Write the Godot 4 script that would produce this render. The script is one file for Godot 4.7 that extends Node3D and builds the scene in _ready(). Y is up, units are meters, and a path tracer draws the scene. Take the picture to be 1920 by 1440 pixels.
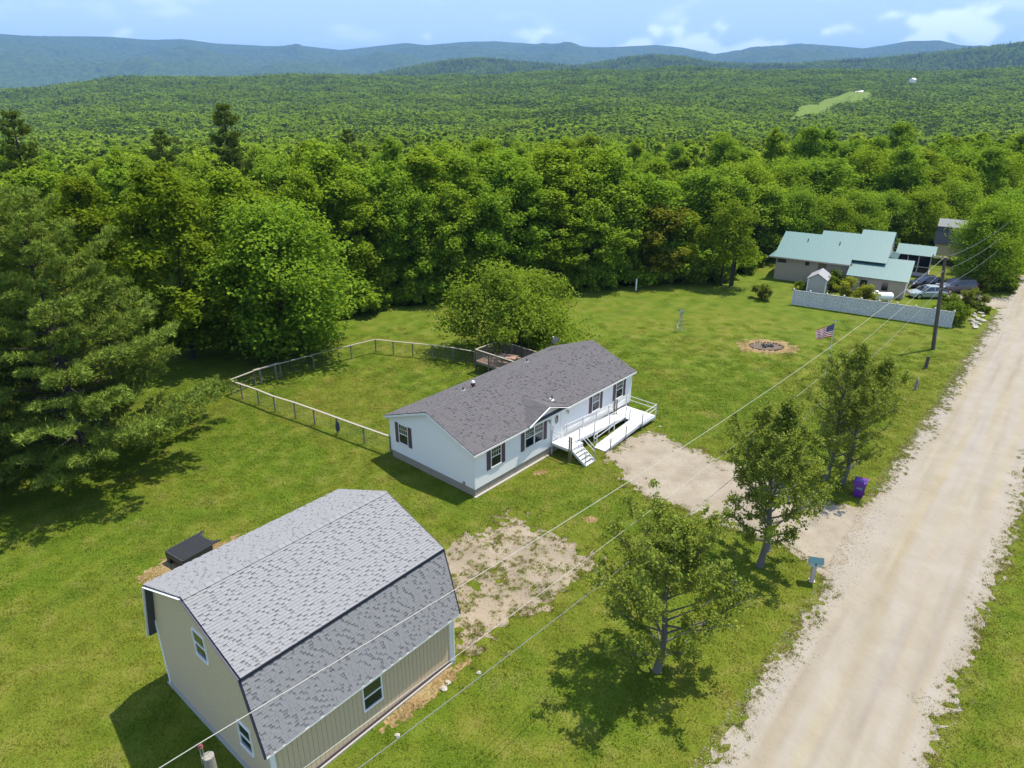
extends Node3D
# An aerial view of a white ranch house and a gambrel garage on a lawn beside a gravel road, woods and mountains behind.
# World: camera at (0, 24, 0) looking along -z; the lawn is y = 0; metres.

const CAM_HEIGHT := 24.0
var M := {}
var R := RandomNumberGenerator.new()
var taken := {}
var noise_a := FastNoiseLite.new()
var noise_b := FastNoiseLite.new()
var noise_c := FastNoiseLite.new()


class MB:
	var v := PackedVector3Array()
	var c := PackedColorArray()
	var uv := PackedVector2Array()
	var col := Color.WHITE
	var use_c := false

	func tri(a: Vector3, b: Vector3, d: Vector3) -> void:
		v.append(a)
		v.append(b)
		v.append(d)
		if use_c:
			c.append(col)
			c.append(col)
			c.append(col)

	func quad(a: Vector3, b: Vector3, d: Vector3, e: Vector3) -> void:
		tri(a, b, d)
		tri(a, d, e)

	# a quad whose front looks along out
	func face(a: Vector3, b: Vector3, d: Vector3, e: Vector3, out: Vector3) -> void:
		if (d - a).cross(b - a).dot(out) >= 0.0:
			quad(a, b, d, e)
		else:
			quad(a, e, d, b)

	func box(t: Transform3D, s: Vector3) -> void:
		var h := s * 0.5
		var p := []
		for i in 8:
			p.append(t * Vector3(h.x if i & 1 else -h.x, h.y if i & 2 else -h.y, h.z if i & 4 else -h.z))
		var o := t.basis
		face(p[1], p[3], p[7], p[5], o.x)
		face(p[0], p[2], p[6], p[4], -o.x)
		face(p[2], p[3], p[7], p[6], o.y)
		face(p[0], p[1], p[5], p[4], -o.y)
		face(p[4], p[5], p[7], p[6], o.z)
		face(p[0], p[1], p[3], p[2], -o.z)

	func bx(a: Vector3, b: Vector3) -> void:
		box(Transform3D(Basis(), (a + b) * 0.5), (b - a).abs())

	# a straight bar of rectangular section
	func bar(a: Vector3, b: Vector3, w: float, h: float, up := Vector3.UP) -> void:
		var d := (b - a)
		var z := d.normalized()
		var x := up.cross(z)
		if x.length() < 0.01:
			x = Vector3.RIGHT.cross(z)
		x = x.normalized()
		box(Transform3D(Basis(x, z.cross(x), z), (a + b) * 0.5), Vector3(w, h, d.length()))

	func tube(a: Vector3, b: Vector3, ra: float, rb: float, n := 8, caps := true) -> void:
		var z := (b - a).normalized()
		var x := z.cross(Vector3.UP)
		if x.length() < 0.05:
			x = z.cross(Vector3.RIGHT)
		x = x.normalized()
		var y := z.cross(x)
		var p0 := Vector3()
		var q0 := Vector3()
		for i in n + 1:
			var t := TAU * i / n
			var d := x * cos(t) + y * sin(t)
			var p := a + d * ra
			var q := b + d * rb
			if i:
				face(p0, q0, q, p, d)
				if caps:
					if rb > 0.001:
						tri(b, q, q0)
					if ra > 0.001:
						tri(a, p0, p)
			p0 = p
			q0 = q

	func path(pts: PackedVector3Array, radii: PackedFloat32Array, n := 6) -> void:
		var rings := []
		for k in pts.size():
			var z := (pts[mini(k + 1, pts.size() - 1)] - pts[maxi(k - 1, 0)]).normalized()
			var x := z.cross(Vector3(0.31, 0.2, 0.93)).normalized()
			var y := z.cross(x)
			var ring := []
			for i in n:
				var t := TAU * i / n
				ring.append(pts[k] + (x * cos(t) + y * sin(t)) * radii[k])
			rings.append(ring)
		for k in pts.size() - 1:
			for i in n:
				var j := (i + 1) % n
				face(rings[k][i], rings[k + 1][i], rings[k + 1][j], rings[k][j], rings[k][i] - pts[k])

	# a polygon in x, y drawn out from z0 to z1, placed by t
	func prism(poly: PackedVector2Array, z0: float, z1: float, t := Transform3D()) -> void:
		var ids := Geometry2D.triangulate_polygon(poly)
		var mid := Vector2()
		for p in poly:
			mid += p / poly.size()
		for k in range(0, ids.size(), 3):
			var a := poly[ids[k]]
			var b := poly[ids[k + 1]]
			var d := poly[ids[k + 2]]
			for z in [z0, z1]:
				var pa: Vector3 = t * Vector3(a.x, a.y, z)
				var pb: Vector3 = t * Vector3(b.x, b.y, z)
				var pd: Vector3 = t * Vector3(d.x, d.y, z)
				var out: Vector3 = t.basis.z * (1.0 if (z == z1) == (z1 > z0) else -1.0)
				if (pd - pa).cross(pb - pa).dot(out) >= 0.0:
					tri(pa, pb, pd)
				else:
					tri(pa, pd, pb)
		for k in poly.size():
			var a := poly[k]
			var b := poly[(k + 1) % poly.size()]
			var n2 := Vector2(b.y - a.y, a.x - b.x)
			if Geometry2D.is_polygon_clockwise(poly):
				n2 = -n2
			face(t * Vector3(a.x, a.y, z0), t * Vector3(b.x, b.y, z0), t * Vector3(b.x, b.y, z1), t * Vector3(a.x, a.y, z1), t.basis * Vector3(n2.x, n2.y, 0))

	func mesh(smooth := false) -> ArrayMesh:
		if smooth:
			var st := SurfaceTool.new()
			st.begin(Mesh.PRIMITIVE_TRIANGLES)
			for i in v.size():
				st.set_smooth_group(0)
				if use_c:
					st.set_color(c[i])
				st.add_vertex(v[i])
			st.generate_normals()
			return st.commit()
		var a := []
		a.resize(Mesh.ARRAY_MAX)
		a[Mesh.ARRAY_VERTEX] = v
		if use_c:
			a[Mesh.ARRAY_COLOR] = c
		if uv.size() == v.size():
			a[Mesh.ARRAY_TEX_UV] = uv
		var m := ArrayMesh.new()
		m.add_surface_from_arrays(Mesh.PRIMITIVE_TRIANGLES, a)
		return m


func numbered(called: String) -> String:
	var n: int = taken.get(called, -1) + 1
	taken[called] = n
	return called if n == 0 else "%s_%03d" % [called, n]


func tag(o: Node3D, label: String, category: String, group := "", kind := "") -> Node3D:
	o.set_meta("label", label)
	o.set_meta("category", category)
	if group:
		o.set_meta("group", group)
	if kind:
		o.set_meta("kind", kind)
	return o


func thing(called: String, label: String, category: String, at := Vector3.ZERO, turn := 0.0, group := "") -> Node3D:
	var o := Node3D.new()
	o.name = numbered(called)
	add_child(o)
	o.position = at
	o.rotation.y = turn
	return tag(o, label, category, group)


func part(called: String, m, mat: Material, parent: Node3D, kind := "", smooth := false) -> MeshInstance3D:
	var o := MeshInstance3D.new()
	o.name = called
	o.mesh = m.mesh(smooth) if m is MB else m
	o.material_override = mat
	parent.add_child(o, true)
	if kind:
		o.set_meta("kind", kind)
	return o


func structure(called: String, m, mat: Material, label: String, category: String) -> MeshInstance3D:
	var o := part(numbered(called), m, mat, self, "structure")
	o.set_meta("label", label)
	o.set_meta("category", category)
	return o


func lin(r: float, g: float, b: float) -> Color:
	return Color(r, g, b).linear_to_srgb()


func pm(called: String, r: float, g: float, b: float, rough := 0.85, metal := 0.0, spec := 0.4) -> StandardMaterial3D:
	var m := StandardMaterial3D.new()
	m.resource_name = called
	m.albedo_color = lin(r, g, b)
	m.roughness = rough
	m.metallic = metal
	m.metallic_specular = spec
	M[called] = m
	return m


func noise_texture(seed_: int, freq: float, ramp: Array, size := 512, octaves := 5, kind := FastNoiseLite.TYPE_SIMPLEX_SMOOTH, gain := 0.55) -> NoiseTexture2D:
	var f := FastNoiseLite.new()
	f.seed = seed_
	f.noise_type = kind
	f.frequency = freq
	f.fractal_octaves = octaves
	f.fractal_gain = gain
	var t := NoiseTexture2D.new()
	t.width = size
	t.height = size
	t.seamless = true
	t.noise = f
	if ramp:
		var g := Gradient.new()
		var o := PackedFloat32Array()
		var c := PackedColorArray()
		for k in ramp:
			o.append(k[0])
			c.append(lin(k[1], k[2], k[3]))
		g.offsets = o
		g.colors = c
		t.color_ramp = g
	return t


func world_mapped(m: StandardMaterial3D, t: Texture2D, metres: float, colored := false) -> StandardMaterial3D:
	m.albedo_texture = t
	m.uv1_triplanar = true
	m.uv1_world_triplanar = true
	m.uv1_scale = Vector3.ONE / metres
	m.vertex_color_use_as_albedo = colored
	return m


func detail_mapped(m: StandardMaterial3D, t: Texture2D, metres: float) -> void:
	m.detail_enabled = true
	m.detail_albedo = t
	m.detail_blend_mode = BaseMaterial3D.BLEND_MODE_MUL
	m.detail_uv_layer = BaseMaterial3D.DETAIL_UV_2
	m.uv2_triplanar = true
	m.uv2_world_triplanar = true
	m.uv2_scale = Vector3.ONE / metres


func relief(m: StandardMaterial3D, t: Texture2D, cm: float) -> void:
	m.heightmap_enabled = true
	m.heightmap_texture = t
	m.heightmap_scale = cm


func table(t: Array, x: float) -> float:
	if x <= t[0][0]:
		return t[0][1]
	for k in range(1, t.size()):
		if x <= t[k][0]:
			var a: Array = t[k - 1]
			var b: Array = t[k]
			return lerpf(a[1], b[1], (x - a[0]) / (b[0] - a[0]))
	return t[-1][1]


func smooth01(a: float, b: float, x: float) -> float:
	return smoothstep(a, b, x)


func rr(a: float, b: float) -> float:
	return R.randf_range(a, b)


func unit() -> Vector3:
	var z := R.randf_range(-1, 1)
	var t := R.randf() * TAU
	var s := sqrt(1 - z * z)
	return Vector3(s * cos(t), z, s * sin(t))


func _ready() -> void:
	# camera, sky, sun, exposure
	var cam := Camera3D.new()
	cam.name = "camera"
	cam.position = Vector3(0, CAM_HEIGHT, 0)
	cam.basis = Basis(Vector3.RIGHT, -0.4048) * Basis(Vector3.BACK, 0.002)
	cam.fov = 57.1
	cam.near = 0.3
	cam.far = 20000.0
	add_child(cam)
	cam.current = true
	var env := Environment.new()
	env.tonemap_mode = Environment.TONE_MAPPER_LINEAR
	env.tonemap_exposure = 1.68
	env.background_mode = Environment.BG_SKY
	env.sky = Sky.new()
	env.sky.sky_material = make_sky()
	env.sky_rotation = Vector3(0, 0.29, 0)
	env.fog_enabled = true
	env.fog_density = 0.000072
	env.fog_light_color = Color(0.56, 0.745, 1.0)
	env.sdfgi_enabled = true
	env.ssao_enabled = true
	env.ssil_enabled = true
	var we := WorldEnvironment.new()
	we.name = "environment"
	we.environment = env
	add_child(we)
	var sun := DirectionalLight3D.new()
	sun.name = "sun"
	sun.light_color = Color(1.0, 0.965, 0.9)
	sun.light_energy = 1.4
	sun.light_angular_distance = 0.55
	sun.shadow_enabled = true
	add_child(sun)
	sun.look_at_from_position(Vector3.ZERO, -Vector3(0.325, 0.93, -0.173), Vector3.UP)
	R.seed = 20240611
	noise_a.seed = 11
	noise_a.frequency = 1.0
	noise_a.fractal_octaves = 3
	noise_b.seed = 12
	noise_b.frequency = 1.0
	noise_b.fractal_octaves = 4
	noise_c.seed = 13
	noise_c.frequency = 1.0
	noise_c.fractal_octaves = 1
	var clock := Time.get_ticks_msec()
	make_materials()
	make_land()
	make_surfaces()
	print("land ", Time.get_ticks_msec() - clock)
	make_house()
	make_ramp()
	make_deck()
	make_garage()
	make_neighbour()
	make_fences()
	make_small_things()
	make_lines()
	print("built ", Time.get_ticks_msec() - clock)
	make_trees()
	print("trees ", Time.get_ticks_msec() - clock)
	make_forest()
	make_grass()
	print("done ", Time.get_ticks_msec() - clock)


func make_sky() -> ProceduralSkyMaterial:
	var s := ProceduralSkyMaterial.new()
	s.sky_top_color = Color(0.62, 0.725, 0.89)
	s.sky_horizon_color = Color(0.70, 0.825, 0.96)
	s.sky_curve = 0.14
	s.ground_bottom_color = Color(0.28, 0.33, 0.2)
	s.ground_horizon_color = Color(0.72, 0.8, 0.85)
	s.sun_angle_max = 4.0
	s.energy_multiplier = 0.9
	# clouds: low cumulus banks over the horizon and thin streaks above, all the way round
	var w := 2048
	var h := 1024
	var im := Image.create_empty(w, h, false, Image.FORMAT_RGBA8)
	im.fill(Color(1, 1, 1, 0))
	var f := FastNoiseLite.new()
	f.seed = 5
	f.frequency = 0.9
	f.fractal_octaves = 5
	var g := FastNoiseLite.new()
	g.seed = 8
	g.frequency = 0.5
	g.fractal_octaves = 4
	for y in range(360, 512):
		var el := 90.0 - (y + 0.5) * 180.0 / h
		for x in w:
			var az := (x + 0.5) / w * TAU
			# the circle keeps the pattern seamless; one unit is about four degrees
			var px := cos(az) * 14.0
			var pz := sin(az) * 14.0
			var bank := g.get_noise_3d(px * 0.3, 4.0, pz * 0.3) * 1.8 + 0.2
			var top := 1.7 + 1.3 * bank
			var puff := f.get_noise_3d(px, el * 0.5, pz)
			var a := smoothstep(-0.12, 0.22, puff * 1.1 + (top - el) * 0.34 + bank * 0.25 - 0.12) * smoothstep(-0.05, 0.4, bank) * smoothstep(6.5, 4.0, el)
			var thin := f.get_noise_3d(px * 0.5 + 40.0, el * 0.42, pz * 0.5)
			var b := smoothstep(0.05, 0.6, thin) * 0.4 * smoothstep(1.0, 4.0, el) * smoothstep(26.0, 8.0, el)
			var all := clampf(maxf(a * 0.85, b), 0.0, 1.0)
			if all > 0.01:
				im.set_pixel(x, y, Color(0.62, 0.6, 0.52, all))
	s.sky_cover = ImageTexture.create_from_image(im)
	s.sky_cover_modulate = Color(1, 1, 1, 1)
	return s


func make_materials() -> void:
	# lawn
	var m := pm("lawn", 1, 1, 1, 0.95, 0, 0.2)
	world_mapped(m, noise_texture(1, 0.014, [[0.2, 0.094, 0.124, 0.012], [0.42, 0.111, 0.14, 0.014], [0.6, 0.128, 0.149, 0.018], [0.85, 0.158, 0.16, 0.032]], 1024, 6), 31.0, true)
	detail_mapped(m, noise_texture(2, 0.035, [[0.2, 0.62, 0.65, 0.6], [0.5, 0.95, 0.96, 0.95], [0.8, 1.0, 1.0, 1.0]]), 2.3)
	relief(m, noise_texture(3, 0.06, []), 6.0)
	m = pm("forest_floor", 1, 1, 1, 0.95, 0, 0.1)
	world_mapped(m, noise_texture(4, 0.02, [[0.2, 0.055, 0.09, 0.012], [0.5, 0.085, 0.13, 0.015], [0.85, 0.12, 0.16, 0.022]]), 60.0, true)
	m = pm("field", 1, 1, 1, 0.95, 0, 0.1)
	world_mapped(m, noise_texture(4, 0.02, [[0.2, 0.1, 0.15, 0.025], [0.8, 0.15, 0.2, 0.04]]), 60.0)
	m = pm("mountain", 1, 1, 1, 0.95, 0, 0.1)
	world_mapped(m, noise_texture(6, 0.03, [[0.15, 0.014, 0.03, 0.008], [0.45, 0.04, 0.07, 0.01], [0.6, 0.065, 0.105, 0.014], [0.9, 0.1, 0.14, 0.02]], 512, 6, FastNoiseLite.TYPE_SIMPLEX_SMOOTH, 0.7), 900.0, true)
	# roads
	var grit := noise_texture(7, 0.08, [[0.25, 0.7, 0.69, 0.66], [0.5, 0.95, 0.94, 0.92], [0.75, 1, 1, 1]], 512, 4, FastNoiseLite.TYPE_SIMPLEX_SMOOTH, 0.7)
	m = pm("gravel", 1, 1, 1, 0.95, 0, 0.25)
	world_mapped(m, noise_texture(8, 0.02, [[0.2, 0.3, 0.268, 0.22], [0.5, 0.312, 0.28, 0.234], [0.8, 0.325, 0.296, 0.252]]), 23.0, true)
	detail_mapped(m, grit, 0.8)
	relief(m, noise_texture(9, 0.1, []), 2.5)
	m = pm("dirt", 0.85, 0.85, 0.85, 0.95, 0, 0.2)
	world_mapped(m, noise_texture(18, 0.03, [[0.2, 0.24, 0.18, 0.1], [0.5, 0.33, 0.27, 0.17], [0.8, 0.4, 0.34, 0.24]]), 3.0, true)
	detail_mapped(m, grit, 0.7)
	# paint, siding, roofs
	m = pm("white_siding", 0.84, 0.82, 0.79, 0.55)
	m = pm("white_trim", 0.82, 0.81, 0.78, 0.5)
	m = pm("skirting", 0.37, 0.32, 0.26, 0.85)
	world_mapped(m, noise_texture(20, 0.03, [[0.2, 0.8, 0.8, 0.78], [0.8, 1, 1, 1]]), 1.5)
	m = pm("concrete", 0.42, 0.4, 0.35, 0.9)
	world_mapped(m, noise_texture(21, 0.04, [[0.2, 0.7, 0.7, 0.68], [0.8, 1, 1, 1]]), 1.0)
	var grain := noise_texture(22, 0.2, [[0.2, 0.75, 0.75, 0.76], [0.5, 0.95, 0.95, 0.95], [0.8, 1, 1, 1]], 256, 3, FastNoiseLite.TYPE_SIMPLEX_SMOOTH, 0.8)
	m = pm("house_shingle", 0.125, 0.118, 0.122, 0.95, 0, 0.3)
	world_mapped(m, grain, 0.7, true)
	m = pm("garage_shingle", 0.255, 0.256, 0.262, 0.95, 0, 0.3)
	world_mapped(m, grain, 0.6, true)
	m = pm("roof_deck", 0.07, 0.068, 0.07, 0.9)
	pm("shutter", 0.115, 0.07, 0.085, 0.6)
	m = pm("upper_glass", 0.02, 0.028, 0.024, 0.04, 0, 0.95)
	m = pm("lower_glass", 0.008, 0.012, 0.02, 0.12, 0, 0.5)
	pm("interior_blind", 0.45, 0.46, 0.44, 0.7)
	pm("white_metal", 0.56, 0.565, 0.57, 0.5, 0.0, 0.5)
	pm("grey_metal", 0.36, 0.37, 0.37, 0.45, 0.6, 0.5)
	pm("dark_metal", 0.03, 0.032, 0.036, 0.45, 0.3, 0.5)
	m = pm("olive_wood", 0.2, 0.19, 0.1, 0.85)
	m = pm("weathered_wood", 0.25, 0.225, 0.18, 0.9)
	world_mapped(m, noise_texture(24, 0.05, [[0.2, 0.55, 0.55, 0.55], [0.8, 1, 1, 1]], 256, 4), 0.8)
	m = pm("rail_wood", 0.4, 0.36, 0.3, 0.85)
	world_mapped(m, noise_texture(24, 0.05, [[0.2, 0.6, 0.6, 0.58], [0.8, 1, 1, 1]], 256, 4), 0.8)
	pm("red_deck", 0.3, 0.19, 0.14, 0.85)
	m = pm("tan_siding", 0.64, 0.5, 0.315, 0.75)
	world_mapped(m, noise_texture(25, 0.05, [[0.2, 0.86, 0.86, 0.86], [0.8, 1, 1, 1]], 256, 4), 1.3)
	pm("garage_skirt", 0.1, 0.075, 0.085, 0.8)
	pm("flashing", 0.03, 0.032, 0.055, 0.5, 0.3)
	pm("soffit", 0.3, 0.27, 0.2, 0.8)
	m = pm("bed_liner", 0.03, 0.031, 0.036, 0.5, 0, 0.5)
	m = pm("pole_wood", 0.34, 0.31, 0.26, 0.9)
	world_mapped(m, noise_texture(26, 0.06, [[0.2, 0.5, 0.5, 0.5], [0.8, 1, 1, 1]], 256, 4), 0.6)
	m = pm("dark_pole_wood", 0.13, 0.105, 0.085, 0.9)
	world_mapped(m, noise_texture(26, 0.06, [[0.2, 0.5, 0.5, 0.5], [0.8, 1, 1, 1]], 256, 4), 0.6)
	pm("wire_pale", 0.5, 0.47, 0.4, 0.45, 0.4)
	pm("wire_grey", 0.2, 0.21, 0.22, 0.5, 0.3)
	pm("porcelain", 0.2, 0.06, 0.06, 0.2)
	# neighbour
	m = pm("teal_roof", 0.1, 0.192, 0.185, 0.42, 0.0, 0.5)
	world_mapped(m, noise_texture(27, 0.03, [[0.2, 0.86, 0.88, 0.88], [0.8, 1, 1, 1]], 256, 4), 3.0)
	m = pm("beige_siding", 0.4, 0.33, 0.25, 0.8)
	world_mapped(m, noise_texture(27, 0.03, [[0.2, 0.86, 0.86, 0.86], [0.8, 1, 1, 1]], 256, 4), 2.0)
	pm("pink_siding", 0.55, 0.47, 0.47, 0.8)
	m = pm("vinyl_fence", 0.64, 0.63, 0.62, 0.7)
	world_mapped(m, noise_texture(28, 0.05, [[0.25, 0.5, 0.5, 0.5], [0.45, 0.85, 0.85, 0.85], [0.7, 1, 1, 1]], 256, 5), 2.2)
	pm("shed_wall", 0.4, 0.39, 0.36, 0.8)
	pm("shed_roof", 0.28, 0.275, 0.29, 0.85)
	pm("dark_roof", 0.07, 0.075, 0.08, 0.8)
	pm("light_roof", 0.2, 0.21, 0.2, 0.8)
	pm("tank_white", 0.82, 0.82, 0.82, 0.3)
	m = pm("car_silver", 0.34, 0.4, 0.39, 0.25, 0.3, 0.5)
	m.clearcoat_enabled = true
	m.clearcoat = 0.8
	m.clearcoat_roughness = 0.08
	m = pm("car_dark", 0.09, 0.08, 0.085, 0.28, 0.4, 0.5)
	m.clearcoat_enabled = true
	m.clearcoat = 0.8
	m.clearcoat_roughness = 0.08
	m = pm("car_black", 0.015, 0.015, 0.02, 0.25, 0.2, 0.5)
	pm("car_glass", 0.012, 0.015, 0.03, 0.06, 0, 0.7)
	pm("tyre", 0.015, 0.015, 0.015, 0.85)
	pm("alloy", 0.5, 0.5, 0.5, 0.3, 0.8)
	pm("lamp_clear", 0.7, 0.7, 0.7, 0.1)
	pm("lamp_red", 0.35, 0.02, 0.02, 0.15)
	# small things
	pm("purple_plastic", 0.11, 0.018, 0.24, 0.38, 0, 0.55)
	pm("bin_label", 0.1, 0.3, 0.33, 0.6)
	pm("mailbox_roof", 0.02, 0.085, 0.11, 0.5)
	pm("mailbox_body", 0.42, 0.5, 0.47, 0.6)
	pm("pale_post", 0.5, 0.44, 0.37, 0.7)
	pm("stone", 0.24, 0.235, 0.23, 0.9)
	world_mapped(M.stone, noise_texture(30, 0.05, [[0.2, 0.5, 0.5, 0.5], [0.8, 1, 1, 1]], 256, 4), 0.5)
	pm("pale_stone", 0.48, 0.45, 0.38, 0.9)
	world_mapped(M.pale_stone, noise_texture(30, 0.05, [[0.2, 0.6, 0.6, 0.58], [0.8, 1, 1, 1]], 256, 4), 0.7)
	m = pm("ash", 0.035, 0.035, 0.038, 0.95)
	pm("burnt_soil", 0.17, 0.13, 0.1, 0.95)
	world_mapped(M.burnt_soil, noise_texture(32, 0.06, [[0.2, 0.35, 0.35, 0.36], [0.55, 0.8, 0.8, 0.8], [0.8, 1, 1, 1]], 256, 4), 1.6)
	pm("scarf_cloth", 0.05, 0.06, 0.09, 0.9)
	# plants
	plant("aspen_leaf", 0.7, 0.45)
	plant("broad_leaf", 0.75, 0.5)
	plant("pine_needle", 0.85, 0.25)
	plant("far_leaf", 0.9, 0.35)
	plant("grass_blade", 0.85, 0.25)
	m = pm("bark", 0.075, 0.062, 0.048, 0.95)
	world_mapped(m, noise_texture(31, 0.06, [[0.2, 0.45, 0.45, 0.45], [0.8, 1, 1, 1]], 256, 4), 0.7)
	m = pm("pale_bark", 0.2, 0.185, 0.155, 0.9)
	world_mapped(m, noise_texture(31, 0.06, [[0.2, 0.45, 0.45, 0.45], [0.8, 1, 1, 1]], 256, 4), 0.6)


func plant(called: String, rough: float, through: float) -> void:
	var m := pm(called, 1, 1, 1, rough, 0, 0.2)
	m.vertex_color_use_as_albedo = true
	m.cull_mode = BaseMaterial3D.CULL_DISABLED
	if through > 0:
		m.backlight_enabled = true
		m.backlight = lin(through * 2.0, through * 2.0, through * 1.0)


# ---------------------------------------------------------------- land
const FAR_CREST := [[-60, 2.3], [-45, 2.5], [-33.1, 2.66], [-31.5, 2.57], [-29.2, 2.6], [-27.3, 2.62], [-24.5, 2.5], [-22.9, 2.6], [-20.9, 2.41], [-17.5, 2.3], [-15.3, 2.36], [-12.4, 2.09], [-10.1, 2.35], [-7.8, 2.58], [-6.3, 2.45], [-3.6, 2.68], [-1.2, 2.72], [1.5, 2.55], [3.5, 2.58], [5.8, 2.33], [8.5, 2.39], [10.4, 2.45], [12.3, 2.3], [14.5, 1.88], [16.7, 2.13], [20.1, 2.49], [22.2, 2.33], [24.2, 2.11], [25.5, 2.28], [26.7, 2.48], [28.5, 2.5], [30.0, 2.17], [31.5, 1.99], [33.2, 1.8], [45, 2.0], [60, 2.2]]
const MID_CREST := [[-60, -0.9], [-16, -0.6], [-12.6, 0.08], [-11.0, 0.37], [-8.7, 0.81], [-6.3, 1.25], [-4.4, 1.54], [-2.4, 1.69], [-0.4, 1.48], [1.9, 1.31], [4.7, 1.13], [6.6, 1.41], [8.5, 1.73], [10.4, 1.86], [12.3, 1.75], [14.2, 1.39], [16.8, 1.24], [20.3, 1.23], [22.4, 1.41], [24.3, 1.46], [26.8, 1.66], [29.8, 1.96], [33.1, 2.31], [45, 3.0], [60, 2.5]]
const NEAR_CREST := [[-60, -0.6], [-40, -0.4], [-33.8, -0.27], [-32.1, -0.21], [-29.7, 0.04], [-27.2, 0.31], [-24.6, 0.45], [-21.2, 0.57], [-14.0, 0.61], [-6.4, 0.6], [0, 0.69], [5.5, 0.95], [13.1, 1.08], [20.4, 0.98], [23.8, 0.9], [28.5, 0.86], [33.4, 0.95], [45, 0.9], [60, 0.8]]
const RISE := [[200, -0.06], [250, 0.0], [400, 0.14], [600, 0.31], [1000, 0.55], [1500, 0.76], [2000, 0.93], [2300, 1.0]]
const EDGE := [[-60, 80], [-35, 80], [-20, 92], [0, 100], [12, 108], [20, 125], [30, 165], [40, 260], [60, 300]]


func azimuth(x: float, z: float) -> float:
	return rad_to_deg(atan2(x, -z))


func valley(az: float, d: float) -> float:
	var ang := lerpf(-5.0, table(NEAR_CREST, az), table(RISE, minf(d, 2300.0)))
	return CAM_HEIGHT + minf(d, 2300.0) * tan(deg_to_rad(ang)) - 13.0


func terrain(x: float, z: float) -> float:
	var d := sqrt(x * x + z * z)
	var az := azimuth(x, z)
	var e := table(EDGE, absf(az) if absf(az) > 60 else az)
	if d <= e:
		return 0.0
	var d2 := maxf(e + 160.0, 260.0)
	var h: float
	if d < d2:
		var t := (d - e) / (d2 - e)
		h = valley(az, d2) * t * (1.0 - 0.25 * (1.0 - t))
	else:
		h = valley(az, d)
	if d > 2300:
		h -= smoothstep(2300, 3100, d) * 110.0
	h += noise_a.get_noise_2d(x * 0.0035, z * 0.0035) * 10.0 * smoothstep(300, 900, d)
	return h * (1.0 - smoothstep(48.0, 75.0, absf(az)))


func polar_mesh(az0: float, az1: float, daz: float, rs: PackedFloat32Array, height: Callable, colour: Callable) -> ArrayMesh:
	var n := int(round((az1 - az0) / daz)) + 1
	var vs := PackedVector3Array()
	var cs := PackedColorArray()
	for r in rs:
		for i in n:
			var a := deg_to_rad(az0 + i * daz)
			var x: float = r * sin(a)
			var z: float = -r * cos(a)
			vs.append(Vector3(x, height.call(x, z), z))
			cs.append(colour.call(x, z))
	return grid_mesh(vs, cs, n, rs.size())


func grid_mesh(vs: PackedVector3Array, cs: PackedColorArray, nu: int, nv: int) -> ArrayMesh:
	var ids := PackedInt32Array()
	for j in nv - 1:
		for i in nu - 1:
			var a := j * nu + i
			ids.append_array(PackedInt32Array([a, a + nu, a + 1, a + 1, a + nu, a + nu + 1]))
	return indexed(vs, cs, ids, true)


func indexed(vs: PackedVector3Array, cs: PackedColorArray, ids: PackedInt32Array, smooth := false) -> ArrayMesh:
	var a := []
	a.resize(Mesh.ARRAY_MAX)
	a[Mesh.ARRAY_VERTEX] = vs
	if cs.size():
		a[Mesh.ARRAY_COLOR] = cs
	a[Mesh.ARRAY_INDEX] = ids
	if smooth:
		var ns := PackedVector3Array()
		ns.resize(vs.size())
		for k in range(0, ids.size(), 3):
			var n := (vs[ids[k + 2]] - vs[ids[k]]).cross(vs[ids[k + 1]] - vs[ids[k]])
			if n.y < 0:
				n = -n
				var q := ids[k + 1]
				ids[k + 1] = ids[k + 2]
				ids[k + 2] = q
			for j in 3:
				ns[ids[k + j]] += n
		for k in ns.size():
			ns[k] = ns[k].normalized()
		a[Mesh.ARRAY_NORMAL] = ns
		a[Mesh.ARRAY_INDEX] = ids
	var m := ArrayMesh.new()
	m.add_surface_from_arrays(Mesh.PRIMITIVE_TRIANGLES, a)
	return m


func hill_height(x: float, z: float) -> float:
	var d := sqrt(x * x + z * z)
	var az := azimuth(x, z)
	var top := CAM_HEIGHT + 4300.0 * tan(deg_to_rad(table(MID_CREST, az))) - 16.0
	var rough := noise_b.get_noise_2d(x * 0.0011, z * 0.0011)
	var t := (d - 4300.0) / (1150.0 if d < 4300.0 else 900.0)
	return lerpf(-95.0, top, exp(-t * t * 1.6)) + rough * 34.0 * smoothstep(0.0, 0.6, absf(t))


func mountain_height(x: float, z: float) -> float:
	var d := sqrt(x * x + z * z)
	var az := azimuth(x, z)
	var top := CAM_HEIGHT + 10800.0 * tan(deg_to_rad(table(FAR_CREST, az)))
	var spur := noise_b.get_noise_2d(x * 0.00055, z * 0.00055)
	var t := clampf((d - 5200.0) / 5600.0, 0.0, 1.0)
	var h := lerpf(-80.0, top, pow(t, 1.25))
	if d > 10800.0:
		h = top - (d - 10800.0) * 0.12
	h += (spur * 170.0 + noise_a.get_noise_2d(x * 0.004, z * 0.004) * 34.0) * smoothstep(0.03, 0.4, t) * (1.0 - 0.92 * smoothstep(0.8, 1.0, t))
	return h


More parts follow.
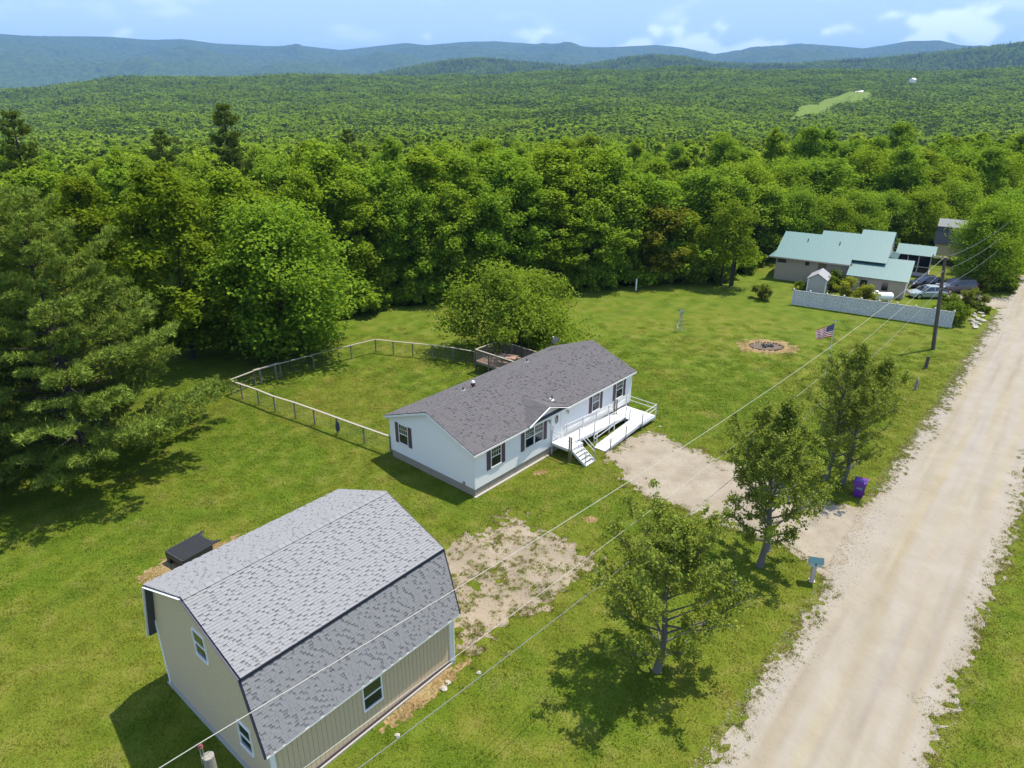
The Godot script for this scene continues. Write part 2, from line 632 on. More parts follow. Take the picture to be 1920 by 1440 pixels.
func make_land() -> void:
	# the ground of the woods and the valley, one sheet out to the crest of the wooded rise
	var rs := PackedFloat32Array([2, 40])
	var r := 70.0
	while r < 3150.0:
		rs.append(r)
		r *= 1.045
	var plain := func(_x, _z): return Color.WHITE
	structure("ground", polar_mesh(-180, 180, 1.5, rs, func(x, z): return terrain(x, z) - 0.25, plain), M.forest_floor, "shaded green ground under the woods down into the valley", "ground")
	rs = PackedFloat32Array()
	for k in 40:
		rs.append(3000.0 + k * 62.0)
	structure("hills", polar_mesh(-62, 62, 0.5, rs, hill_height, plain), M.mountain, "wooded green hills rising behind the valley", "hills")
	rs = PackedFloat32Array()
	for k in 70:
		rs.append(5000.0 + k * 105.0)
	structure("mountains", polar_mesh(-62, 62, 0.3, rs, mountain_height, plain), M.mountain, "long blue wooded mountain range along the horizon", "mountains")


# ---------------------------------------------------------------- lawn, road, drives
# road frame: s along the road, t across it (positive away from the house)
const ROAD_AT := Vector2(11.7, -19.0)
const ROAD_DIR := Vector2(0.6325, -0.7746)
const DRIVE := [[7.0, -43.6], [8.6, -46.2], [10.6, -46.6], [12.9, -44.0], [14.9, -42.1], [16.7, -40.0], [18.0, -37.8], [20.2, -37.0], [21.4, -36.6], [25.0, -39.5], [27.0, -36.0], [19.0, -27.5], [16.6, -29.9], [16.5, -31.4], [15.6, -32.9], [14.6, -33.7], [13.1, -34.7], [11.5, -35.9], [9.5, -37.3], [7.9, -39.2], [6.9, -41.6]]
const PAD := [[-4.4, -32.3], [-2.6, -34.2], [-1.2, -35.0], [0.1, -35.9], [1.5, -35.4], [2.6, -34.1], [4.0, -32.2], [4.6, -31.6], [3.5, -30.1], [2.2, -28.4], [1.0, -26.9], [-0.3, -26.1], [-1.4, -25.1], [-2.3, -24.1], [-2.9, -25.5]]


func poly_of(a: Array) -> PackedVector2Array:
	var p := PackedVector2Array()
	for k in a:
		p.append(Vector2(k[0], k[1]))
	return p


# signed distance to a polygon, positive inside
func inside_by(p: Vector2, poly: PackedVector2Array) -> float:
	var best := 1e9
	for k in poly.size():
		var q := Geometry2D.get_closest_point_to_segment(p, poly[k], poly[(k + 1) % poly.size()])
		best = minf(best, q.distance_squared_to(p))
	return sqrt(best) * (1.0 if Geometry2D.is_point_in_polygon(p, poly) else -1.0)


func road_edges(s: float) -> Vector2:
	# left and right edge of the travelled gravel in t
	var l := table([[-60, -3.3], [-5, -3.3], [10, -3.0], [25, -3.4], [38, -3.0], [60, -2.9], [90, -2.7], [160, -2.7]], s)
	var r := table([[-60, 3.2], [0, 3.3], [10, 3.5], [25, 3.8], [60, 4.0], [90, 4.0], [160, 4.0]], s)
	return Vector2(l, r)


func road_st(x: float, z: float) -> Vector2:
	var d := Vector2(x, z) - ROAD_AT
	return Vector2(d.dot(ROAD_DIR), d.dot(Vector2(-ROAD_DIR.y, ROAD_DIR.x)))


func road_mask(x: float, z: float) -> float:
	var st := road_st(x, z)
	var e := road_edges(st.x)
	var n := noise_b.get_noise_2d(x * 0.35, z * 0.35) * 0.6 + noise_b.get_noise_2d(x * 1.7, z * 1.7 + 50.0) * 0.6
	return minf(st.y - e.x, e.y - st.y) + n + noise_b.get_noise_2d(x * 5.0, z * 5.0) * 0.7


var drive_poly: PackedVector2Array
var pad_poly: PackedVector2Array


func drive_mask(x: float, z: float) -> float:
	var b := inside_by(Vector2(x, z), drive_poly)
	if b < -2.5:
		return b
	var n := noise_b.get_noise_2d(x * 0.3 + 9.0, z * 0.3) * 0.9 + noise_b.get_noise_2d(x * 1.6, z * 1.6 + 80.0) * 0.8
	var weeds := maxf(0.0, noise_b.get_noise_2d(x * 0.5 + 31.0, z * 0.5) - 0.2) * 2.2 * (1.0 - smoothstep(13.0, 16.0, x))
	return b + 0.25 + n * 0.8 - weeds * 1.3


func pad_mask(x: float, z: float) -> float:
	var b := inside_by(Vector2(x, z), pad_poly)
	if b < -2.5:
		return b
	var n := noise_b.get_noise_2d(x * 0.35 + 19.0, z * 0.35) * 1.5 + noise_b.get_noise_2d(x * 1.5, z * 1.5 + 20.0) * 1.6
	return minf(b, 1.1) + n - 0.25


# a sheet on a fine grid, cut where mask falls below nought (marching squares)
func cut_sheet(o: Vector2, ex: Vector2, ez: Vector2, nx: int, nz: int, cell: float, y: float, mask: Callable, colour: Callable) -> ArrayMesh:
	var ms := PackedFloat32Array()
	var ps := PackedVector2Array()
	for j in nz + 1:
		for i in nx + 1:
			var p := o + ex * (i * cell) + ez * (j * cell)
			ps.append(p)
			ms.append(mask.call(p.x, p.y))
	var vs := PackedVector3Array()
	var cs := PackedColorArray()
	var ids := PackedInt32Array()
	var at := {}
	for j in nz:
		for i in nx:
			var k := [j * (nx + 1) + i, j * (nx + 1) + i + 1, (j + 1) * (nx + 1) + i + 1, (j + 1) * (nx + 1) + i]
			if ms[k[0]] <= 0 and ms[k[1]] <= 0 and ms[k[2]] <= 0 and ms[k[3]] <= 0:
				continue
			var ring := PackedInt32Array()
			for q in 4:
				var a: int = k[q]
				var b: int = k[(q + 1) % 4]
				if ms[a] > 0:
					if not at.has(a):
						at[a] = vs.size()
						vs.append(Vector3(ps[a].x, y, ps[a].y))
						cs.append(colour.call(ps[a].x, ps[a].y))
					ring.append(at[a])
				if (ms[a] > 0) != (ms[b] > 0):
					var p := ps[a].lerp(ps[b], ms[a] / (ms[a] - ms[b]))
					ring.append(vs.size())
					vs.append(Vector3(p.x, y, p.y))
					cs.append(colour.call(p.x, p.y))
			for q in range(1, ring.size() - 1):
				ids.append_array(PackedInt32Array([ring[0], ring[q], ring[q + 1]]))
	return indexed(vs, cs, ids, true)


# bare or dry spots on the lawn: x, z, radius, strength
const DRY := [[-15.5, -51.0, 3.2, 0.7], [-10.5, -52.5, 2.6, 0.8], [-13.0, -55.5, 3.0, 0.5], [-1.0, -41.0, 2.4, 0.7], [2.2, -41.5, 1.6, 0.9], [1.0, -39.4, 1.2, 0.8], [-6.0, -34.8, 2.2, 0.7], [-16.0, -33.5, 2.4, 0.7], [-11.0, -38.0, 2.0, 0.4], [8.0, -22.0, 2.2, 0.7], [3.4, -17.5, 1.6, 0.9], [1.5, -19.0, 1.6, 0.8], [0.2, -17.0, 1.5, 0.8], [-1.0, -20.6, 1.4, 0.9], [13.8, -28.2, 1.6, 0.7], [10.2, -26.2, 1.8, 0.5], [30.0, -52.0, 2.5, 0.4], [33.5, -54.5, 2.6, 0.6], [18.0, -66.0, 3.0, 0.4], [26.0, -56.0, 4.0, 0.35], [9.8, -48.8, 1.4, 0.7], [6.0, -53.0, 3.0, 0.35], [14.0, -72.0, 4.0, 0.35], [35.0, -66.0, 4.0, 0.4], [40.0, -60.0, 3.0, 0.4], [25.0, -74.0, 5.0, 0.25], [4.6, -35.6, 0.5, 1.0], [-20.0, -24.0, 5.0, 0.5], [-24.0, -20.0, 4.0, 0.5], [-13.0, -45.0, 1.0, 0.5], [-3.0, -30.0, 4.5, 0.8], [1.2, -31.5, 5.5, 0.85], [2.0, -28.0, 4.0, 0.8], [-2.0, -26.0, 3.0, 0.8], [9.5, -41.5, 5.5, 0.6], [12.5, -40.0, 6.0, 0.55]]


func lawn_colour(x: float, z: float) -> Color:
	var dry := 0.0
	for k in DRY:
		var q: float = Vector2(x - k[0], z - k[1]).length() / k[2]
		if q < 1.6:
			dry = maxf(dry, k[3] * smoothstep(1.25, 0.25, q + noise_b.get_noise_2d(x * 0.8, z * 0.8) * 0.9))
	var n := noise_b.get_noise_2d(x * 0.07, z * 0.07) * 0.9 + noise_b.get_noise_2d(x * 0.45, z * 0.45) * 0.55
	dry = clampf(dry * 0.9 + maxf(0.0, n) * 0.7, 0.0, 1.0)
	# the verge along the road is drier
	var st := road_st(x, z)
	var e := road_edges(st.x)
	var off := maxf(e.x - st.y, st.y - e.y)
	var rag := noise_b.get_noise_2d(x * 0.4, z * 0.4) * 1.6
	if st.y < 0:
		dry = maxf(dry, 0.7 * smoothstep(3.0, 0.3, off + rag) * (1.0 if off > -1 else 0.0))
	elif off > -1:
		dry = maxf(dry * 0.5, 0.95 * maxf(smoothstep(0.8, 0.35, off + rag * 0.2), smoothstep(1.1, 1.7, off + rag * 0.3)))
	# mowing stripes
	var stripe := sin((x * 0.78 + z * 0.62) * 2.7 + noise_c.get_noise_2d(x * 0.1, z * 0.1) * 2.0) * 0.095
	var v := 0.98 + stripe + noise_b.get_noise_2d(x * 0.2 + 70, z * 0.2) * 0.14 + noise_b.get_noise_2d(x * 0.9 + 30, z * 0.9) * 0.08
	var lush := Color(0.86, 1.0, 0.85)
	var worn := Color(1.85, 1.24, 3.4)
	var c := lush.lerp(worn, dry)
	return Color(c.r * v, c.g * v, c.b * v)


func road_colour(x: float, z: float) -> Color:
	var st := road_st(x, z)
	var along := noise_b.get_noise_2d(st.x * 0.04, st.y * 0.9) * 0.5 + noise_b.get_noise_2d(st.x * 0.11 + 40, st.y * 2.6) * 0.35
	var track := 0.0
	for k in [-1.9, -0.5, 0.9, 2.2]:
		track += exp(-pow((st.y - k + noise_c.get_noise_2d(st.x * 0.05, k) * 0.4) / 0.34, 2.0))
	var pale := smoothstep(-2.1, -3.0, st.y) * 0.8
	var band := noise_b.get_noise_2d(st.x * 0.02 + 15.0, st.y * 1.7) + noise_b.get_noise_2d(st.x * 0.05 + 60.0, st.y * 0.6) * 0.6
	var v := 1.0 + along * 0.34 - track * 0.07 + pale * 0.07 - band * 0.05
	return Color(v * (1.0 + 0.03 * track - 0.01 * pale + 0.02 * band), v, v * (1.0 - 0.08 * track + 0.08 * pale - 0.14 * band))


func drive_colour(x: float, z: float) -> Color:
	var v := 0.96 + noise_b.get_noise_2d(x * 0.25, z * 0.25) * 0.2 + noise_b.get_noise_2d(x * 0.9, z * 0.9) * 0.16
	return Color(v * 0.98, v * 0.94, v * 0.88)


# where the mown grass ends: z of the wood's foot for each x
const TREE_LINE := [[-70, -58], [-46, -66], [-30, -66.5], [-22, -70], [-17, -77], [-5, -83], [8, -86], [20, -89], [30, -93], [36, -100], [44, -106], [60, -108], [70, -114], [90, -130]]


func lawn_mesh(vs: PackedVector3Array, cs: PackedColorArray, nu: int, nv: int) -> ArrayMesh:
	var ids := PackedInt32Array()
	for j in nv - 1:
		for i in nu - 1:
			var a := j * nu + i
			if vs[a].z < table(TREE_LINE, vs[a].x) + noise_b.get_noise_2d(vs[a].x * 0.3, 0.0) * 2.0:
				continue
			ids.append_array(PackedInt32Array([a, a + nu, a + 1, a + 1, a + nu, a + nu + 1]))
	return indexed(vs, cs, ids, true)


func pad_colour(x: float, z: float) -> Color:
	var c := drive_colour(x, z)
	return Color(c.r * 0.95, c.g * 0.92, c.b * 0.88)


func make_surfaces() -> void:
	drive_poly = poly_of(DRIVE)
	pad_poly = poly_of(PAD)
	# the lawn
	var step := 0.6
	var nu := 242
	var nv := 250
	var vs := PackedVector3Array()
	var cs := PackedColorArray()
	for j in nv:
		for i in nu:
			var x := -62.0 + i * step
			var z := 26.0 - j * step
			var d := sqrt(x * x + z * z)
			vs.append(Vector3(x, terrain(x, z) - smoothstep(100.0, 130.0, d) * 0.6 * (1.0 if absf(x) < 55 and x < 40 else 0.0), z))
			cs.append(lawn_colour(x, z))
	structure("lawn", lawn_mesh(vs, cs, nu, nv), M.lawn, "mown green lawn with dry patches around the white house", "lawn")
	# the road
	var across := Vector2(-ROAD_DIR.y, ROAD_DIR.x)
	structure("road", cut_sheet(ROAD_AT - ROAD_DIR * 34.0 - across * 5.5, ROAD_DIR, across, 620, 44, 0.25, 0.012, road_mask, road_colour), M.gravel, "pale gravel road with wheel tracks beside the lawn", "road")
	structure("driveway", cut_sheet(Vector2(5.0, -49.0), Vector2.RIGHT, Vector2.DOWN, 106, 112, 0.2, 0.008, drive_mask, drive_colour), M.gravel, "worn gravel driveway from the road to the white ramp", "driveway")
	structure("gravel_pad", cut_sheet(Vector2(-6.5, -37.5), Vector2.RIGHT, Vector2.DOWN, 64, 76, 0.2, 0.006, pad_mask, pad_colour), M.gravel, "patchy gravel parking pad overgrown with weeds beside the garage", "gravel pad")
	# neighbour's drive mouth
	var mouth := poly_of([[58.8, -78.6], [61.2, -82.2], [56.5, -84.0], [51.0, -85.6], [49.2, -84.0], [53.0, -81.2], [55.5, -78.6]])
	structure("neighbour_driveway", cut_sheet(Vector2(46, -90), Vector2.RIGHT, Vector2.DOWN, 80, 62, 0.22, 0.007, func(x, z): return inside_by(Vector2(x, z), mouth) + noise_b.get_noise_2d(x * 0.8, z * 0.8) * 0.8, drive_colour), M.gravel, "short pale gravel driveway mouth by the parked cars", "driveway")
	# worn earth: beside the garage, under the bed liner, along its front wall, and round the fire pit
	var earth := [[Vector2(-17.6, -31.6), Vector2(2.6, 0.95), 0.72, "bare brown earth under the black bed liner"], [Vector2(25.1, -65.5), Vector2(2.9, 2.1), 0.0, "scorched brown ring of earth around the fire pit"], [Vector2(-3.7, -22.4), Vector2(2.4, 0.4), 0.86, "bare strip of earth along the garage front wall"], [Vector2(4.65, -35.55), Vector2(0.42, 0.34), 0.0, "small round bald spot in the lawn"], [Vector2(1.9, -41.0), Vector2(0.55, 0.25), 0.5, "flat bare spot of earth near the steps"]]
	for e in earth:
		var turn: float = e[2]
		var mask := func(x, z):
			var p: Vector2 = (Vector2(x, z) - e[0]).rotated(turn)
			return 1.0 - (p / e[1]).length() + noise_b.get_noise_2d(x * 0.9, z * 0.9) * 0.5 + noise_b.get_noise_2d(x * 3.1, z * 3.1) * 0.45
		var tint := func(x, z):
			var v: float = 0.95 + noise_b.get_noise_2d(x * 0.7, z * 0.7) * 0.3
			return Color(v * 1.0, v * 0.86, v * 0.68)
		structure("bare_earth", cut_sheet(e[0] - Vector2(4, 4), Vector2.RIGHT, Vector2.DOWN, 66, 66, 0.12, 0.004, mask, tint), M.dirt, e[3], "bare earth")


# ---------------------------------------------------------------- buildings
const HOUSE_AT := Vector3(-2.295, 0, -37.925)
const HOUSE_TURN := 0.8491
const HOUSE_LONG := 17.7
const HOUSE_DEEP := 8.02


# lapped boards on a wall in the x, y plane facing +z; half(y) gives x from and to
func lap_siding(y0: float, y1: float, course: float, span: Callable) -> MB:
	var b := MB.new()
	var y := y0
	while y < y1 - 0.01:
		var t := minf(y + course, y1)
		var s: Vector2 = span.call(y)
		var e: Vector2 = span.call(t)
		b.quad(Vector3(e.x, t, 0.002), Vector3(e.y, t, 0.002), Vector3(s.y, y, 0.016), Vector3(s.x, y, 0.016))
		b.quad(Vector3(s.x, y, 0.016), Vector3(s.y, y, 0.016), Vector3(s.y, y, -0.01), Vector3(s.x, y, -0.01))
		y = t
	return b


# a double-hung window: frame, two panes, bars across the upper sash; x, y centred, facing +z
func window(parent: Node3D, t: Transform3D, w: float, h: float, bars: int, frame_mat: Material, depth := 0.05) -> Node3D:
	var f := MB.new()
	var b := 0.055
	f.bx(Vector3(-w / 2 - b, h / 2, 0), Vector3(w / 2 + b, h / 2 + b, depth))
	f.bx(Vector3(-w / 2 - b, -h / 2 - b, 0), Vector3(w / 2 + b, -h / 2, depth + 0.02))
	f.bx(Vector3(-w / 2 - b, -h / 2, 0), Vector3(-w / 2, h / 2, depth))
	f.bx(Vector3(w / 2, -h / 2, 0), Vector3(w / 2 + b, h / 2, depth))
	f.bx(Vector3(-w / 2, -0.025, 0.018), Vector3(w / 2, 0.03, depth - 0.008))
	var o := part("window", f, frame_mat, parent)
	o.transform = t
	var g := MB.new()
	g.quad(Vector3(-w / 2, h / 2, 0.026), Vector3(w / 2, h / 2, 0.026), Vector3(w / 2, 0.03, 0.026), Vector3(-w / 2, 0.03, 0.026))
	part("pane", g, M.upper_glass, o)
	g = MB.new()
	g.quad(Vector3(-w / 2, -0.025, 0.02), Vector3(w / 2, -0.025, 0.02), Vector3(w / 2, -h / 2, 0.02), Vector3(-w / 2, -h / 2, 0.02))
	part("pane", g, M.lower_glass, o)
	if bars:
		var m := MB.new()
		for k in range(1, bars):
			var x := -w / 2 + w * k / bars
			m.bx(Vector3(x - 0.01, 0.03, 0.028), Vector3(x + 0.01, h / 2, 0.036))
		m.bx(Vector3(-w / 2, h / 4, 0.028), Vector3(w / 2, h / 4 + 0.02, 0.037))
		part("muntins", m, frame_mat, o)
	return o


func shutter(parent: Node3D, t: Transform3D, w: float, h: float) -> void:
	var s := MB.new()
	s.bx(Vector3(-w / 2, -h / 2, 0.0), Vector3(w / 2, h / 2, 0.022))
	for k in 3:
		var y := -h / 2 + h * k / 2.0
		s.bx(Vector3(-w / 2, clampf(y - 0.03, -h / 2, h), 0.022), Vector3(w / 2, clampf(y + 0.03, -h, h / 2), 0.034))
	for x in [-w / 2, w / 2 - 0.05]:
		s.bx(Vector3(x, -h / 2 + 0.03, 0.022), Vector3(x + 0.05, h / 2 - 0.03, 0.034))
	part("shutter", s, M.shutter, parent).transform = t


# shingle tabs on a slope; t maps x along the eave, y up the slope, z out of it
func shingles(b: MB, t: Transform3D, long: float, up: float, course: float, thick: float, base: Color, spread: float, gap: float, keep: Callable) -> Array:
	var tabs := []
	var n := int(ceil(up / course))
	b.use_c = true
	for k in n:
		var y0 := k * course
		var y1 := minf(y0 + course * 1.06, up)
		var x := -rr(0.0, 0.3)
		while x < long:
			var w := rr(0.13, 0.32)
			var a := maxf(x, 0.0)
			var e := minf(x + w, long)
			if R.randf() < gap:
				var gw := rr(0.08, 0.19)
				if x + w > 0.0 and x + w + gw < long:
					gaps.append([x + w, x + w + gw, y0, y1])
				x += w + gw
			else:
				x += w + 0.004
			if e - a < 0.03 or not keep.call((a + e) * 0.5, y0):
				continue
			var s := 1.0 + rr(-spread, spread)
			tabs.append([a, e, y0, y1, Color(base.r * s, base.g * s, base.b * s * rr(0.98, 1.03))])
	for q in tabs:
		b.col = q[4]
		tab(b, t, q, thick)
	return tabs


var gaps := []


func tab(b: MB, t: Transform3D, q: Array, thick: float) -> void:
	var z1 := thick
	var z0 := thick * 0.35
	b.face(t * Vector3(q[0], q[2], z1), t * Vector3(q[1], q[2], z1), t * Vector3(q[1], q[3], z0), t * Vector3(q[0], q[3], z0), t.basis.z)
	b.face(t * Vector3(q[0], q[2], z1), t * Vector3(q[1], q[2], z1), t * Vector3(q[1], q[2], 0), t * Vector3(q[0], q[2], 0), -t.basis.y)
	b.face(t * Vector3(q[0], q[2], z1), t * Vector3(q[0], q[3], z0), t * Vector3(q[0], q[3], 0), t * Vector3(q[0], q[2], 0), -t.basis.x)
	b.face(t * Vector3(q[1], q[2], z1), t * Vector3(q[1], q[3], z0), t * Vector3(q[1], q[3], 0), t * Vector3(q[1], q[2], 0), t.basis.x)


# frame with x along from a towards b, y from a towards c
func slope_frame(a: Vector3, b: Vector3, c: Vector3) -> Transform3D:
	var x := (b - a).normalized()
	var y := (c - a).normalized()
	return Transform3D(Basis(x, y, x.cross(y).normalized()), a)


func make_house() -> void:
	var h := thing("ranch_house", "white single-storey ranch house with grey shingle roof and mauve shutters", "house", HOUSE_AT, HOUSE_TURN)
	var L := HOUSE_LONG
	var W := HOUSE_DEEP
	var hf := 0.56
	var hw := 3.16
	var rise := 1.475
	var sl := rise / (W / 2)
	# foundation skirting in panels with joints
	var b := MB.new()
	b.bx(Vector3(0.06, -0.1, -W + 0.06), Vector3(L - 0.06, hf, -0.06))
	part("foundation", b, M.skirting, h)
	for side in 4:
		var run := L if side % 2 == 0 else W
		var n := int(round(run / 1.3))
		for k in n:
			var p := MB.new()
			var w := run / n
			p.bx(Vector3(-w / 2 + 0.012, 0.0, 0.0), Vector3(w / 2 - 0.012, hf - 0.01, 0.03))
			var o := part("skirting_panel", p, M.skirting, h)
			var c := (k + 0.5) * w
			o.transform = [Transform3D(Basis(), Vector3(c, 0, -0.06)), Transform3D(Basis(Vector3.UP, PI / 2), Vector3(L - 0.06, 0, -c)), Transform3D(Basis(Vector3.UP, PI), Vector3(c, 0, -W + 0.06)), Transform3D(Basis(Vector3.UP, -PI / 2), Vector3(0.06, 0, -c))][side]
	b = MB.new()
	b.bx(Vector3(-0.1, -0.1, -0.02), Vector3(7.3, 0.07, 0.14))
	part("concrete_ledge", b, M.concrete, h)
	# walls
	b = MB.new()
	b.bx(Vector3(0.01, hf, -W + 0.01), Vector3(L - 0.01, hw + 0.02, -0.01))
	b.prism(PackedVector2Array([Vector2(0.01, hw + 0.02), Vector2(W - 0.01, hw + 0.02), Vector2(W / 2, hw + rise - 0.05)]), 0.01, L - 0.01, Transform3D(Basis(Vector3(0, 0, -1), Vector3.UP, Vector3(1, 0, 0)), Vector3()))
	part("wall", b, M.white_siding, h)
	var flat := func(_y): return Vector2(0.06, L - 0.06)
	part("siding", lap_siding(hf, hw, 0.118, flat), M.white_siding, h)
	var back := part("siding", lap_siding(hf, hw, 0.118, flat), M.white_siding, h)
	back.transform = Transform3D(Basis(Vector3.UP, PI), Vector3(L, 0, -W))
	var gable := func(y):
		var cut: float = maxf(0.0, (y - hw) / sl)
		return Vector2(0.06 + cut, W - 0.06 - cut)
	var near := part("siding", lap_siding(hf, hw + rise - 0.06, 0.118, gable), M.white_siding, h)
	near.transform = Transform3D(Basis(Vector3.UP, -PI / 2), Vector3(0, 0, -W))
	var far := part("siding", lap_siding(hf, hw + rise - 0.06, 0.118, gable), M.white_siding, h)
	far.transform = Transform3D(Basis(Vector3.UP, PI / 2), Vector3(L, 0, 0))
	for p in [Vector3(0, 0, 0), Vector3(L, 0, 0), Vector3(0, 0, -W), Vector3(L, 0, -W)]:
		b = MB.new()
		b.box(Transform3D(Basis(), p + Vector3(0.03 if p.x == 0 else -0.03, (hf + hw) / 2, -0.03 if p.z == 0 else 0.03)), Vector3(0.12, hw - hf, 0.12))
		part("corner_trim", b, M.white_trim, h)
	# roof
	var og := 0.25
	var oe := 0.24
	var e_y := hw - oe * sl
	var r_y := hw + rise
	var front := slope_frame(Vector3(-og, e_y + 0.1, oe), Vector3(L, e_y + 0.1, oe), Vector3(-og, r_y + 0.1, -W / 2))
	var rear := slope_frame(Vector3(L + og, e_y + 0.1, -W - oe), Vector3(0, e_y + 0.1, -W - oe), Vector3(L + og, r_y + 0.1, -W / 2))
	var run := Vector2(W / 2 + oe, r_y - e_y).length()
	var long := L + 2 * og
	var roof := MB.new()
	for t in [front, rear]:
		roof.box(t * Transform3D(Basis(), Vector3(long / 2, run / 2, -0.06)), Vector3(long, run, 0.1))
	var ro := part("roof", roof, M.roof_deck, h)
	# a small gable stands over the door and the double window
	var dx0 := 4.85
	var dx1 := 9.15
	var dpk := 6.95
	var dh := 3.98
	var dry := (dh - 3.16) / ((dx1 - dx0) / 2.0)
	var in_dormer := func(x, y):
		var lx: float = x - og
		var back_z: float = y * cos(atan(sl))
		var over: float = dh - absf(lx - dpk) * 0.36
		return lx > dx0 and lx < dx1 and over > e_y + 0.1 + y * sin(atan(sl)) + 0.02
	var all := MB.new()
	var base := Color(1, 1, 1)
	shingles(all, front, long, run, 0.15, 0.022, base, 0.22, 0.1, func(x, y): return not in_dormer.call(x, y))
	shingles(all, rear, long, run, 0.15, 0.022, base, 0.22, 0.1, func(_x, _y): return true)
	part("shingles", all, M.house_shingle, ro, "stuff")
	var cap := MB.new()
	cap.use_c = true
	var x := -og
	while x < L + og - 0.05:
		cap.col = Color.WHITE * rr(0.85, 1.12)
		var nx := minf(x + 0.3, L + og)
		for s in [-1, 1]:
			cap.face(Vector3(x, r_y + 0.125, -W / 2), Vector3(nx, r_y + 0.115, -W / 2), Vector3(nx, r_y + 0.065, -W / 2 + s * 0.15), Vector3(x, r_y + 0.075, -W / 2 + s * 0.15), Vector3(0, 1, s * 0.3))
		x = nx
	part("ridge_cap", cap, M.house_shingle, ro)
	for s in [0, 1]:
		var xx: float = -og - 0.02 if s == 0 else L + og
		for t in [1, -1]:
			b = MB.new()
			var z0 := oe if t == 1 else -W - oe
			b.bar(Vector3(xx + 0.01, e_y - 0.01, z0), Vector3(xx + 0.01, r_y - 0.01, -W / 2), 0.03, 0.13)
			part("rake_board", b, M.white_trim, h)
	for z in [oe, -W - oe]:
		b = MB.new()
		b.bx(Vector3(-og, e_y - 0.08, z - 0.015), Vector3(L + og, e_y + 0.05, z + 0.015))
		b.bx(Vector3(-og, e_y - 0.085, minf(z, -W if z < -1 else 0.0)), Vector3(L + og, e_y - 0.07, maxf(z, -W if z < -1 else 0.0)))
		part("fascia", b, M.white_trim, h)
	# the entry gable
	var dz := 0.34
	var dm := MB.new()
	var zb := -2.1
	dm.prism(PackedVector2Array([Vector2(dx0 + 0.25, 3.0), Vector2(dx1 - 0.25, 3.0), Vector2(dx1 - 0.25, dh - 0.36 * (dx1 - 0.25 - dpk) - 0.06), Vector2(dpk, dh - 0.06), Vector2(dx0 + 0.25, dh - 0.36 * (dpk - dx0 - 0.25) - 0.06)]), -0.3, 0.012)
	var dw := part("entry_gable", dm, M.white_siding, h)
	var ds := MB.new()
	ds.use_c = true
	for s in [-1, 1]:
		var ex: float = dx0 if s < 0 else dx1
		var ey := dh - 0.36 * absf(ex - dpk)
		var back_of := func(px): return -((dh - 0.36 * absf(px - dpk)) - (e_y + 0.1)) / sl + oe - 0.05
		var n := 14
		for k in n:
			var xa: float = lerpf(ex, dpk, float(k) / n)
			var xb: float = lerpf(ex, dpk, float(k + 1) / n)
			var ya := dh - 0.36 * absf(xa - dpk)
			var yb := dh - 0.36 * absf(xb - dpk)
			var z := dz
			var end: float = minf(back_of.call(xa), back_of.call(xb))
			while z > end:
				var w := rr(0.18, 0.4)
				ds.col = Color.WHITE * rr(0.8, 1.2)
				var zz := maxf(z - w, end)
				ds.face(Vector3(xa, ya + 0.03, z), Vector3(xa, ya + 0.03, zz), Vector3(xb, yb + 0.015, zz), Vector3(xb, yb + 0.015, z), Vector3(0, 1, 0))
				z = zz - 0.012
		ds.col = Color.WHITE * 0.8
		ds.face(Vector3(ex, ey, dz), Vector3(dpk, dh, dz), Vector3(dpk, dh, back_of.call(dpk)), Vector3(ex, ey, minf(0.1, back_of.call(ex))), Vector3.UP)
		var rk := MB.new()
		rk.bar(Vector3(ex, ey - 0.06, dz + 0.005), Vector3(dpk, dh - 0.06, dz + 0.005), 0.03, 0.12, Vector3.BACK)
		part("rake_board", rk, M.white_trim, h)
		var sf := MB.new()
		sf.face(Vector3(ex, ey - 0.05, dz), Vector3(dpk, dh - 0.05, dz), Vector3(dpk, dh - 0.05, 0.0), Vector3(ex, ey - 0.05, 0.0), Vector3.DOWN)
		part("entry_soffit", sf, M.white_trim, h)
	part("shingles", ds, M.house_shingle, dw, "stuff")
	# windows and shutters on the front
	for w in [[1.92, 0.86, 1], [5.7, 1.86, 2], [12.85, 0.84, 1], [15.98, 0.86, 1]]:
		var cx: float = w[0]
		if w[2] == 1:
			window(h, Transform3D(Basis(), Vector3(cx, 2.22, 0.012)), w[1], 1.34, 4, M.white_trim)
		else:
			for s in [-1, 1]:
				window(h, Transform3D(Basis(), Vector3(cx + s * 0.475, 2.22, 0.012)), 0.84, 1.34, 4, M.white_trim)
		for s in [-1, 1]:
			shutter(h, Transform3D(Basis(), Vector3(cx + s * (w[1] / 2 + 0.25), 2.18, 0.016)), 0.33, 1.48)
	var g := Basis(Vector3.UP, -PI / 2)
	window(h, Transform3D(g, Vector3(-0.012, 2.16, -6.63)), 0.84, 1.36, 4, M.white_trim)
	for s in [-1, 1]:
		shutter(h, Transform3D(g, Vector3(-0.016, 2.13, -6.63 + s * 0.66)), 0.32, 1.5)
	for z in [-2.0, -5.5]:
		window(h, Transform3D(Basis(Vector3.UP, PI / 2), Vector3(L + 0.012, 2.2, z)), 0.84, 1.34, 4, M.white_trim)
	# the entry door with an oval light
	b = MB.new()
	b.bx(Vector3(7.62, 0.95, 0.0), Vector3(8.6, 3.0, 0.035))
	b.bx(Vector3(7.75, 1.15, 0.035), Vector3(8.47, 1.75, 0.045))
	var door := part("door", b, M.white_trim, h)
	b = MB.new()
	b.bx(Vector3(7.5, 0.92, 0.0), Vector3(7.62, 3.08, 0.07))
	b.bx(Vector3(8.6, 0.92, 0.0), Vector3(8.72, 3.08, 0.07))
	b.bx(Vector3(7.5, 3.0, 0.0), Vector3(8.72, 3.1, 0.075))
	part("door_frame", b, M.white_trim, h)
	b = MB.new()
	var ring := PackedVector2Array()
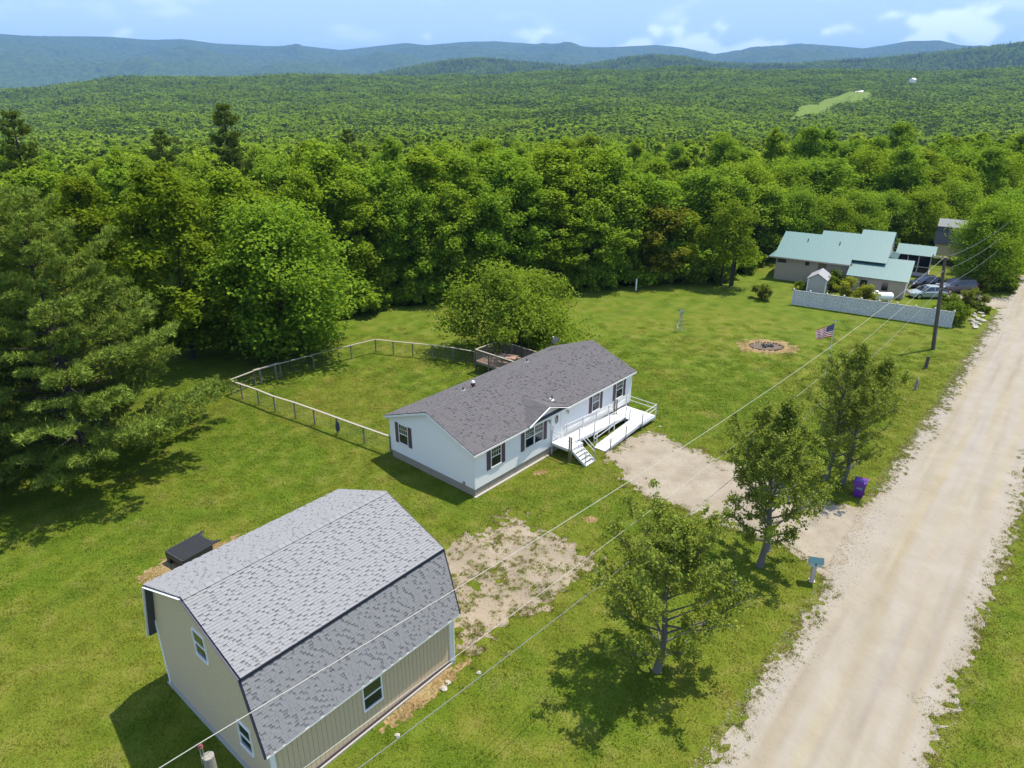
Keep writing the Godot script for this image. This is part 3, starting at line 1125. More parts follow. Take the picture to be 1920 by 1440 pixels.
	for k in 20:
		ring.append(Vector2(cos(TAU * k / 20) * 0.19, sin(TAU * k / 20) * 0.34))
	b.prism(ring, 0.035, 0.042, Transform3D(Basis(), Vector3(8.11, 2.5, 0)))
	part("oval_pane", b, M.upper_glass, door)
	b = MB.new()
	for k in 20:
		var a := ring[k] * 1.1
		var q := ring[(k + 1) % 20] * 1.1
		b.bar(Vector3(8.11 + a.x, 2.5 + a.y, 0.045), Vector3(8.11 + q.x, 2.5 + q.y, 0.045), 0.03, 0.03)
	b.bx(Vector3(8.1, 2.2, 0.042), Vector3(8.12, 2.8, 0.05))
	b.bx(Vector3(7.95, 2.49, 0.042), Vector3(8.27, 2.51, 0.05))
	part("oval_frame", b, M.white_trim, door)
	for y in [1.9, 2.06]:
		b = MB.new()
		b.tube(Vector3(7.72, y, 0.035), Vector3(7.72, y, 0.1), 0.03, 0.035, 8)
		part("door_handle", b, M.grey_metal, door)
	for p in [Vector3(7.22, 2.72, 0.02), Vector3(9.3, 2.72, 0.02)]:
		b = MB.new()
		b.bx(Vector3(-0.05, -0.07, 0), Vector3(0.05, 0.07, 0.02))
		b.tube(Vector3(0, 0.02, 0.02), Vector3(0, 0.02, 0.14), 0.015, 0.015, 6)
		b.tube(Vector3(0, 0.07, 0.14), Vector3(0, -0.16, 0.14), 0.07, 0.045, 8)
		part("porch_light", b, M.grey_metal, h).position = p
	# pipes and the furnace flue on the roof
	for p in [[4.63, -5.56, 0.3, 0.045], [12.08, -6.04, 0.3, 0.045], [8.61, -0.8, 0.32, 0.05]]:
		var y: float = r_y + 0.1 - absf(p[1] + W / 2) * sl
		b = MB.new()
		b.tube(Vector3(0, -0.1, 0), Vector3(0, p[2], 0), p[3], p[3], 8)
		var v := part("vent_pipe", b, M.dark_metal, ro)
		v.position = Vector3(p[0], y, p[1])
		b = MB.new()
		b.box(Transform3D(Basis(Vector3.RIGHT, atan(sl) * (1.0 if p[1] > -W / 2 else -1.0)), Vector3(0, 0.03, 0)), Vector3(0.26, 0.014, 0.3))
		part("vent_flashing", b, M.white_metal, v)
	b = MB.new()
	b.tube(Vector3(0, -0.1, 0), Vector3(0, 0.36, 0), 0.1, 0.1, 12)
	b.tube(Vector3(0, 0.14, 0), Vector3(0, 0.3, 0), 0.17, 0.15, 12)
	var flue := part("furnace_flue", b, pm("flue_red", 0.09, 0.03, 0.028, 0.6), ro)
	flue.position = Vector3(5.56, r_y + 0.1 - absf(-5.49 + W / 2) * sl, -5.49)
	b = MB.new()
	b.tube(Vector3(0, 0.34, 0), Vector3(0, 0.46, 0), 0.16, 0.09, 12)
	part("flue_cap", b, M.white_metal, flue)
	# meter box on the gable
	b = MB.new()
	b.bx(Vector3(-0.07, 0.6, -1.0), Vector3(-0.012, 0.8, -0.84))
	part("meter_box", b, M.grey_metal, h)
	# satellite dish on the rear slope
	var d := thing("satellite_dish", "grey satellite dish on a bent mast at the roof's rear edge", "satellite dish", h.transform * Vector3(16.4, r_y + 0.1 - 2.5 * sl, -6.55), HOUSE_TURN)
	b = MB.new()
	b.tube(Vector3(0, -0.05, 0), Vector3(0, 0.25, -0.06), 0.022, 0.022, 6)
	b.tube(Vector3(0, 0.25, -0.06), Vector3(0, 0.62, -0.06), 0.022, 0.022, 6)
	part("mast", b, M.grey_metal, d)
	b = MB.new()
	var dir := Vector3(0.35, 0.45, -0.8).normalized()
	var dxv := dir.cross(Vector3.UP).normalized()
	var dyv := dxv.cross(dir)
	for k in 16:
		var a0 := TAU * k / 16
		var a1 := TAU * (k + 1) / 16
		for rg in 3:
			var ra := 0.13 * rg
			var rb := 0.13 * (rg + 1)
			var f := func(a, r): return Vector3(0, 0.62, -0.06) + (dxv * cos(a) * 0.85 + dyv * sin(a)) * r + dir * r * r * 0.6
			b.face(f.call(a0, ra), f.call(a0, rb), f.call(a1, rb), f.call(a1, ra), dir)
	part("dish", b, M.grey_metal, d)
	b = MB.new()
	b.bar(Vector3(0, 0.4, -0.06), Vector3(0, 0.62, -0.06) + dir * 0.5, 0.02, 0.02)
	b.box(Transform3D(Basis(), Vector3(0, 0.62, -0.06) + dir * 0.5), Vector3(0.1, 0.07, 0.1))
	part("feed_arm", b, M.white_metal, d)


# ---------------------------------------------------------------- the white ramp and its steps
func rail(parent: Node3D, pts: Array, mat: Material) -> void:
	var b := MB.new()
	for k in pts.size() - 1:
		b.tube(pts[k], pts[k + 1], 0.024, 0.024, 6)
	part("handrail", b, mat, parent)


func make_ramp() -> void:
	var r := thing("wheelchair_ramp", "white metal wheelchair ramp doubling back along the house front", "ramp", HOUSE_AT, HOUSE_TURN)
	var wm: Material = M.white_metal
	# landing at the door, upper run, turning platform, lower run (x along the house, z out from it)
	var b := MB.new()
	b.bx(Vector3(7.55, 0.86, 0.05), Vector3(9.0, 0.92, 1.75))
	b.bx(Vector3(7.55, 0.72, 1.71), Vector3(9.0, 0.86, 1.75))
	b.bx(Vector3(7.55, 0.72, 0.05), Vector3(7.59, 0.86, 1.71))
	part("landing", b, wm, r)
	b = MB.new()
	b.bar(Vector3(9.0, 0.89, 0.8), Vector3(15.0, 0.5, 0.8), 0.98, 0.06)
	var upper := part("upper_run", b, wm, r)
	for z in [0.29, 1.31]:
		b = MB.new()
		b.bar(Vector3(9.0, 0.88, z), Vector3(15.0, 0.49, z), 0.04, 0.2)
		part("kerb_rail", b, wm, upper)
	b = MB.new()
	b.bx(Vector3(15.0, 0.44, 0.1), Vector3(16.95, 0.5, 2.85))
	b.bx(Vector3(15.0, 0.32, 2.81), Vector3(16.95, 0.44, 2.85))
	b.bx(Vector3(16.91, 0.32, 0.1), Vector3(16.95, 0.44, 2.81))
	part("turning_platform", b, wm, r)
	b = MB.new()
	b.bar(Vector3(15.0, 0.47, 2.3), Vector3(10.3, 0.04, 2.3), 0.98, 0.06)
	var lower := part("lower_run", b, wm, r)
	for z in [1.79, 2.81]:
		b = MB.new()
		b.bar(Vector3(15.0, 0.47, z), Vector3(10.5, 0.07, z), 0.04, 0.16)
		part("kerb_rail", b, wm, lower)
	# posts
	for p in [[7.58, 0.1, 0.9, 0.98, 0], [9.05, 0.25, 0.9, 0.98, 0], [11.0, 0.25, 0.76, 0.98, 0], [12.7, 0.25, 0.65, 0.98, 0], [14.3, 0.25, 0.54, 0.98, 0], [15.05, 0.2, 0.5, 1.05, 0], [9.05, 1.36, 0.9, 0.98, 0], [10.9, 1.36, 0.77, 0.98, 0], [12.8, 1.36, 0.65, 0.98, 0], [15.0, 1.36, 0.5, 0.98, 0], [10.7, 1.72, 0.1, 0.9, 0], [12.9, 1.72, 0.28, 0.9, 0], [15.0, 1.72, 0.47, 0.9, 0], [16.92, 0.15, 0.5, 0.98, 0], [16.92, 2.82, 0.5, 0.98, 0], [14.9, 2.88, 0.46, 0.95, 1], [12.7, 2.88, 0.26, 0.95, 1], [10.75, 2.88, 0.1, 0.9, 1]]:
		b = MB.new()
		b.bx(Vector3(p[0] - 0.03, -0.02, p[1] - 0.03), Vector3(p[0] + 0.03, p[2] + p[3], p[1] + 0.03))
		part("post", b, M.grey_metal if p[4] else wm, r)
	for p in [[15.02, 0.32], [15.12, 0.44]]:
		b = MB.new()
		b.bx(Vector3(p[0] - 0.04, -0.02, p[1] - 0.04), Vector3(p[0] + 0.04, 1.75, p[1] + 0.04))
		part("post", b, M.weathered_wood, r)
	for z in [1.62, 1.78]:
		b = MB.new()
		b.bx(Vector3(7.52, -0.02, z - 0.04), Vector3(7.6, 1.9, z + 0.04))
		part("post", b, M.olive_wood, r)
	# rails, two heights each
	for y in [0.92, 0.6]:
		rail(r, [Vector3(9.05, 0.9 + y, 0.25), Vector3(15.05, 0.5 + y, 0.25)], wm)
		rail(r, [Vector3(9.05, 0.9 + y, 1.36), Vector3(15.0, 0.5 + y, 1.36)], wm)
		rail(r, [Vector3(16.92, 0.5 + y, 0.15), Vector3(16.92, 0.5 + y, 2.82), Vector3(14.9, 0.46 + y, 2.85)], wm)
		rail(r, [Vector3(15.1, 0.5 + y, 0.15), Vector3(16.92, 0.5 + y, 0.15)], wm)
		rail(r, [Vector3(15.0, 0.44 + y, 1.72), Vector3(10.45, 0.04 + y, 1.72)], wm)
		rail(r, [Vector3(14.9, 0.46 + y, 2.88), Vector3(10.75, 0.08 + y, 2.88)], wm)
		rail(r, [Vector3(7.58, 0.9 + y, 0.1), Vector3(7.58, 0.9 + y, 1.62)], wm)
		rail(r, [Vector3(9.05, 0.9 + y, 1.36), Vector3(8.95, 0.9 + y, 1.72)], wm)
	rail(r, [Vector3(9.05, 1.82, 0.25), Vector3(8.75, 1.82, 0.25), Vector3(8.75, 1.5, 0.25), Vector3(9.05, 1.5, 0.25)], wm)
	rail(r, [Vector3(10.45, 0.96, 1.72), Vector3(10.3, 0.8, 1.72), Vector3(10.45, 0.64, 1.72)], wm)
	rail(r, [Vector3(10.75, 1.0, 2.88), Vector3(10.55, 0.95, 2.88), Vector3(10.5, 0.68, 2.88), Vector3(10.75, 0.68, 2.88)], wm)
	# steps
	var s := thing("porch_steps", "white metal open steps with handrails down from the ramp landing", "steps", HOUSE_AT, HOUSE_TURN)
	for k in 5:
		b = MB.new()
		var y := 0.74 - k * 0.165
		var z := 1.9 + k * 0.235
		b.bx(Vector3(7.72, y - 0.03, z - 0.13), Vector3(8.72, y, z + 0.13))
		b.bx(Vector3(7.72, y - 0.07, z + 0.11), Vector3(8.72, y - 0.03, z + 0.13))
		part("tread", b, wm, s)
	for x in [7.69, 8.75]:
		b = MB.new()
		b.bar(Vector3(x, 0.78, 1.75), Vector3(x, 0.02, 2.95), 0.04, 0.18)
		part("stringer", b, wm, s)
		for y in [0.92, 0.6]:
			rail(s, [Vector3(x, 0.88 + y, 1.78), Vector3(x, 0.12 + y, 2.95)], wm)
		b = MB.new()
		b.bx(Vector3(x - 0.025, 0, 2.9), Vector3(x + 0.025, 1.04, 2.95))
		part("post", b, M.grey_metal if x > 8 else wm, s)


func make_deck() -> void:
	var d := thing("back_deck", "weathered wooden deck with picket railing behind the house", "deck", HOUSE_AT, HOUSE_TURN)
	var x0 := 14.95
	var x1 := 18.05
	var z0 := -14.4
	var z1 := -8.1
	var y := 1.15
	var n := 22
	for k in n:
		var b := MB.new()
		var w := (x1 - x0) / n
		b.bx(Vector3(x0 + k * w + 0.006, y - 0.04, z0), Vector3(x0 + (k + 1) * w - 0.006, y + rr(-0.003, 0.003), z1))
		part("deck_board", b, M.red_deck, d)
	var b := MB.new()
	for e in [[Vector3(x0, y - 0.15, z0), Vector3(x1, y - 0.15, z0)], [Vector3(x0, y - 0.15, z0), Vector3(x0, y - 0.15, z1)], [Vector3(x1, y - 0.15, z0), Vector3(x1, y - 0.15, z1)]]:
		b.bar(e[0], e[1], 0.05, 0.2)
	part("joist", b, M.weathered_wood, d)
	for e in [[Vector3(x0, 0, z0), Vector3(x1, 0, z0)], [Vector3(x0, 0, z0), Vector3(x0, 0, z1)], [Vector3(x1, 0, z0), Vector3(x1, 0, z1)]]:
		var len := (e[1] - e[0] as Vector3).length()
		var posts := int(round(len / 1.5))
		for k in posts + 1:
			var p: Vector3 = e[0].lerp(e[1], float(k) / posts)
			b = MB.new()
			b.bx(p + Vector3(-0.045, -0.05, -0.045), p + Vector3(0.045, y + 1.02, 0.045))
			part("post", b, M.weathered_wood, d)
		var m := int(len / 0.14)
		for k in m:
			var p: Vector3 = e[0].lerp(e[1], (k + 0.5) / m)
			b = MB.new()
			b.bx(p + Vector3(-0.022, y + 0.06, -0.022), p + Vector3(0.022, y + 1.0, 0.022))
			part("picket", b, M.weathered_wood, d)
		b = MB.new()
		b.bar(e[0] + Vector3(0, y + 1.05, 0), e[1] + Vector3(0, y + 1.05, 0), 0.14, 0.04)
		part("top_rail", b, M.rail_wood, d)
	# a round picnic table stands on it
	var t := thing("picnic_table", "reddish wooden picnic table standing on the back deck", "table", d.transform * Vector3(16.2, y + 0.005, -11.6), HOUSE_TURN + 0.3)
	for k in 6:
		b = MB.new()
		b.bx(Vector3(-0.5 + k * 0.168, 0.7, -0.8), Vector3(-0.34 + k * 0.168, 0.74, 0.8))
		part("table_board", b, M.red_deck, t)
	for x in [-0.75, 0.75]:
		b = MB.new()
		b.bx(Vector3(x - 0.14, 0.4, -0.8), Vector3(x + 0.14, 0.44, 0.8))
		part("bench", b, M.red_deck, t)
	for z in [-0.55, 0.55]:
		for s in [-1, 1]:
			b = MB.new()
			b.bar(Vector3(s * 0.6, 0, z), Vector3(s * 0.3, 0.7, z), 0.08, 0.04)
			part("leg", b, M.red_deck, t)
		b = MB.new()
		b.bx(Vector3(-0.85, 0.35, z - 0.03), Vector3(0.85, 0.4, z + 0.03))
		part("brace", b, M.red_deck, t)


# ---------------------------------------------------------------- the garage
func make_garage() -> void:
	var turn := PI / 2 - 0.7095
	var g := thing("gambrel_garage", "tan garage with a light grey gambrel shingle roof", "garage", Vector3(-8.403, 0.03, -17.546), turn)
	var W := 8.383
	var L := 8.815
	var he := 2.7
	var hk := 5.7
	var hr := 7.08
	var wb := 0.6
	var eo := 0.28
	var og := 0.28
	var top := func(z):   # underside of the roof at depth z (0 to W)
		var q: float = minf(z, W - z)
		return (hk - 0.07) - (wb - q) * (hk - he) / (wb + eo) if q < wb else lerpf(hk - 0.07, hr - 0.07, (q - wb) / (W / 2 - wb))
	# inner core and slab
	var b := MB.new()
	b.bx(Vector3(-0.1, -0.2, -W - 0.1), Vector3(L + 0.1, 0.06, 0.1))
	part("slab", b, M.concrete, g)
	b = MB.new()
	var prof := PackedVector2Array([Vector2(0.03, 0.06), Vector2(W - 0.03, 0.06)])
	for z in [W - 0.03, W - wb, W / 2, wb, 0.03]:
		prof.append(Vector2(z, top.call(z) - 0.02))
	var across := Transform3D(Basis(Vector3(0, 0, -1), Vector3.UP, Vector3(1, 0, 0)), Vector3())
	b.prism(prof, 0.03, L - 0.03, across)
	part("wall", b, M.soffit, g)
	# upright siding boards, one by one
	var n := 43
	for side in 2:
		for k in n:
			b = MB.new()
			var w := L / n
			b.bx(Vector3(k * w + 0.006, 0.12, -0.03), Vector3((k + 1) * w - 0.006, top.call(0.0), 0.0))
			var o := part("siding_board", b, M.tan_siding, g)
			if side == 1:
				o.transform = Transform3D(Basis(Vector3.UP, PI), Vector3(L, 0, -W))
	n = 41
	for side in 2:
		for k in n:
			b = MB.new()
			var w := W / n
			var a := k * w + 0.006
			var e := (k + 1) * w - 0.006
			var p := PackedVector2Array([Vector2(a, 0.12), Vector2(e, 0.12), Vector2(e, top.call(e))])
			for z in [W - wb, W / 2, wb]:
				if z > a + 0.01 and z < e - 0.01:
					p.append(Vector2(z, top.call(z)))
			p.append(Vector2(a, top.call(a)))
			b.prism(p, 0.0, 0.03, across)
			var o := part("siding_board", b, M.tan_siding, g)
			o.position.x = 0.0 if side == 0 else L - 0.03
	# skirt, corner boards
	for z in [[0.0, 0.03], [-W - 0.03, -W]]:
		b = MB.new()
		b.bx(Vector3(-0.02, 0.0, z[0]), Vector3(L + 0.02, 0.2, z[1]))
		part("skirt_board", b, M.garage_skirt, g)
	for x in [-0.02, L]:
		b = MB.new()
		b.bx(Vector3(x, 0.0, -W), Vector3(x + 0.02, 0.14, 0))
		part("skirt_board", b, M.concrete, g)
	for x in [0.0, L]:
		for z in [0.0, -W]:
			b = MB.new()
			var s := -1.0 if x == 0.0 else 1.0
			var q := 1.0 if z == 0.0 else -1.0
			b.bx(Vector3(x + s * 0.03, 0.06, z - q * 0.1), Vector3(x, top.call(0.0) - 0.1, z + q * 0.035))
			b.bx(Vector3(x, 0.06, z), Vector3(x - s * 0.12, top.call(0.0) - 0.1, z + q * 0.035))
			part("corner_board", b, M.white_trim, g)
	# roof planes
	var frames := []
	var ex := Vector3(L, 0, 0)
	for q in [[Vector3(-og, he, eo), Vector3(-og, hk, -wb), 1], [Vector3(-og, hk + 0.02, -wb + 0.05), Vector3(-og, hr, -W / 2), 1], [Vector3(L + og, he, -W - eo), Vector3(L + og, hk, -W + wb), -1], [Vector3(L + og, hk + 0.02, -W + wb - 0.05), Vector3(L + og, hr, -W / 2), -1]]:
		frames.append([slope_frame(q[0], q[0] + ex * q[2], q[1]), (q[1] - q[0] as Vector3).length()])
	var long := L + 2 * og
	var eye := g.transform.affine_inverse() * Vector3(0, CAM_HEIGHT, 0)
	var ranked := []
	var k := 0
	var roofs := []
	for f in frames:
		b = MB.new()
		var t: Transform3D = f[0]
		b.box(t * Transform3D(Basis(), Vector3(long / 2, f[1] / 2, -0.05)), Vector3(long, f[1], 0.09))
		var ro := part("roof", b, M.roof_deck, g)
		roofs.append(ro)
		# a darker under-course shows in the gaps between the tabs
		var under := MB.new()
		under.use_c = true
		var rows := int(ceil(f[1] / 0.125))
		for j in rows:
			var y0 := j * 0.125
			var y1 := minf(y0 + 0.132, f[1])
			var x := 0.0
			while x < long:
				var w := minf(rr(0.5, 1.0), long - x)
				under.col = Color(0.9, 0.9, 0.91) * rr(0.94, 1.06)
				under.face(t * Vector3(x, y0, 0.008), t * Vector3(x + w, y0, 0.008), t * Vector3(x + w, y1, 0.001), t * Vector3(x, y1, 0.001), t.basis.z)
				x += w
		gaps = []
		var scratch := MB.new()
		for q in shingles(scratch, t, long, f[1], 0.125, 0.024, Color(1, 1, 1), 0.05, 0.5, func(_x, _y): return true):
			ranked.append([eye.distance_to(t * Vector3(q[0], q[2], 0)) + (100.0 if t.basis.z.dot(eye - t.origin) < 0 else 0.0), q, k])
		# the printed dark band that shows at the top of each gap
		for q in gaps:
			under.col = Color(0.38, 0.38, 0.4) * rr(0.8, 1.3)
			var ya: float = lerpf(q[2], q[3], rr(0.6, 0.74))
			under.face(t * Vector3(q[0], ya, 0.011), t * Vector3(q[1], ya, 0.011), t * Vector3(q[1], q[3] + 0.004, 0.006), t * Vector3(q[0], q[3] + 0.004, 0.006), t.basis.z)
		part("under_course", under, M.garage_shingle, ro, "stuff")
		k += 1
	ranked.sort_custom(func(a, c): return a[0] < c[0])
	var rest := []
	for f in frames:
		var mb := MB.new()
		mb.use_c = true
		rest.append(mb)
	for i in ranked.size():
		var q: Array = ranked[i][1]
		var fi: int = ranked[i][2]
		if i < 300:
			b = MB.new()
			b.use_c = true
			b.col = q[4]
			tab(b, frames[fi][0], q, 0.026)
			part("shingle", b, M.garage_shingle, roofs[fi])
		else:
			rest[fi].col = q[4]
			tab(rest[fi], frames[fi][0], q, 0.026)
	for i in 4:
		part("shingles", rest[i], M.garage_shingle, roofs[i], "stuff")
	# ridge cap, break flashing, rake and eave trim
	b = MB.new()
	b.use_c = true
	var x := -og
	while x < L + og - 0.05:
		b.col = Color(1.05, 1.05, 1.05) * rr(0.85, 1.12)
		var nx := minf(x + 0.3, L + og)
		for s in [-1, 1]:
			b.face(Vector3(x, hr + 0.05, -W / 2), Vector3(nx, hr + 0.035, -W / 2), Vector3(nx, hr - 0.02, -W / 2 + s * 0.16), Vector3(x, hr - 0.005, -W / 2 + s * 0.16), Vector3(0, 1, s * 0.3))
		x = nx
	part("ridge_cap", b, M.garage_shingle, g)
	for s in [1, -1]:
		b = MB.new()
		var z := -wb + 0.055 if s == 1 else -W + wb - 0.055
		b.bx(Vector3(-og, hk - 0.1, z - 0.02), Vector3(L + og, hk + 0.015, z + 0.02))
		part("flashing", b, M.flashing, g)
		b = MB.new()
		var ze := eo if s == 1 else -W - eo
		b.bx(Vector3(-og, he - 0.09, ze - 0.02), Vector3(L + og, he - 0.01, ze + 0.02))
		part("eave_trim", b, M.white_trim, g)
		for xx in [-og - 0.012, L + og + 0.012]:
			b = MB.new()
			b.bar(Vector3(xx, he - 0.05, ze), Vector3(xx, hk - 0.06, -wb if s == 1 else -W + wb), 0.025, 0.14, Vector3(1, 0, 0))
			b.bar(Vector3(xx, hk - 0.05, -wb if s == 1 else -W + wb), Vector3(xx, hr - 0.06, -W / 2), 0.025, 0.14, Vector3(1, 0, 0))
			part("rake_trim", b, M.flashing if s == 1 else M.white_trim, g)
	# windows
	window(g, Transform3D(Basis(), Vector3(4.42, 1.69, 0.0)), 0.86, 1.16, 0, M.white_trim, 0.06)
	var gb := Basis(Vector3.UP, -PI / 2)
	window(g, Transform3D(gb, Vector3(0, 4.75, -4.08)), 0.8, 1.14, 0, M.white_trim, 0.06)
	window(g, Transform3D(gb, Vector3(0, 1.85, -1.73)), 0.8, 1.14, 0, M.white_trim, 0.06)
	# downspout at the far front corner
	b = MB.new()
	b.tube(Vector3(L + 0.06, 0.1, 0.08), Vector3(L + 0.06, 2.6, 0.08), 0.04, 0.04, 8)
	part("downspout", b, M.white_trim, g)
	# black pickup bed liner, upside down behind the garage
	var bl := thing("bed_liner", "black ribbed plastic pickup bed liner lying upside down behind the garage", "bed liner", Vector3(-18.0, 0.0, -30.95), turn + 0.12)
	bl.scale = Vector3(1.0, 1.35, 1.0)
	b = MB.new()
	var half := 0.78
	var lenb := 2.35
	b.prism(PackedVector2Array([Vector2(0, half), Vector2(0, -half), Vector2(lenb, -half), Vector2(lenb - 0.28, -half + 0.2), Vector2(lenb - 0.42, -0.2), Vector2(lenb - 0.42, 0.2), Vector2(lenb - 0.28, half - 0.2), Vector2(lenb, half)]), 0.5, 0.54, Transform3D(Basis(Vector3(1, 0, 0), Vector3(0, 0, -1), Vector3.UP), Vector3()))
	part("panel", b, M.bed_liner, bl)
	for i in 11:
		b = MB.new()
		var z := -half + 0.1 + i * (2 * half - 0.2) / 10
		var cut := 0.47 if absf(z) < 0.55 else 0.2
		b.bx(Vector3(0.08, 0.54, z - 0.03), Vector3(lenb - cut, 0.565, z + 0.03))
		part("rib", b, M.bed_liner, bl)
	for s in [-1, 1]:
		b = MB.new()
		b.bar(Vector3(0.0, 0.27, s * (half + 0.01)), Vector3(1.75, 0.27, s * (half + 0.01)), 0.04, 0.54)
		b.bar(Vector3(0.5, 0.06, s * (half + 0.05)), Vector3(1.2, 0.06, s * (half + 0.05)), 0.1, 0.12)
		part("side_wall", b, M.bed_liner, bl)
	b = MB.new()
	b.bx(Vector3(-0.04, 0.3, -half), Vector3(0.0, 0.54, half))
	b.bx(Vector3(-0.03, 0.0, -half), Vector3(0.0, 0.3, -half + 0.3))
	part("end_wall", b, M.bed_liner, bl)


# ---------------------------------------------------------------- the neighbour's house and yard
func roof_sheets(parent: Node3D, a: Vector3, b: Vector3, c: Vector3, mat: Material) -> void:
	# ribbed metal sheets side by side: eave from a to b, up to c above a
	var t := slope_frame(a, b, c)
	if t.basis.z.y < 0:
		t.basis.z = -t.basis.z
	var w := (b - a).length()
	var run := (c - a).length()
	var n := maxi(1, int(round(w / 0.92)))
	for k in n:
		var m := MB.new()
		var x0 := w * k / n
		var x1 := w * (k + 1) / n
		m.box(t * Transform3D(Basis(), Vector3((x0 + x1) / 2, run / 2, -0.03 + 0.003 * (k % 2))), Vector3(x1 - x0, run, 0.05))
		for j in 3:
			var x := lerpf(x0, x1, (j + 0.02) / 3.0) + 0.02
			m.box(t * Transform3D(Basis(), Vector3(x, run / 2, 0.012)), Vector3(0.035, run, 0.03))
		part("roof_sheet", m, mat, parent)


func yard_window(parent: Node3D, x0: float, y0: float, x1: float, y1: float, z: float) -> void:
	var f := MB.new()
	f.bx(Vector3(x0 - 0.06, y0 - 0.06, z), Vector3(x1 + 0.06, y0, z + 0.04))
	f.bx(Vector3(x0 - 0.06, y1, z), Vector3(x1 + 0.06, y1 + 0.06, z + 0.04))
	f.bx(Vector3(x0 - 0.06, y0, z), Vector3(x0, y1, z + 0.04))
	f.bx(Vector3(x1, y0, z), Vector3(x1 + 0.06, y1, z + 0.04))
	var o := part("window", f, M.beige_siding, parent)
	f = MB.new()
	f.quad(Vector3(x0, y1, z + 0.02), Vector3(x1, y1, z + 0.02), Vector3(x1, y0, z + 0.02), Vector3(x0, y0, z + 0.02))
	part("pane", f, M.lower_glass, o)


func make_neighbour() -> void:
	var turn := -0.555
	var at := Vector3(34.74, 0, -91.86)
	var h := thing("neighbour_house", "long beige house with pale teal metal roofs behind the white fence", "house", at, turn)
	# walls: a front x, y block and two gables; across maps x to depth
	var across := Transform3D(Basis(Vector3(0, 0, -1), Vector3.UP, Vector3(1, 0, 0)), Vector3())
	var b := MB.new()
	b.prism(PackedVector2Array([Vector2(0, -0.3), Vector2(10.6, -0.3), Vector2(10.6, 3.15), Vector2(5.2, 5.25), Vector2(0, 3.15)]), 0.0, 4.3, across)
	b.prism(PackedVector2Array([Vector2(0, -0.3), Vector2(12.2, -0.3), Vector2(12.2, 3.2), Vector2(6.2, 5.65), Vector2(0, 3.15)]), 4.3, 8.95, across)
	part("wall", b, M.beige_siding, h)
	b = MB.new()
	b.prism(PackedVector2Array([Vector2(1.2, -0.3), Vector2(12.6, -0.3), Vector2(12.6, 4.0), Vector2(7.25, 6.1), Vector2(1.2, 3.6)]), 8.95, 12.6, across)
	part("gable_wall", b, M.pink_siding, h)
	part("siding", lap_siding(0.0, 3.1, 0.14, func(_y): return Vector2(0.0, 9.2)), M.beige_siding, h)
	var s := 0.403
	roof_sheets(h, Vector3(-0.3, 3.05, 0.5), Vector3(4.3, 3.05, 0.5), Vector3(-0.3, 5.4, -5.2), M.teal_roof)
	roof_sheets(h, Vector3(-0.3, 3.1, -10.9), Vector3(4.3, 3.1, -10.9), Vector3(-0.3, 5.4, -5.2), M.teal_roof)
	roof_sheets(h, Vector3(4.3, 3.05, 0.5), Vector3(8.95, 3.05, 0.5), Vector3(4.3, 5.8, -6.2), M.teal_roof)
	roof_sheets(h, Vector3(4.3, 3.2, -12.5), Vector3(8.95, 3.2, -12.5), Vector3(4.3, 5.8, -6.2), M.teal_roof)
	roof_sheets(h, Vector3(8.95, 3.54, -0.55), Vector3(12.85, 3.54, -0.55), Vector3(8.95, 6.24, -7.25), M.teal_roof)
	roof_sheets(h, Vector3(8.95, 4.0, -12.9), Vector3(12.85, 4.0, -12.9), Vector3(8.95, 6.24, -7.25), M.teal_roof)
	b = MB.new()
	b.face(Vector3(-0.95, 2.98, 0.5), Vector3(-0.3, 3.05, 0.5), Vector3(-0.3, 3.6, -0.85), Vector3(-0.42, 3.5, -0.7), Vector3.UP)
	part("roof_flare", b, M.teal_roof, h)
	b = MB.new()
	b.bx(Vector3(-0.9, 2.88, 0.5), Vector3(9.0, 3.02, 0.54))
	part("gutter", b, M.beige_siding, h)
	for p in [[0.2, 2.25, 1.3, 2.9], [3.65, 2.25, 4.15, 2.95]]:
		yard_window(h, p[0], p[1], p[2], p[3], 0.01)
	b = MB.new()
	b.bx(Vector3(5.25, 0.9, 0.0), Vector3(6.2, 2.95, 0.05))
	part("door", b, pm("brown_door", 0.17, 0.13, 0.07, 0.7), h)
	for x in [3.0, 6.9]:
		b = MB.new()
		var z: float = -3.4
		b.tube(Vector3(x, 4.6, z), Vector3(x, 5.05, z), 0.06, 0.06, 8)
		part("vent_pipe", b, M.dark_metal, h)
	# the front wing, a garage
	b = MB.new()
	b.prism(PackedVector2Array([Vector2(-1.75, -0.3), Vector2(6.4, -0.3), Vector2(6.4, 2.2), Vector2(2.4, 3.72), Vector2(-1.75, 2.2)]), 9.2, 15.5, across)
	part("wing_wall", b, M.beige_siding, h)
	b = MB.new()
	b.prism(PackedVector2Array([Vector2(-1.75, -0.3), Vector2(6.4, -0.3), Vector2(6.4, 2.2), Vector2(2.4, 3.72), Vector2(-1.75, 2.2)]), 15.5, 15.56, across)
	part("wing_gable_wall", b, M.pink_siding, h)
	roof_sheets(h, Vector3(8.9, 2.15, 2.05), Vector3(15.8, 2.15, 2.05), Vector3(8.9, 3.85, -2.4), M.teal_roof)
	roof_sheets(h, Vector3(8.9, 2.15, -6.8), Vector3(15.8, 2.15, -6.8), Vector3(8.9, 3.85, -2.4), M.teal_roof)
	for p in [[10.6, 0.75, 11.35, 1.75], [13.0, 0.75, 13.7, 1.75]]:
		yard_window(h, p[0], p[1], p[2], p[3], 1.76)
	b = MB.new()
	b.bx(Vector3(15.57, 0.0, -4.6), Vector3(15.6, 2.0, -1.8))
	part("garage_door", b, M.white_trim, h)
	# the screened porch
	b = MB.new()
	b.bx(Vector3(13.2, -0.2, -14.2), Vector3(17.4, 0.45, -11.7))
	part("porch_base", b, M.pink_siding, h)
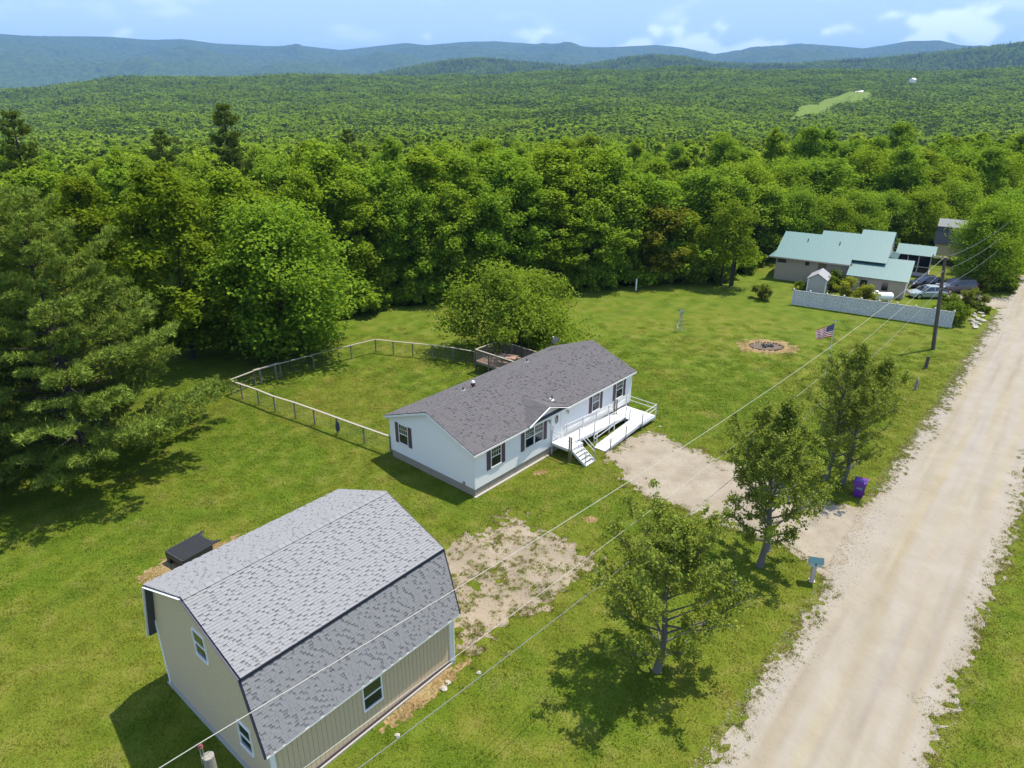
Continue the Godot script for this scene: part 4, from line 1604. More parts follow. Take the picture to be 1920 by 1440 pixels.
	b = MB.new()
	b.bx(Vector3(13.3, 0.45, -14.1), Vector3(17.3, 2.75, -11.85))
	part("porch_screen", b, M.lower_glass, h)
	for x in [13.25, 14.6, 15.9, 17.3]:
		b = MB.new()
		b.bx(Vector3(x - 0.06, 0.45, -11.86), Vector3(x + 0.06, 2.8, -11.74))
		part("porch_post", b, M.pink_siding, h)
	b = MB.new()
	b.bx(Vector3(13.2, 1.2, -11.84), Vector3(17.4, 1.28, -11.76))
	part("porch_rail", b, M.pink_siding, h)
	roof_sheets(h, Vector3(13.0, 2.8, -11.4), Vector3(17.7, 2.8, -11.4), Vector3(13.0, 3.7, -14.0), M.teal_roof)
	roof_sheets(h, Vector3(12.62, 3.0, -7.5), Vector3(12.62, 3.0, -11.6), Vector3(13.6, 2.75, -7.5), M.teal_roof)
	# shed
	var sh := thing("garden_shed", "small grey gabled garden shed with white trim behind the fence", "shed", at + Basis(Vector3.UP, turn) * Vector3(5.0, 0, 4.4), turn)
	b = MB.new()
	b.prism(PackedVector2Array([Vector2(0, -0.1), Vector2(2.1, -0.1), Vector2(2.1, 1.75), Vector2(1.05, 2.4), Vector2(0, 1.75)]), -3.0, 0.0)
	part("wall", b, M.shed_wall, sh)
	for sx in [-1, 1]:
		b = MB.new()
		var xe: float = 1.05 + sx * 1.22
		b.quad(Vector3(xe, 1.68, 0.14), Vector3(1.05, 2.46, 0.14), Vector3(1.05, 2.46, -3.14), Vector3(xe, 1.68, -3.14))
		b.quad(Vector3(xe, 1.62, 0.14), Vector3(1.05, 2.4, 0.14), Vector3(1.05, 2.4, -3.14), Vector3(xe, 1.62, -3.14))
		b.quad(Vector3(xe, 1.62, 0.14), Vector3(xe, 1.68, 0.14), Vector3(1.05, 2.46, 0.14), Vector3(1.05, 2.4, 0.14))
		b.quad(Vector3(xe, 1.62, 0.14), Vector3(xe, 1.68, 0.14), Vector3(xe, 1.68, -3.14), Vector3(xe, 1.62, -3.14))
		part("roof", b, M.shed_roof, sh)
	for x in [0.0, 2.1]:
		for z in [0.0, -3.0]:
			b = MB.new()
			b.box(Transform3D(Basis(), Vector3(x, 0.85, z)), Vector3(0.1, 1.7, 0.1))
			part("corner_trim", b, M.white_trim, sh)
	for z in [-0.9, -2.2]:
		b = MB.new()
		b.bx(Vector3(2.1, 0.7, z - 0.3), Vector3(2.14, 1.4, z + 0.3))
		var o := part("window", b, M.white_trim, sh)
		b = MB.new()
		b.bx(Vector3(2.14, 0.77, z - 0.23), Vector3(2.145, 1.33, z + 0.23))
		part("pane", b, M.lower_glass, o)
	# dark barn on stilts at the back
	var ba := thing("small_barn", "dark-roofed tan barn raised on crossed posts among the trees", "barn", Vector3(60.4, 0, -100.6), turn)
	b = MB.new()
	b.bx(Vector3(0, 1.3, -4.5), Vector3(4.4, 3.0, 0.0))
	part("wall", b, M.tan_siding, ba)
	b = MB.new()
	b.quad(Vector3(-0.2, 2.9, 0.25), Vector3(-0.2, 5.2, -0.7), Vector3(4.6, 5.2, -0.7), Vector3(4.6, 2.9, 0.25))
	b.quad(Vector3(-0.2, 2.9, -4.75), Vector3(-0.2, 5.2, -3.8), Vector3(4.6, 5.2, -3.8), Vector3(4.6, 2.9, -4.75))
	part("lower_roof", b, M.dark_roof, ba)
	b = MB.new()
	b.quad(Vector3(-0.2, 5.2, -0.65), Vector3(-0.2, 6.1, -2.25), Vector3(4.6, 6.1, -2.25), Vector3(4.6, 5.2, -0.65))
	b.quad(Vector3(-0.2, 5.2, -3.85), Vector3(-0.2, 6.1, -2.25), Vector3(4.6, 6.1, -2.25), Vector3(4.6, 5.2, -3.85))
	part("upper_roof", b, M.light_roof, ba)
	b = MB.new()
	b.prism(PackedVector2Array([Vector2(0, 3.0), Vector2(4.5, 3.0), Vector2(3.75, 5.1), Vector2(2.25, 5.95), Vector2(0.75, 5.1)]), 0.0, 4.4, across)
	part("gable_wall", b, M.tan_siding, ba)
	for x in [0.15, 2.2, 4.25]:
		for z in [-0.15, -4.35]:
			b = MB.new()
			b.bx(Vector3(x - 0.08, -0.3, z - 0.08), Vector3(x + 0.08, 1.3, z + 0.08))
			part("stilt", b, M.dark_pole_wood, ba)
	for q in [[0.15, 2.2], [2.2, 0.15], [2.2, 4.25], [4.25, 2.2]]:
		b = MB.new()
		b.bar(Vector3(q[0], 0.1, -0.1), Vector3(q[1], 1.3, -0.1), 0.08, 0.06)
		part("cross_brace", b, M.dark_pole_wood, ba)
	# grey roofed building glimpsed behind the pines
	var gb := thing("grey_outbuilding", "low grey-roofed building half hidden behind the big pines", "outbuilding", Vector3(-52.0, 0, -62.0), 0.5)
	b = MB.new()
	b.prism(PackedVector2Array([Vector2(-3.5, 0), Vector2(3.5, 0), Vector2(3.5, 2.5), Vector2(0, 4.2), Vector2(-3.5, 2.5)]), -5.0, 5.0)
	part("wall", b, M.shed_wall, gb)
	for sx in [-1, 1]:
		b = MB.new()
		b.quad(Vector3(sx * 3.9, 2.35, 5.3), Vector3(0, 4.3, 5.3), Vector3(0, 4.3, -5.3), Vector3(sx * 3.9, 2.35, -5.3))
		part("roof", b, M.shed_roof, gb)
	make_white_fence()
	make_tank()
	car("hatchback_car", "silver-green hatchback parked at the end of the white fence", M.car_silver, Vector3(50.3, 0, -83.0), PI - 0.02, 4.35, 1.74, 1.48, false)
	car("sport_utility_car", "dark grey sport utility car parked behind the silver hatchback", M.car_dark, Vector3(55.2, 0, -85.4), PI + 0.1, 4.6, 1.85, 1.72, true)
	car("black_car", "black car mostly hidden between the hatchback and the house wing", M.car_black, Vector3(52.6, 0, -87.6), PI + 0.1, 4.4, 1.75, 1.45, false)


func make_white_fence() -> void:
	var a := Vector3(32.8, 0, -79.87)
	var e := Vector3(46.61, 0, -71.37)
	var turn := atan2(-(e - a).z, (e - a).x)
	var f := thing("white_fence", "tall weathered white vinyl privacy fence in front of the neighbour's yard", "fence", a, turn)
	var long := (e - a).length()
	var n := 9
	var w := long / n
	for k in n + 1:
		var b := MB.new()
		b.box(Transform3D(Basis(), Vector3(k * w, 0.92, 0)), Vector3(0.13, 1.9, 0.13))
		var o := part("post", b, M.vinyl_fence, f)
		b = MB.new()
		b.box(Transform3D(Basis(), Vector3(k * w, 1.89, 0)), Vector3(0.17, 0.04, 0.17))
		b.prism(PackedVector2Array([Vector2(-0.07, 0), Vector2(0.07, 0), Vector2(0, 0.1)]), -0.07, 0.07, Transform3D(Basis(), Vector3(k * w, 1.91, 0)))
		part("post_cap", b, M.white_trim, o)
	for k in n:
		for j in 11:
			var b := MB.new()
			var bw := (w - 0.13) / 11
			var x := k * w + 0.065 + j * bw
			b.bx(Vector3(x + 0.005, 0.07, -0.02), Vector3(x + bw - 0.005, 1.72, 0.02))
			part("fence_board", b, M.vinyl_fence, f)
		var b := MB.new()
		b.bx(Vector3(k * w + 0.065, 1.68, -0.035), Vector3((k + 1) * w - 0.065, 1.78, 0.035))
		b.bx(Vector3(k * w + 0.065, 0.05, -0.035), Vector3((k + 1) * w - 0.065, 0.17, 0.035))
		part("fence_rail", b, M.vinyl_fence, f)


func make_tank() -> void:
	var t := thing("propane_tank", "white horizontal propane tank with a domed lid by the house wing", "tank", Vector3(43.9, 0, -81.1), -0.1)
	var b := MB.new()
	var n := 20
	var prof := []
	for k in 7:
		var a := PI / 2 * k / 6
		prof.append(Vector2(-0.95 - 0.32 * cos(a) + 0.0, 0.48 * sin(a)))
	for k in 7:
		var a := PI / 2 * (6 - k) / 6
		prof.append(Vector2(0.95 + 0.32 * cos(a), 0.48 * sin(a)))
	for k in prof.size() - 1:
		for i in n:
			var a0 := TAU * i / n
			var a1 := TAU * (i + 1) / n
			var f := func(p, a): return Vector3(p.x, 0.68 + p.y * cos(a), p.y * sin(a))
			b.face(f.call(prof[k], a0), f.call(prof[k + 1], a0), f.call(prof[k + 1], a1), f.call(prof[k], a1), Vector3(0, cos(a0), sin(a0)) + Vector3(signf(prof[k].x) * 0.3, 0, 0))
	part("tank_body", b, M.tank_white, t, "", true)
	b = MB.new()
	b.tube(Vector3(-0.7, 1.12, 0), Vector3(-0.7, 1.28, 0), 0.2, 0.2, 14)
	b.tube(Vector3(-0.7, 1.28, 0), Vector3(-0.7, 1.36, 0), 0.21, 0.08, 14)
	part("dome_lid", b, M.tank_white, t)
	for x in [-0.7, 0.7]:
		for z in [-0.25, 0.25]:
			b = MB.new()
			b.bx(Vector3(x - 0.06, -0.02, z - 0.06), Vector3(x + 0.06, 0.3, z + 0.06))
			part("leg", b, M.tank_white, t)


func car(called: String, label: String, paint: Material, at: Vector3, turn: float, long: float, wide: float, tall: float, boxy: bool) -> void:
	var c := thing(called, label, "car", at, turn, "cars parked beside the neighbour's house")
	var hw := wide / 2
	var l := long / 2
	var belt := tall * 0.62
	var hood := tall * (0.6 if boxy else 0.56)
	# lower body, lofted from nose to tail: x, bottom, top, half width
	var st := [[l, 0.38, 0.6, hw * 0.62], [l - 0.1, 0.26, hood - 0.16, hw * 0.82], [l - 0.4, 0.2, hood - 0.06, hw * 0.95], [l - 0.95, 0.2, hood, hw], [l - 1.25, 0.2, belt, hw], [0.0, 0.2, belt + 0.02, hw], [-l + 0.7, 0.2, belt + 0.04, hw], [-l + 0.25, 0.22, belt + 0.03, hw * 0.95], [-l + 0.05, 0.3, belt - 0.08, hw * 0.86], [-l, 0.42, belt - 0.22, hw * 0.8]]
	var rings := []
	for s in st:
		var y0: float = s[1]
		var y1: float = s[2]
		var w: float = s[3]
		var ring := []
		for p in [Vector2(0.86, 0.0), Vector2(0.98, 0.18), Vector2(1.0, 0.5), Vector2(0.97, 0.82), Vector2(0.88, 1.0)]:
			ring.append(Vector3(s[0], lerpf(y0, y1, p.y), w * p.x))
		for k in range(4, -1, -1):
			var q: Vector3 = ring[k]
			ring.append(Vector3(q.x, q.y, -q.z))
		rings.append(ring)
	var b := MB.new()
	for k in rings.size() - 1:
		for i in 10:
			var j := (i + 1) % 10
			var mid: Vector3 = (rings[k][i] + rings[k][j]) * 0.5
			b.face(rings[k][i], rings[k + 1][i], rings[k + 1][j], rings[k][j], mid - Vector3(mid.x, 0.5, 0))
	for k in [0, rings.size() - 1]:
		for i in range(1, 9):
			b.tri(rings[k][0], rings[k][i], rings[k][i + 1])
	part("body", b, paint, c)
	# cabin: base on the belt line, roof above
	var bf := l - (1.35 if boxy else 1.15)
	var br := -l + (0.12 if boxy else 0.2)
	var rf := l - (2.0 if boxy else 2.05)
	var rb := -l + (0.45 if boxy else 0.95)
	var bw := hw * 0.9
	var rw := hw * 0.68
	var y0 := belt - 0.01
	var y1 := tall - 0.05
	var cr := [Vector3(bf, y0, bw), Vector3(br, y0 + 0.04, bw * 0.96), Vector3(rf, y1, rw), Vector3(rb, y1 - 0.02, rw)]
	var m := func(v): return Vector3(v.x, v.y, -v.z)
	b = MB.new()
	b.face(cr[2], cr[3], m.call(cr[3]), m.call(cr[2]), Vector3.UP)
	var mid0 := Vector3((rf + rb) / 2, tall, 0)
	b.face(cr[2], cr[3], mid0 + Vector3(-0.55, 0, 0.3), mid0 + Vector3(0.55, 0, 0.3), Vector3.UP)
	b.face(m.call(cr[2]), m.call(cr[3]), mid0 + Vector3(-0.55, 0, -0.3), mid0 + Vector3(0.55, 0, -0.3), Vector3.UP)
	b.face(mid0 + Vector3(-0.55, 0, 0.3), mid0 + Vector3(0.55, 0, 0.3), mid0 + Vector3(0.55, 0, -0.3), mid0 + Vector3(-0.55, 0, -0.3), Vector3.UP)
	b.face(cr[2], m.call(cr[2]), mid0 + Vector3(0.55, 0, -0.3), mid0 + Vector3(0.55, 0, 0.3), Vector3.UP)
	b.face(cr[3], m.call(cr[3]), mid0 + Vector3(-0.55, 0, -0.3), mid0 + Vector3(-0.55, 0, 0.3), Vector3.UP)
	part("roof", b, paint, c)
	for s in [1, -1]:
		var q := []
		for v in cr:
			q.append(Vector3(v.x, v.y, v.z * s))
		b = MB.new()
		b.face(q[0], q[2], q[3], q[1], Vector3(0, 0, s))
		part("side_glass", b, M.car_glass, c)
		b = MB.new()
		for e in [[q[0], q[2]], [q[1], q[3]], [q[2], q[3]], [q[0].lerp(q[1], 0.48), q[2].lerp(q[3], 0.42)]]:
			b.bar(e[0] + Vector3(0, 0, 0.005 * s), e[1] + Vector3(0, 0, 0.005 * s), 0.07, 0.06)
		part("pillar", b, paint, c)
		b = MB.new()
		b.box(Transform3D(Basis(), Vector3(bf - 0.35, belt + 0.08, s * (hw + 0.06))), Vector3(0.14, 0.12, 0.16))
		part("mirror", b, paint, c)
		b = MB.new()
		b.box(Transform3D(Basis(Vector3.UP, s * 0.5), Vector3(l - 0.16, hood - 0.12, s * hw * 0.7)), Vector3(0.12, 0.12, 0.34))
		part("headlight", b, M.lamp_clear, c)
		b = MB.new()
		b.box(Transform3D(Basis(), Vector3(-l + 0.06, belt - 0.1, s * hw * 0.78)), Vector3(0.1, 0.26, 0.16))
		part("taillight", b, M.lamp_red, c)
		for x in [l - 0.85, -l + 0.8]:
			b = MB.new()
			b.tube(Vector3(x, 0.32, s * (hw - 0.16)), Vector3(x, 0.32, s * (hw + 0.02)), 0.32, 0.32, 18)
			var wh := part("wheel", b, M.tyre, c)
			b = MB.new()
			b.tube(Vector3(x, 0.32, s * (hw + 0.01)), Vector3(x, 0.32, s * (hw + 0.035)), 0.21, 0.19, 14)
			part("rim", b, M.alloy, wh)
	b = MB.new()
	b.face(cr[0], cr[2], m.call(cr[2]), m.call(cr[0]), Vector3(1, 1, 0))
	part("windscreen", b, M.car_glass, c)
	b = MB.new()
	b.face(cr[1], cr[3], m.call(cr[3]), m.call(cr[1]), Vector3(-1, 1, 0))
	part("rear_glass", b, M.car_glass, c)
	b = MB.new()
	b.box(Transform3D(Basis(), Vector3(-l - 0.01, 0.5, 0)), Vector3(0.06, 0.18, wide * 0.78))
	b.box(Transform3D(Basis(), Vector3(l - 0.02, 0.42, 0)), Vector3(0.08, 0.16, wide * 0.66))
	part("bumper", b, paint, c)


# ---------------------------------------------------------------- the paddock fence
func make_fences() -> void:
	var f := thing("paddock_fence", "low wooden post fence with a flat top rail around the back paddock", "fence", Vector3.ZERO)
	var near := [[-8.49, -43.61], [-10.6, -45.03], [-12.92, -46.62], [-14.94, -48.02], [-16.73, -49.21], [-18.66, -50.36], [-20.39, -51.65], [-22.12, -52.79], [-23.3, -53.6]]
	var side := [[-23.3, -53.6], [-21.98, -55.6], [-20.3, -57.3], [-17.97, -59.45], [-15.08, -61.95], [-13.1, -63.64]]
	var far := [[-13.1, -63.64], [-11.32, -63.1], [-9.41, -62.6], [-7.53, -62.1], [-5.48, -61.4], [-3.46, -60.4]]
	var ht := 1.32
	for run in [near, side, far]:
		for k in run.size():
			var p := Vector3(run[k][0], 0, run[k][1])
			if k or run == near:
				var b := MB.new()
				var lean := Vector3(rr(-0.03, 0.03), 0, rr(-0.03, 0.03))
				b.tube(p + Vector3(0, -0.2, 0), p + Vector3(0, ht, 0) + lean, 0.065, 0.055, 7)
				part("post", b, M.weathered_wood, f)
			if k:
				var q := Vector3(run[k - 1][0], 0, run[k - 1][1])
				var b := MB.new()
				var t: float = (p - q).length()
				b.bar(q + Vector3(0, ht + 0.02, 0), p + Vector3(0, ht + 0.02, 0), 0.17, 0.045)
				part("top_rail", b, M.rail_wood, f)
				b = MB.new()
				for j in 4:
					b.bar(q + Vector3(0, 0.2 + j * 0.28, 0), p + Vector3(0, 0.2 + j * 0.28, 0), 0.006, 0.006)
				for j in int(t / 0.3):
					var r := q.lerp(p, (j + 0.5) * 0.3 / t)
					b.bar(r + Vector3(0, 0.15, 0), r + Vector3(0, 1.1, 0), 0.005, 0.005)
				part("wire_mesh", b, M.grey_metal, f)
	# gate posts
	for p in [[-21.62, -55.95], [-20.62, -56.98]]:
		var b := MB.new()
		b.tube(Vector3(p[0], -0.2, p[1]), Vector3(p[0], ht, p[1]), 0.1, 0.095, 8)
		part("gate_post", b, M.weathered_wood, f)
	var board := MB.new()
	board.bar(Vector3(-21.98, ht + 0.07, -55.6), Vector3(-20.3, ht + 0.07, -57.3), 0.26, 0.05)
	part("gate_board", board, M.rail_wood, f)
	# a dark coat or bag hung on a post
	var s := thing("hung_bag", "dark cloth bag hanging from a post of the paddock fence", "bag", Vector3(-12.85, 0, -46.5))
	var b := MB.new()
	for k in 10:
		var a0 := TAU * k / 10
		var a1 := TAU * (k + 1) / 10
		var prof := [[0.3, 0.05], [0.38, 0.14], [0.62, 0.17], [0.9, 0.13], [1.1, 0.05]]
		for j in 4:
			var g := func(a, q): return Vector3(cos(a) * q[1] + 0.06, q[0], sin(a) * q[1] * 0.7 + 0.12)
			b.face(g.call(a0, prof[j]), g.call(a0, prof[j + 1]), g.call(a1, prof[j + 1]), g.call(a1, prof[j]), Vector3(cos(a0), 0, sin(a0)))
	part("bag", b, M.scarf_cloth, s)
	b = MB.new()
	b.bar(Vector3(0.06, 1.08, 0.12), Vector3(-0.02, 1.28, 0.0), 0.04, 0.02)
	part("strap", b, M.scarf_cloth, s)


# ---------------------------------------------------------------- small things
func stone_mesh(seed_: int, flat := 0.7) -> ArrayMesh:
	var s := SphereMesh.new()
	s.radius = 0.5
	s.height = 1.0
	s.radial_segments = 9
	s.rings = 5
	var a := s.get_mesh_arrays()
	var vs: PackedVector3Array = a[Mesh.ARRAY_VERTEX]
	for k in vs.size():
		var d := vs[k]
		var n := noise_c.get_noise_3d(d.x * 2.2 + seed_ * 7.1, d.y * 2.2, d.z * 2.2)
		vs[k] = d * (1.0 + n * 0.55) * Vector3(1, flat, 0.85)
	var m := ArrayMesh.new()
	var out := []
	out.resize(Mesh.ARRAY_MAX)
	out[Mesh.ARRAY_VERTEX] = vs
	out[Mesh.ARRAY_INDEX] = a[Mesh.ARRAY_INDEX]
	m.add_surface_from_arrays(Mesh.PRIMITIVE_TRIANGLES, out)
	return m


func lathe(b: MB, at: Vector3, prof: Array, n := 12) -> void:
	for k in prof.size() - 1:
		for i in n:
			var a0 := TAU * i / n
			var a1 := TAU * (i + 1) / n
			var f := func(p, a): return at + Vector3(cos(a) * p[0], p[1], sin(a) * p[0])
			b.face(f.call(prof[k], a0), f.call(prof[k + 1], a0), f.call(prof[k + 1], a1), f.call(prof[k], a1), Vector3(cos(a0), 0.2, sin(a0)))


func make_small_things() -> void:
	# mailbox
	var m := thing("mailbox", "mailbox shaped like a little house with teal roof on a pale post", "mailbox", Vector3(15.7, 0, -29.9), -0.25)
	var b := MB.new()
	b.bx(Vector3(-0.1, -0.1, -0.1), Vector3(0.1, 1.05, 0.1))
	b.bx(Vector3(-0.15, -0.02, -0.15), Vector3(0.15, 0.06, 0.15))
	part("post", b, M.pale_post, m)
	b = MB.new()
	b.bx(Vector3(-0.32, 1.05, -0.2), Vector3(0.32, 1.32, 0.2))
	b.prism(PackedVector2Array([Vector2(-0.2, 1.32), Vector2(0.2, 1.32), Vector2(0, 1.46)]), -0.31, 0.31, Transform3D(Basis(Vector3(0, 0, -1), Vector3.UP, Vector3(1, 0, 0)), Vector3()))
	part("box", b, M.mailbox_body, m)
	for s in [-1, 1]:
		b = MB.new()
		b.bar(Vector3(-0.37, 1.4, s * 0.135), Vector3(0.37, 1.4, s * 0.135), 0.33, 0.025, Vector3(0, 0.8, s * 0.6))
		part("roof", b, M.mailbox_roof, m)
	b = MB.new()
	b.bx(Vector3(-0.335, 1.1, -0.13), Vector3(-0.32, 1.3, 0.13))
	part("door", b, M.mailbox_body, m)
	b = MB.new()
	b.bx(Vector3(-0.03, 1.12, 0.2), Vector3(0.03, 1.26, 0.215))
	part("number_plate", b, M.dark_metal, m)
	# purple cart
	var c := thing("wheelie_bin", "purple plastic wheelie bin under the twin-trunked aspen", "bin", Vector3(21.85, 0, -38.2), -0.55)
	b = MB.new()
	var ring := func(y, w, d): return [Vector3(-w, y, d), Vector3(w, y, d), Vector3(w, y, -d), Vector3(-w, y, -d)]
	var lev := [ring.call(0.04, 0.24, 0.27), ring.call(0.12, 0.27, 0.3), ring.call(1.0, 0.34, 0.4), ring.call(1.06, 0.37, 0.43)]
	for k in 3:
		for i in 4:
			var j := (i + 1) % 4
			var mid: Vector3 = (lev[k][i] + lev[k][j]) * 0.5
			b.face(lev[k][i], lev[k + 1][i], lev[k + 1][j], lev[k][j], Vector3(mid.x, 0, mid.z))
	b.face(lev[0][0], lev[0][1], lev[0][2], lev[0][3], Vector3.DOWN)
	part("body", b, M.purple_plastic, c)
	b = MB.new()
	var lid := [ring.call(1.06, 0.385, 0.45), ring.call(1.11, 0.375, 0.44), ring.call(1.16, 0.28, 0.33)]
	for k in 2:
		for i in 4:
			var j := (i + 1) % 4
			var mid: Vector3 = (lid[k][i] + lid[k][j]) * 0.5
			b.face(lid[k][i], lid[k + 1][i], lid[k + 1][j], lid[k][j], Vector3(mid.x, 0.3, mid.z))
	b.face(lid[2][0], lid[2][1], lid[2][2], lid[2][3], Vector3.UP)
	b.face(lid[0][0], lid[0][1], lid[0][2], lid[0][3], Vector3.DOWN)
	part("lid", b, M.purple_plastic, c)
	b = MB.new()
	b.tube(Vector3(-0.3, 1.02, -0.5), Vector3(0.3, 1.02, -0.5), 0.022, 0.022, 8)
	for x in [-0.3, 0.3]:
		b.bar(Vector3(x, 1.0, -0.4), Vector3(x, 1.02, -0.5), 0.04, 0.06)
	part("handle", b, M.purple_plastic, c)
	b = MB.new()
	b.quad(Vector3(-0.16, 0.8, 0.393), Vector3(0.16, 0.8, 0.393), Vector3(0.16, 0.66, 0.378), Vector3(-0.16, 0.66, 0.378))
	part("label_sticker", b, M.bin_label, c)
	for x in [-0.29, 0.25]:
		b = MB.new()
		b.tube(Vector3(x, 0.13, -0.27), Vector3(x + 0.06, 0.13, -0.27), 0.13, 0.13, 14)
		part("wheel", b, M.tyre, c)
	# stone figure
	var s := thing("garden_statue", "small grey stone garden statue sitting on the shaded grass", "statue", Vector3(11.47, 0, -29.24), 0.4)
	b = MB.new()
	lathe(b, Vector3.ZERO, [[0.0, 0.0], [0.26, 0.0], [0.27, 0.08], [0.2, 0.1], [0.0, 0.1]], 10)
	part("plinth", b, M.stone, s)
	b = MB.new()
	lathe(b, Vector3.ZERO, [[0.0, 0.1], [0.19, 0.1], [0.2, 0.2], [0.15, 0.34], [0.13, 0.46], [0.06, 0.52], [0.05, 0.54], [0.09, 0.58], [0.1, 0.64], [0.07, 0.71], [0.0, 0.74]], 12)
	for x in [-0.13, 0.13]:
		b.bar(Vector3(x, 0.44, 0.0), Vector3(x * 1.1, 0.28, 0.1), 0.06, 0.06)
		b.bar(Vector3(x * 1.1, 0.28, 0.1), Vector3(x * 0.3, 0.26, 0.19), 0.055, 0.055)
		b.bar(Vector3(x * 0.9, 0.16, 0.05), Vector3(x * 1.2, 0.14, 0.26), 0.09, 0.08)
	part("figure", b, M.stone, s, "", true)
	# posts
	for p in [[Vector3(14.3, 0, -32.5), 0.75, 0.1, "short grey post at the lawn corner beside the aspen trunk", M.stone], [Vector3(37.8, 0, -59.9), 1.1, 0.11, "dark wooden post standing alone on the verge beyond the aspens", M.dark_pole_wood], [Vector3(34.3, 0, -55.0), 1.05, 0.12, "pale wooden post partly behind the twin aspen's leaves", M.pole_wood], [Vector3(15.45, 0, -85.7), 1.5, 0.07, "thin white post at the forest edge", M.white_trim]]:
		var o := thing("wooden_post" if p[4] != M.stone else "grey_post", p[3], "post", p[0], rr(0, 1))
		b = MB.new()
		b.box(Transform3D(Basis(), Vector3(0, p[1] / 2, 0)), Vector3(p[2] * 2, p[1], p[2] * 1.6))
		b.prism(PackedVector2Array([Vector2(-p[2], 0), Vector2(p[2], 0), Vector2(p[2] * 0.4, p[2] * 0.5), Vector2(-p[2] * 0.4, p[2] * 0.5)]), -p[2] * 0.8, p[2] * 0.8, Transform3D(Basis(), Vector3(0, p[1], 0)))
		part("shaft", b, p[4], o)
		b = MB.new()
		b.box(Transform3D(Basis(), Vector3(0, 0.04, 0)), Vector3(p[2] * 2.5, 0.08, p[2] * 2.1))
		part("footing", b, M.stone, o)
	# flag
	var fp := thing("flagpole", "white flagpole with a gold eagle top on the lawn", "flagpole", Vector3(27.84, 0, -58.02))
	b = MB.new()
	b.tube(Vector3(0, -0.1, 0), Vector3(0, 5.0, 0), 0.045, 0.028, 8)
	part("pole", b, M.white_metal, fp)
	b = MB.new()
	lathe(b, Vector3(0, 5.0, 0), [[0.0, 0.0], [0.06, 0.03], [0.06, 0.08], [0.0, 0.12]], 8)
	for sx in [-1, 1]:
		b.quad(Vector3(0, 5.1, 0), Vector3(sx * 0.1, 5.2, 0.02), Vector3(sx * 0.3, 5.16, 0.04), Vector3(sx * 0.1, 5.08, 0.02))
	part("finial", b, M.pale_stone, fp)
	var flag := thing("american_flag", "american flag blowing from the white flagpole", "flag", Vector3(27.84, 4.9, -58.02))
	var im := Image.create_empty(380, 200, false, Image.FORMAT_RGB8)
	for k in 13:
		im.fill_rect(Rect2i(0, int(k * 200.0 / 13), 380, 17), Color(0.7, 0.04, 0.1) if k % 2 == 0 else Color(0.92, 0.91, 0.9))
	im.fill_rect(Rect2i(0, 0, 152, 108), Color(0.07, 0.12, 0.36))
	for row in 9:
		for col in (6 if row % 2 == 0 else 5):
			var px := int(152.0 * (col * 2 + 1 + row % 2) / 12)
			var py := int(108.0 * (row + 1) / 10)
			im.fill_rect(Rect2i(px - 3, py - 1, 7, 3), Color(0.95, 0.95, 0.95))
			im.fill_rect(Rect2i(px - 1, py - 3, 3, 7), Color(0.95, 0.95, 0.95))
	var fm := pm("flag_print", 1, 1, 1, 0.9)
	fm.albedo_texture = ImageTexture.create_from_image(im)
	fm.cull_mode = BaseMaterial3D.CULL_DISABLED
	fm.backlight_enabled = true
	fm.backlight = Color(0.85, 0.85, 0.85)
	b = MB.new()
	var nu := 22
	var nv := 12
	var f := func(i, j):
		var u: float = float(i) / nu
		var v: float = float(j) / nv
		var wave: float = sin(u * 9.0 + v * 1.5) * 0.11 * u + sin(u * 4.0 - v * 2.0) * 0.1 * u
		var droop: float = u * 0.62 - 0.14 * u * u
		return Vector3(-u * 1.85 * (0.92 - 0.1 * v) - 0.03, -v * 1.2 * (1.0 - 0.18 * u) - droop * (1.0 - 0.3 * v), wave + u * 0.35)
	for i in nu:
		for j in nv:
			var q := [[i, j], [i + 1, j], [i + 1, j + 1], [i, j + 1]]
			b.quad(f.call(i, j), f.call(i + 1, j), f.call(i + 1, j + 1), f.call(i, j + 1))
			for k in [0, 1, 2, 0, 2, 3]:
				b.uv.append(Vector2(float(q[k][0]) / nu, float(q[k][1]) / nv))
	part("cloth", b, fm, flag)
	# ornamental windmill tower
	var w := thing("garden_windmill", "thin grey metal ornamental windmill tower on the lawn", "windmill", Vector3(17.5, 0, -70.0), 0.3)
	for k in 4:
		var a := TAU * (k + 0.5) / 4
		b = MB.new()
		b.tube(Vector3(cos(a) * 0.55, 0, sin(a) * 0.55), Vector3(cos(a) * 0.07, 2.05, sin(a) * 0.07), 0.022, 0.018, 5)
		part("leg", b, M.grey_metal, w)
	for lv in [0.35, 0.8, 1.25, 1.65]:
		b = MB.new()
		var rad := lerpf(0.55, 0.07, lv / 2.05)
		for k in 4:
			var a := TAU * (k + 0.5) / 4
			var a2 := TAU * (k + 1.5) / 4
			b.bar(Vector3(cos(a) * rad, lv, sin(a) * rad), Vector3(cos(a2) * rad, lv, sin(a2) * rad), 0.02, 0.02)
			b.bar(Vector3(cos(a) * rad, lv, sin(a) * rad), Vector3(cos(a2) * rad * 0.75, lv + 0.42, sin(a2) * rad * 0.75), 0.014, 0.014)
		part("brace", b, M.grey_metal, w)
	for k in 9:
		b = MB.new()
		var a := TAU * k / 9
		b.box(Transform3D(Basis(Vector3.BACK, a) * Basis(Vector3.UP, 0.5), Vector3(-sin(a) * 0.2, 2.2 + cos(a) * 0.2, 0.08)), Vector3(0.1, 0.2, 0.006))
		part("blade", b, M.grey_metal, w)
	b = MB.new()
	b.tube(Vector3(0, 2.2, 0.1), Vector3(0, 2.2, -0.3), 0.025, 0.02, 6)
	b.box(Transform3D(Basis(), Vector3(0, 2.22, -0.42)), Vector3(0.01, 0.2, 0.3))
	part("tail_vane", b, M.grey_metal, w)
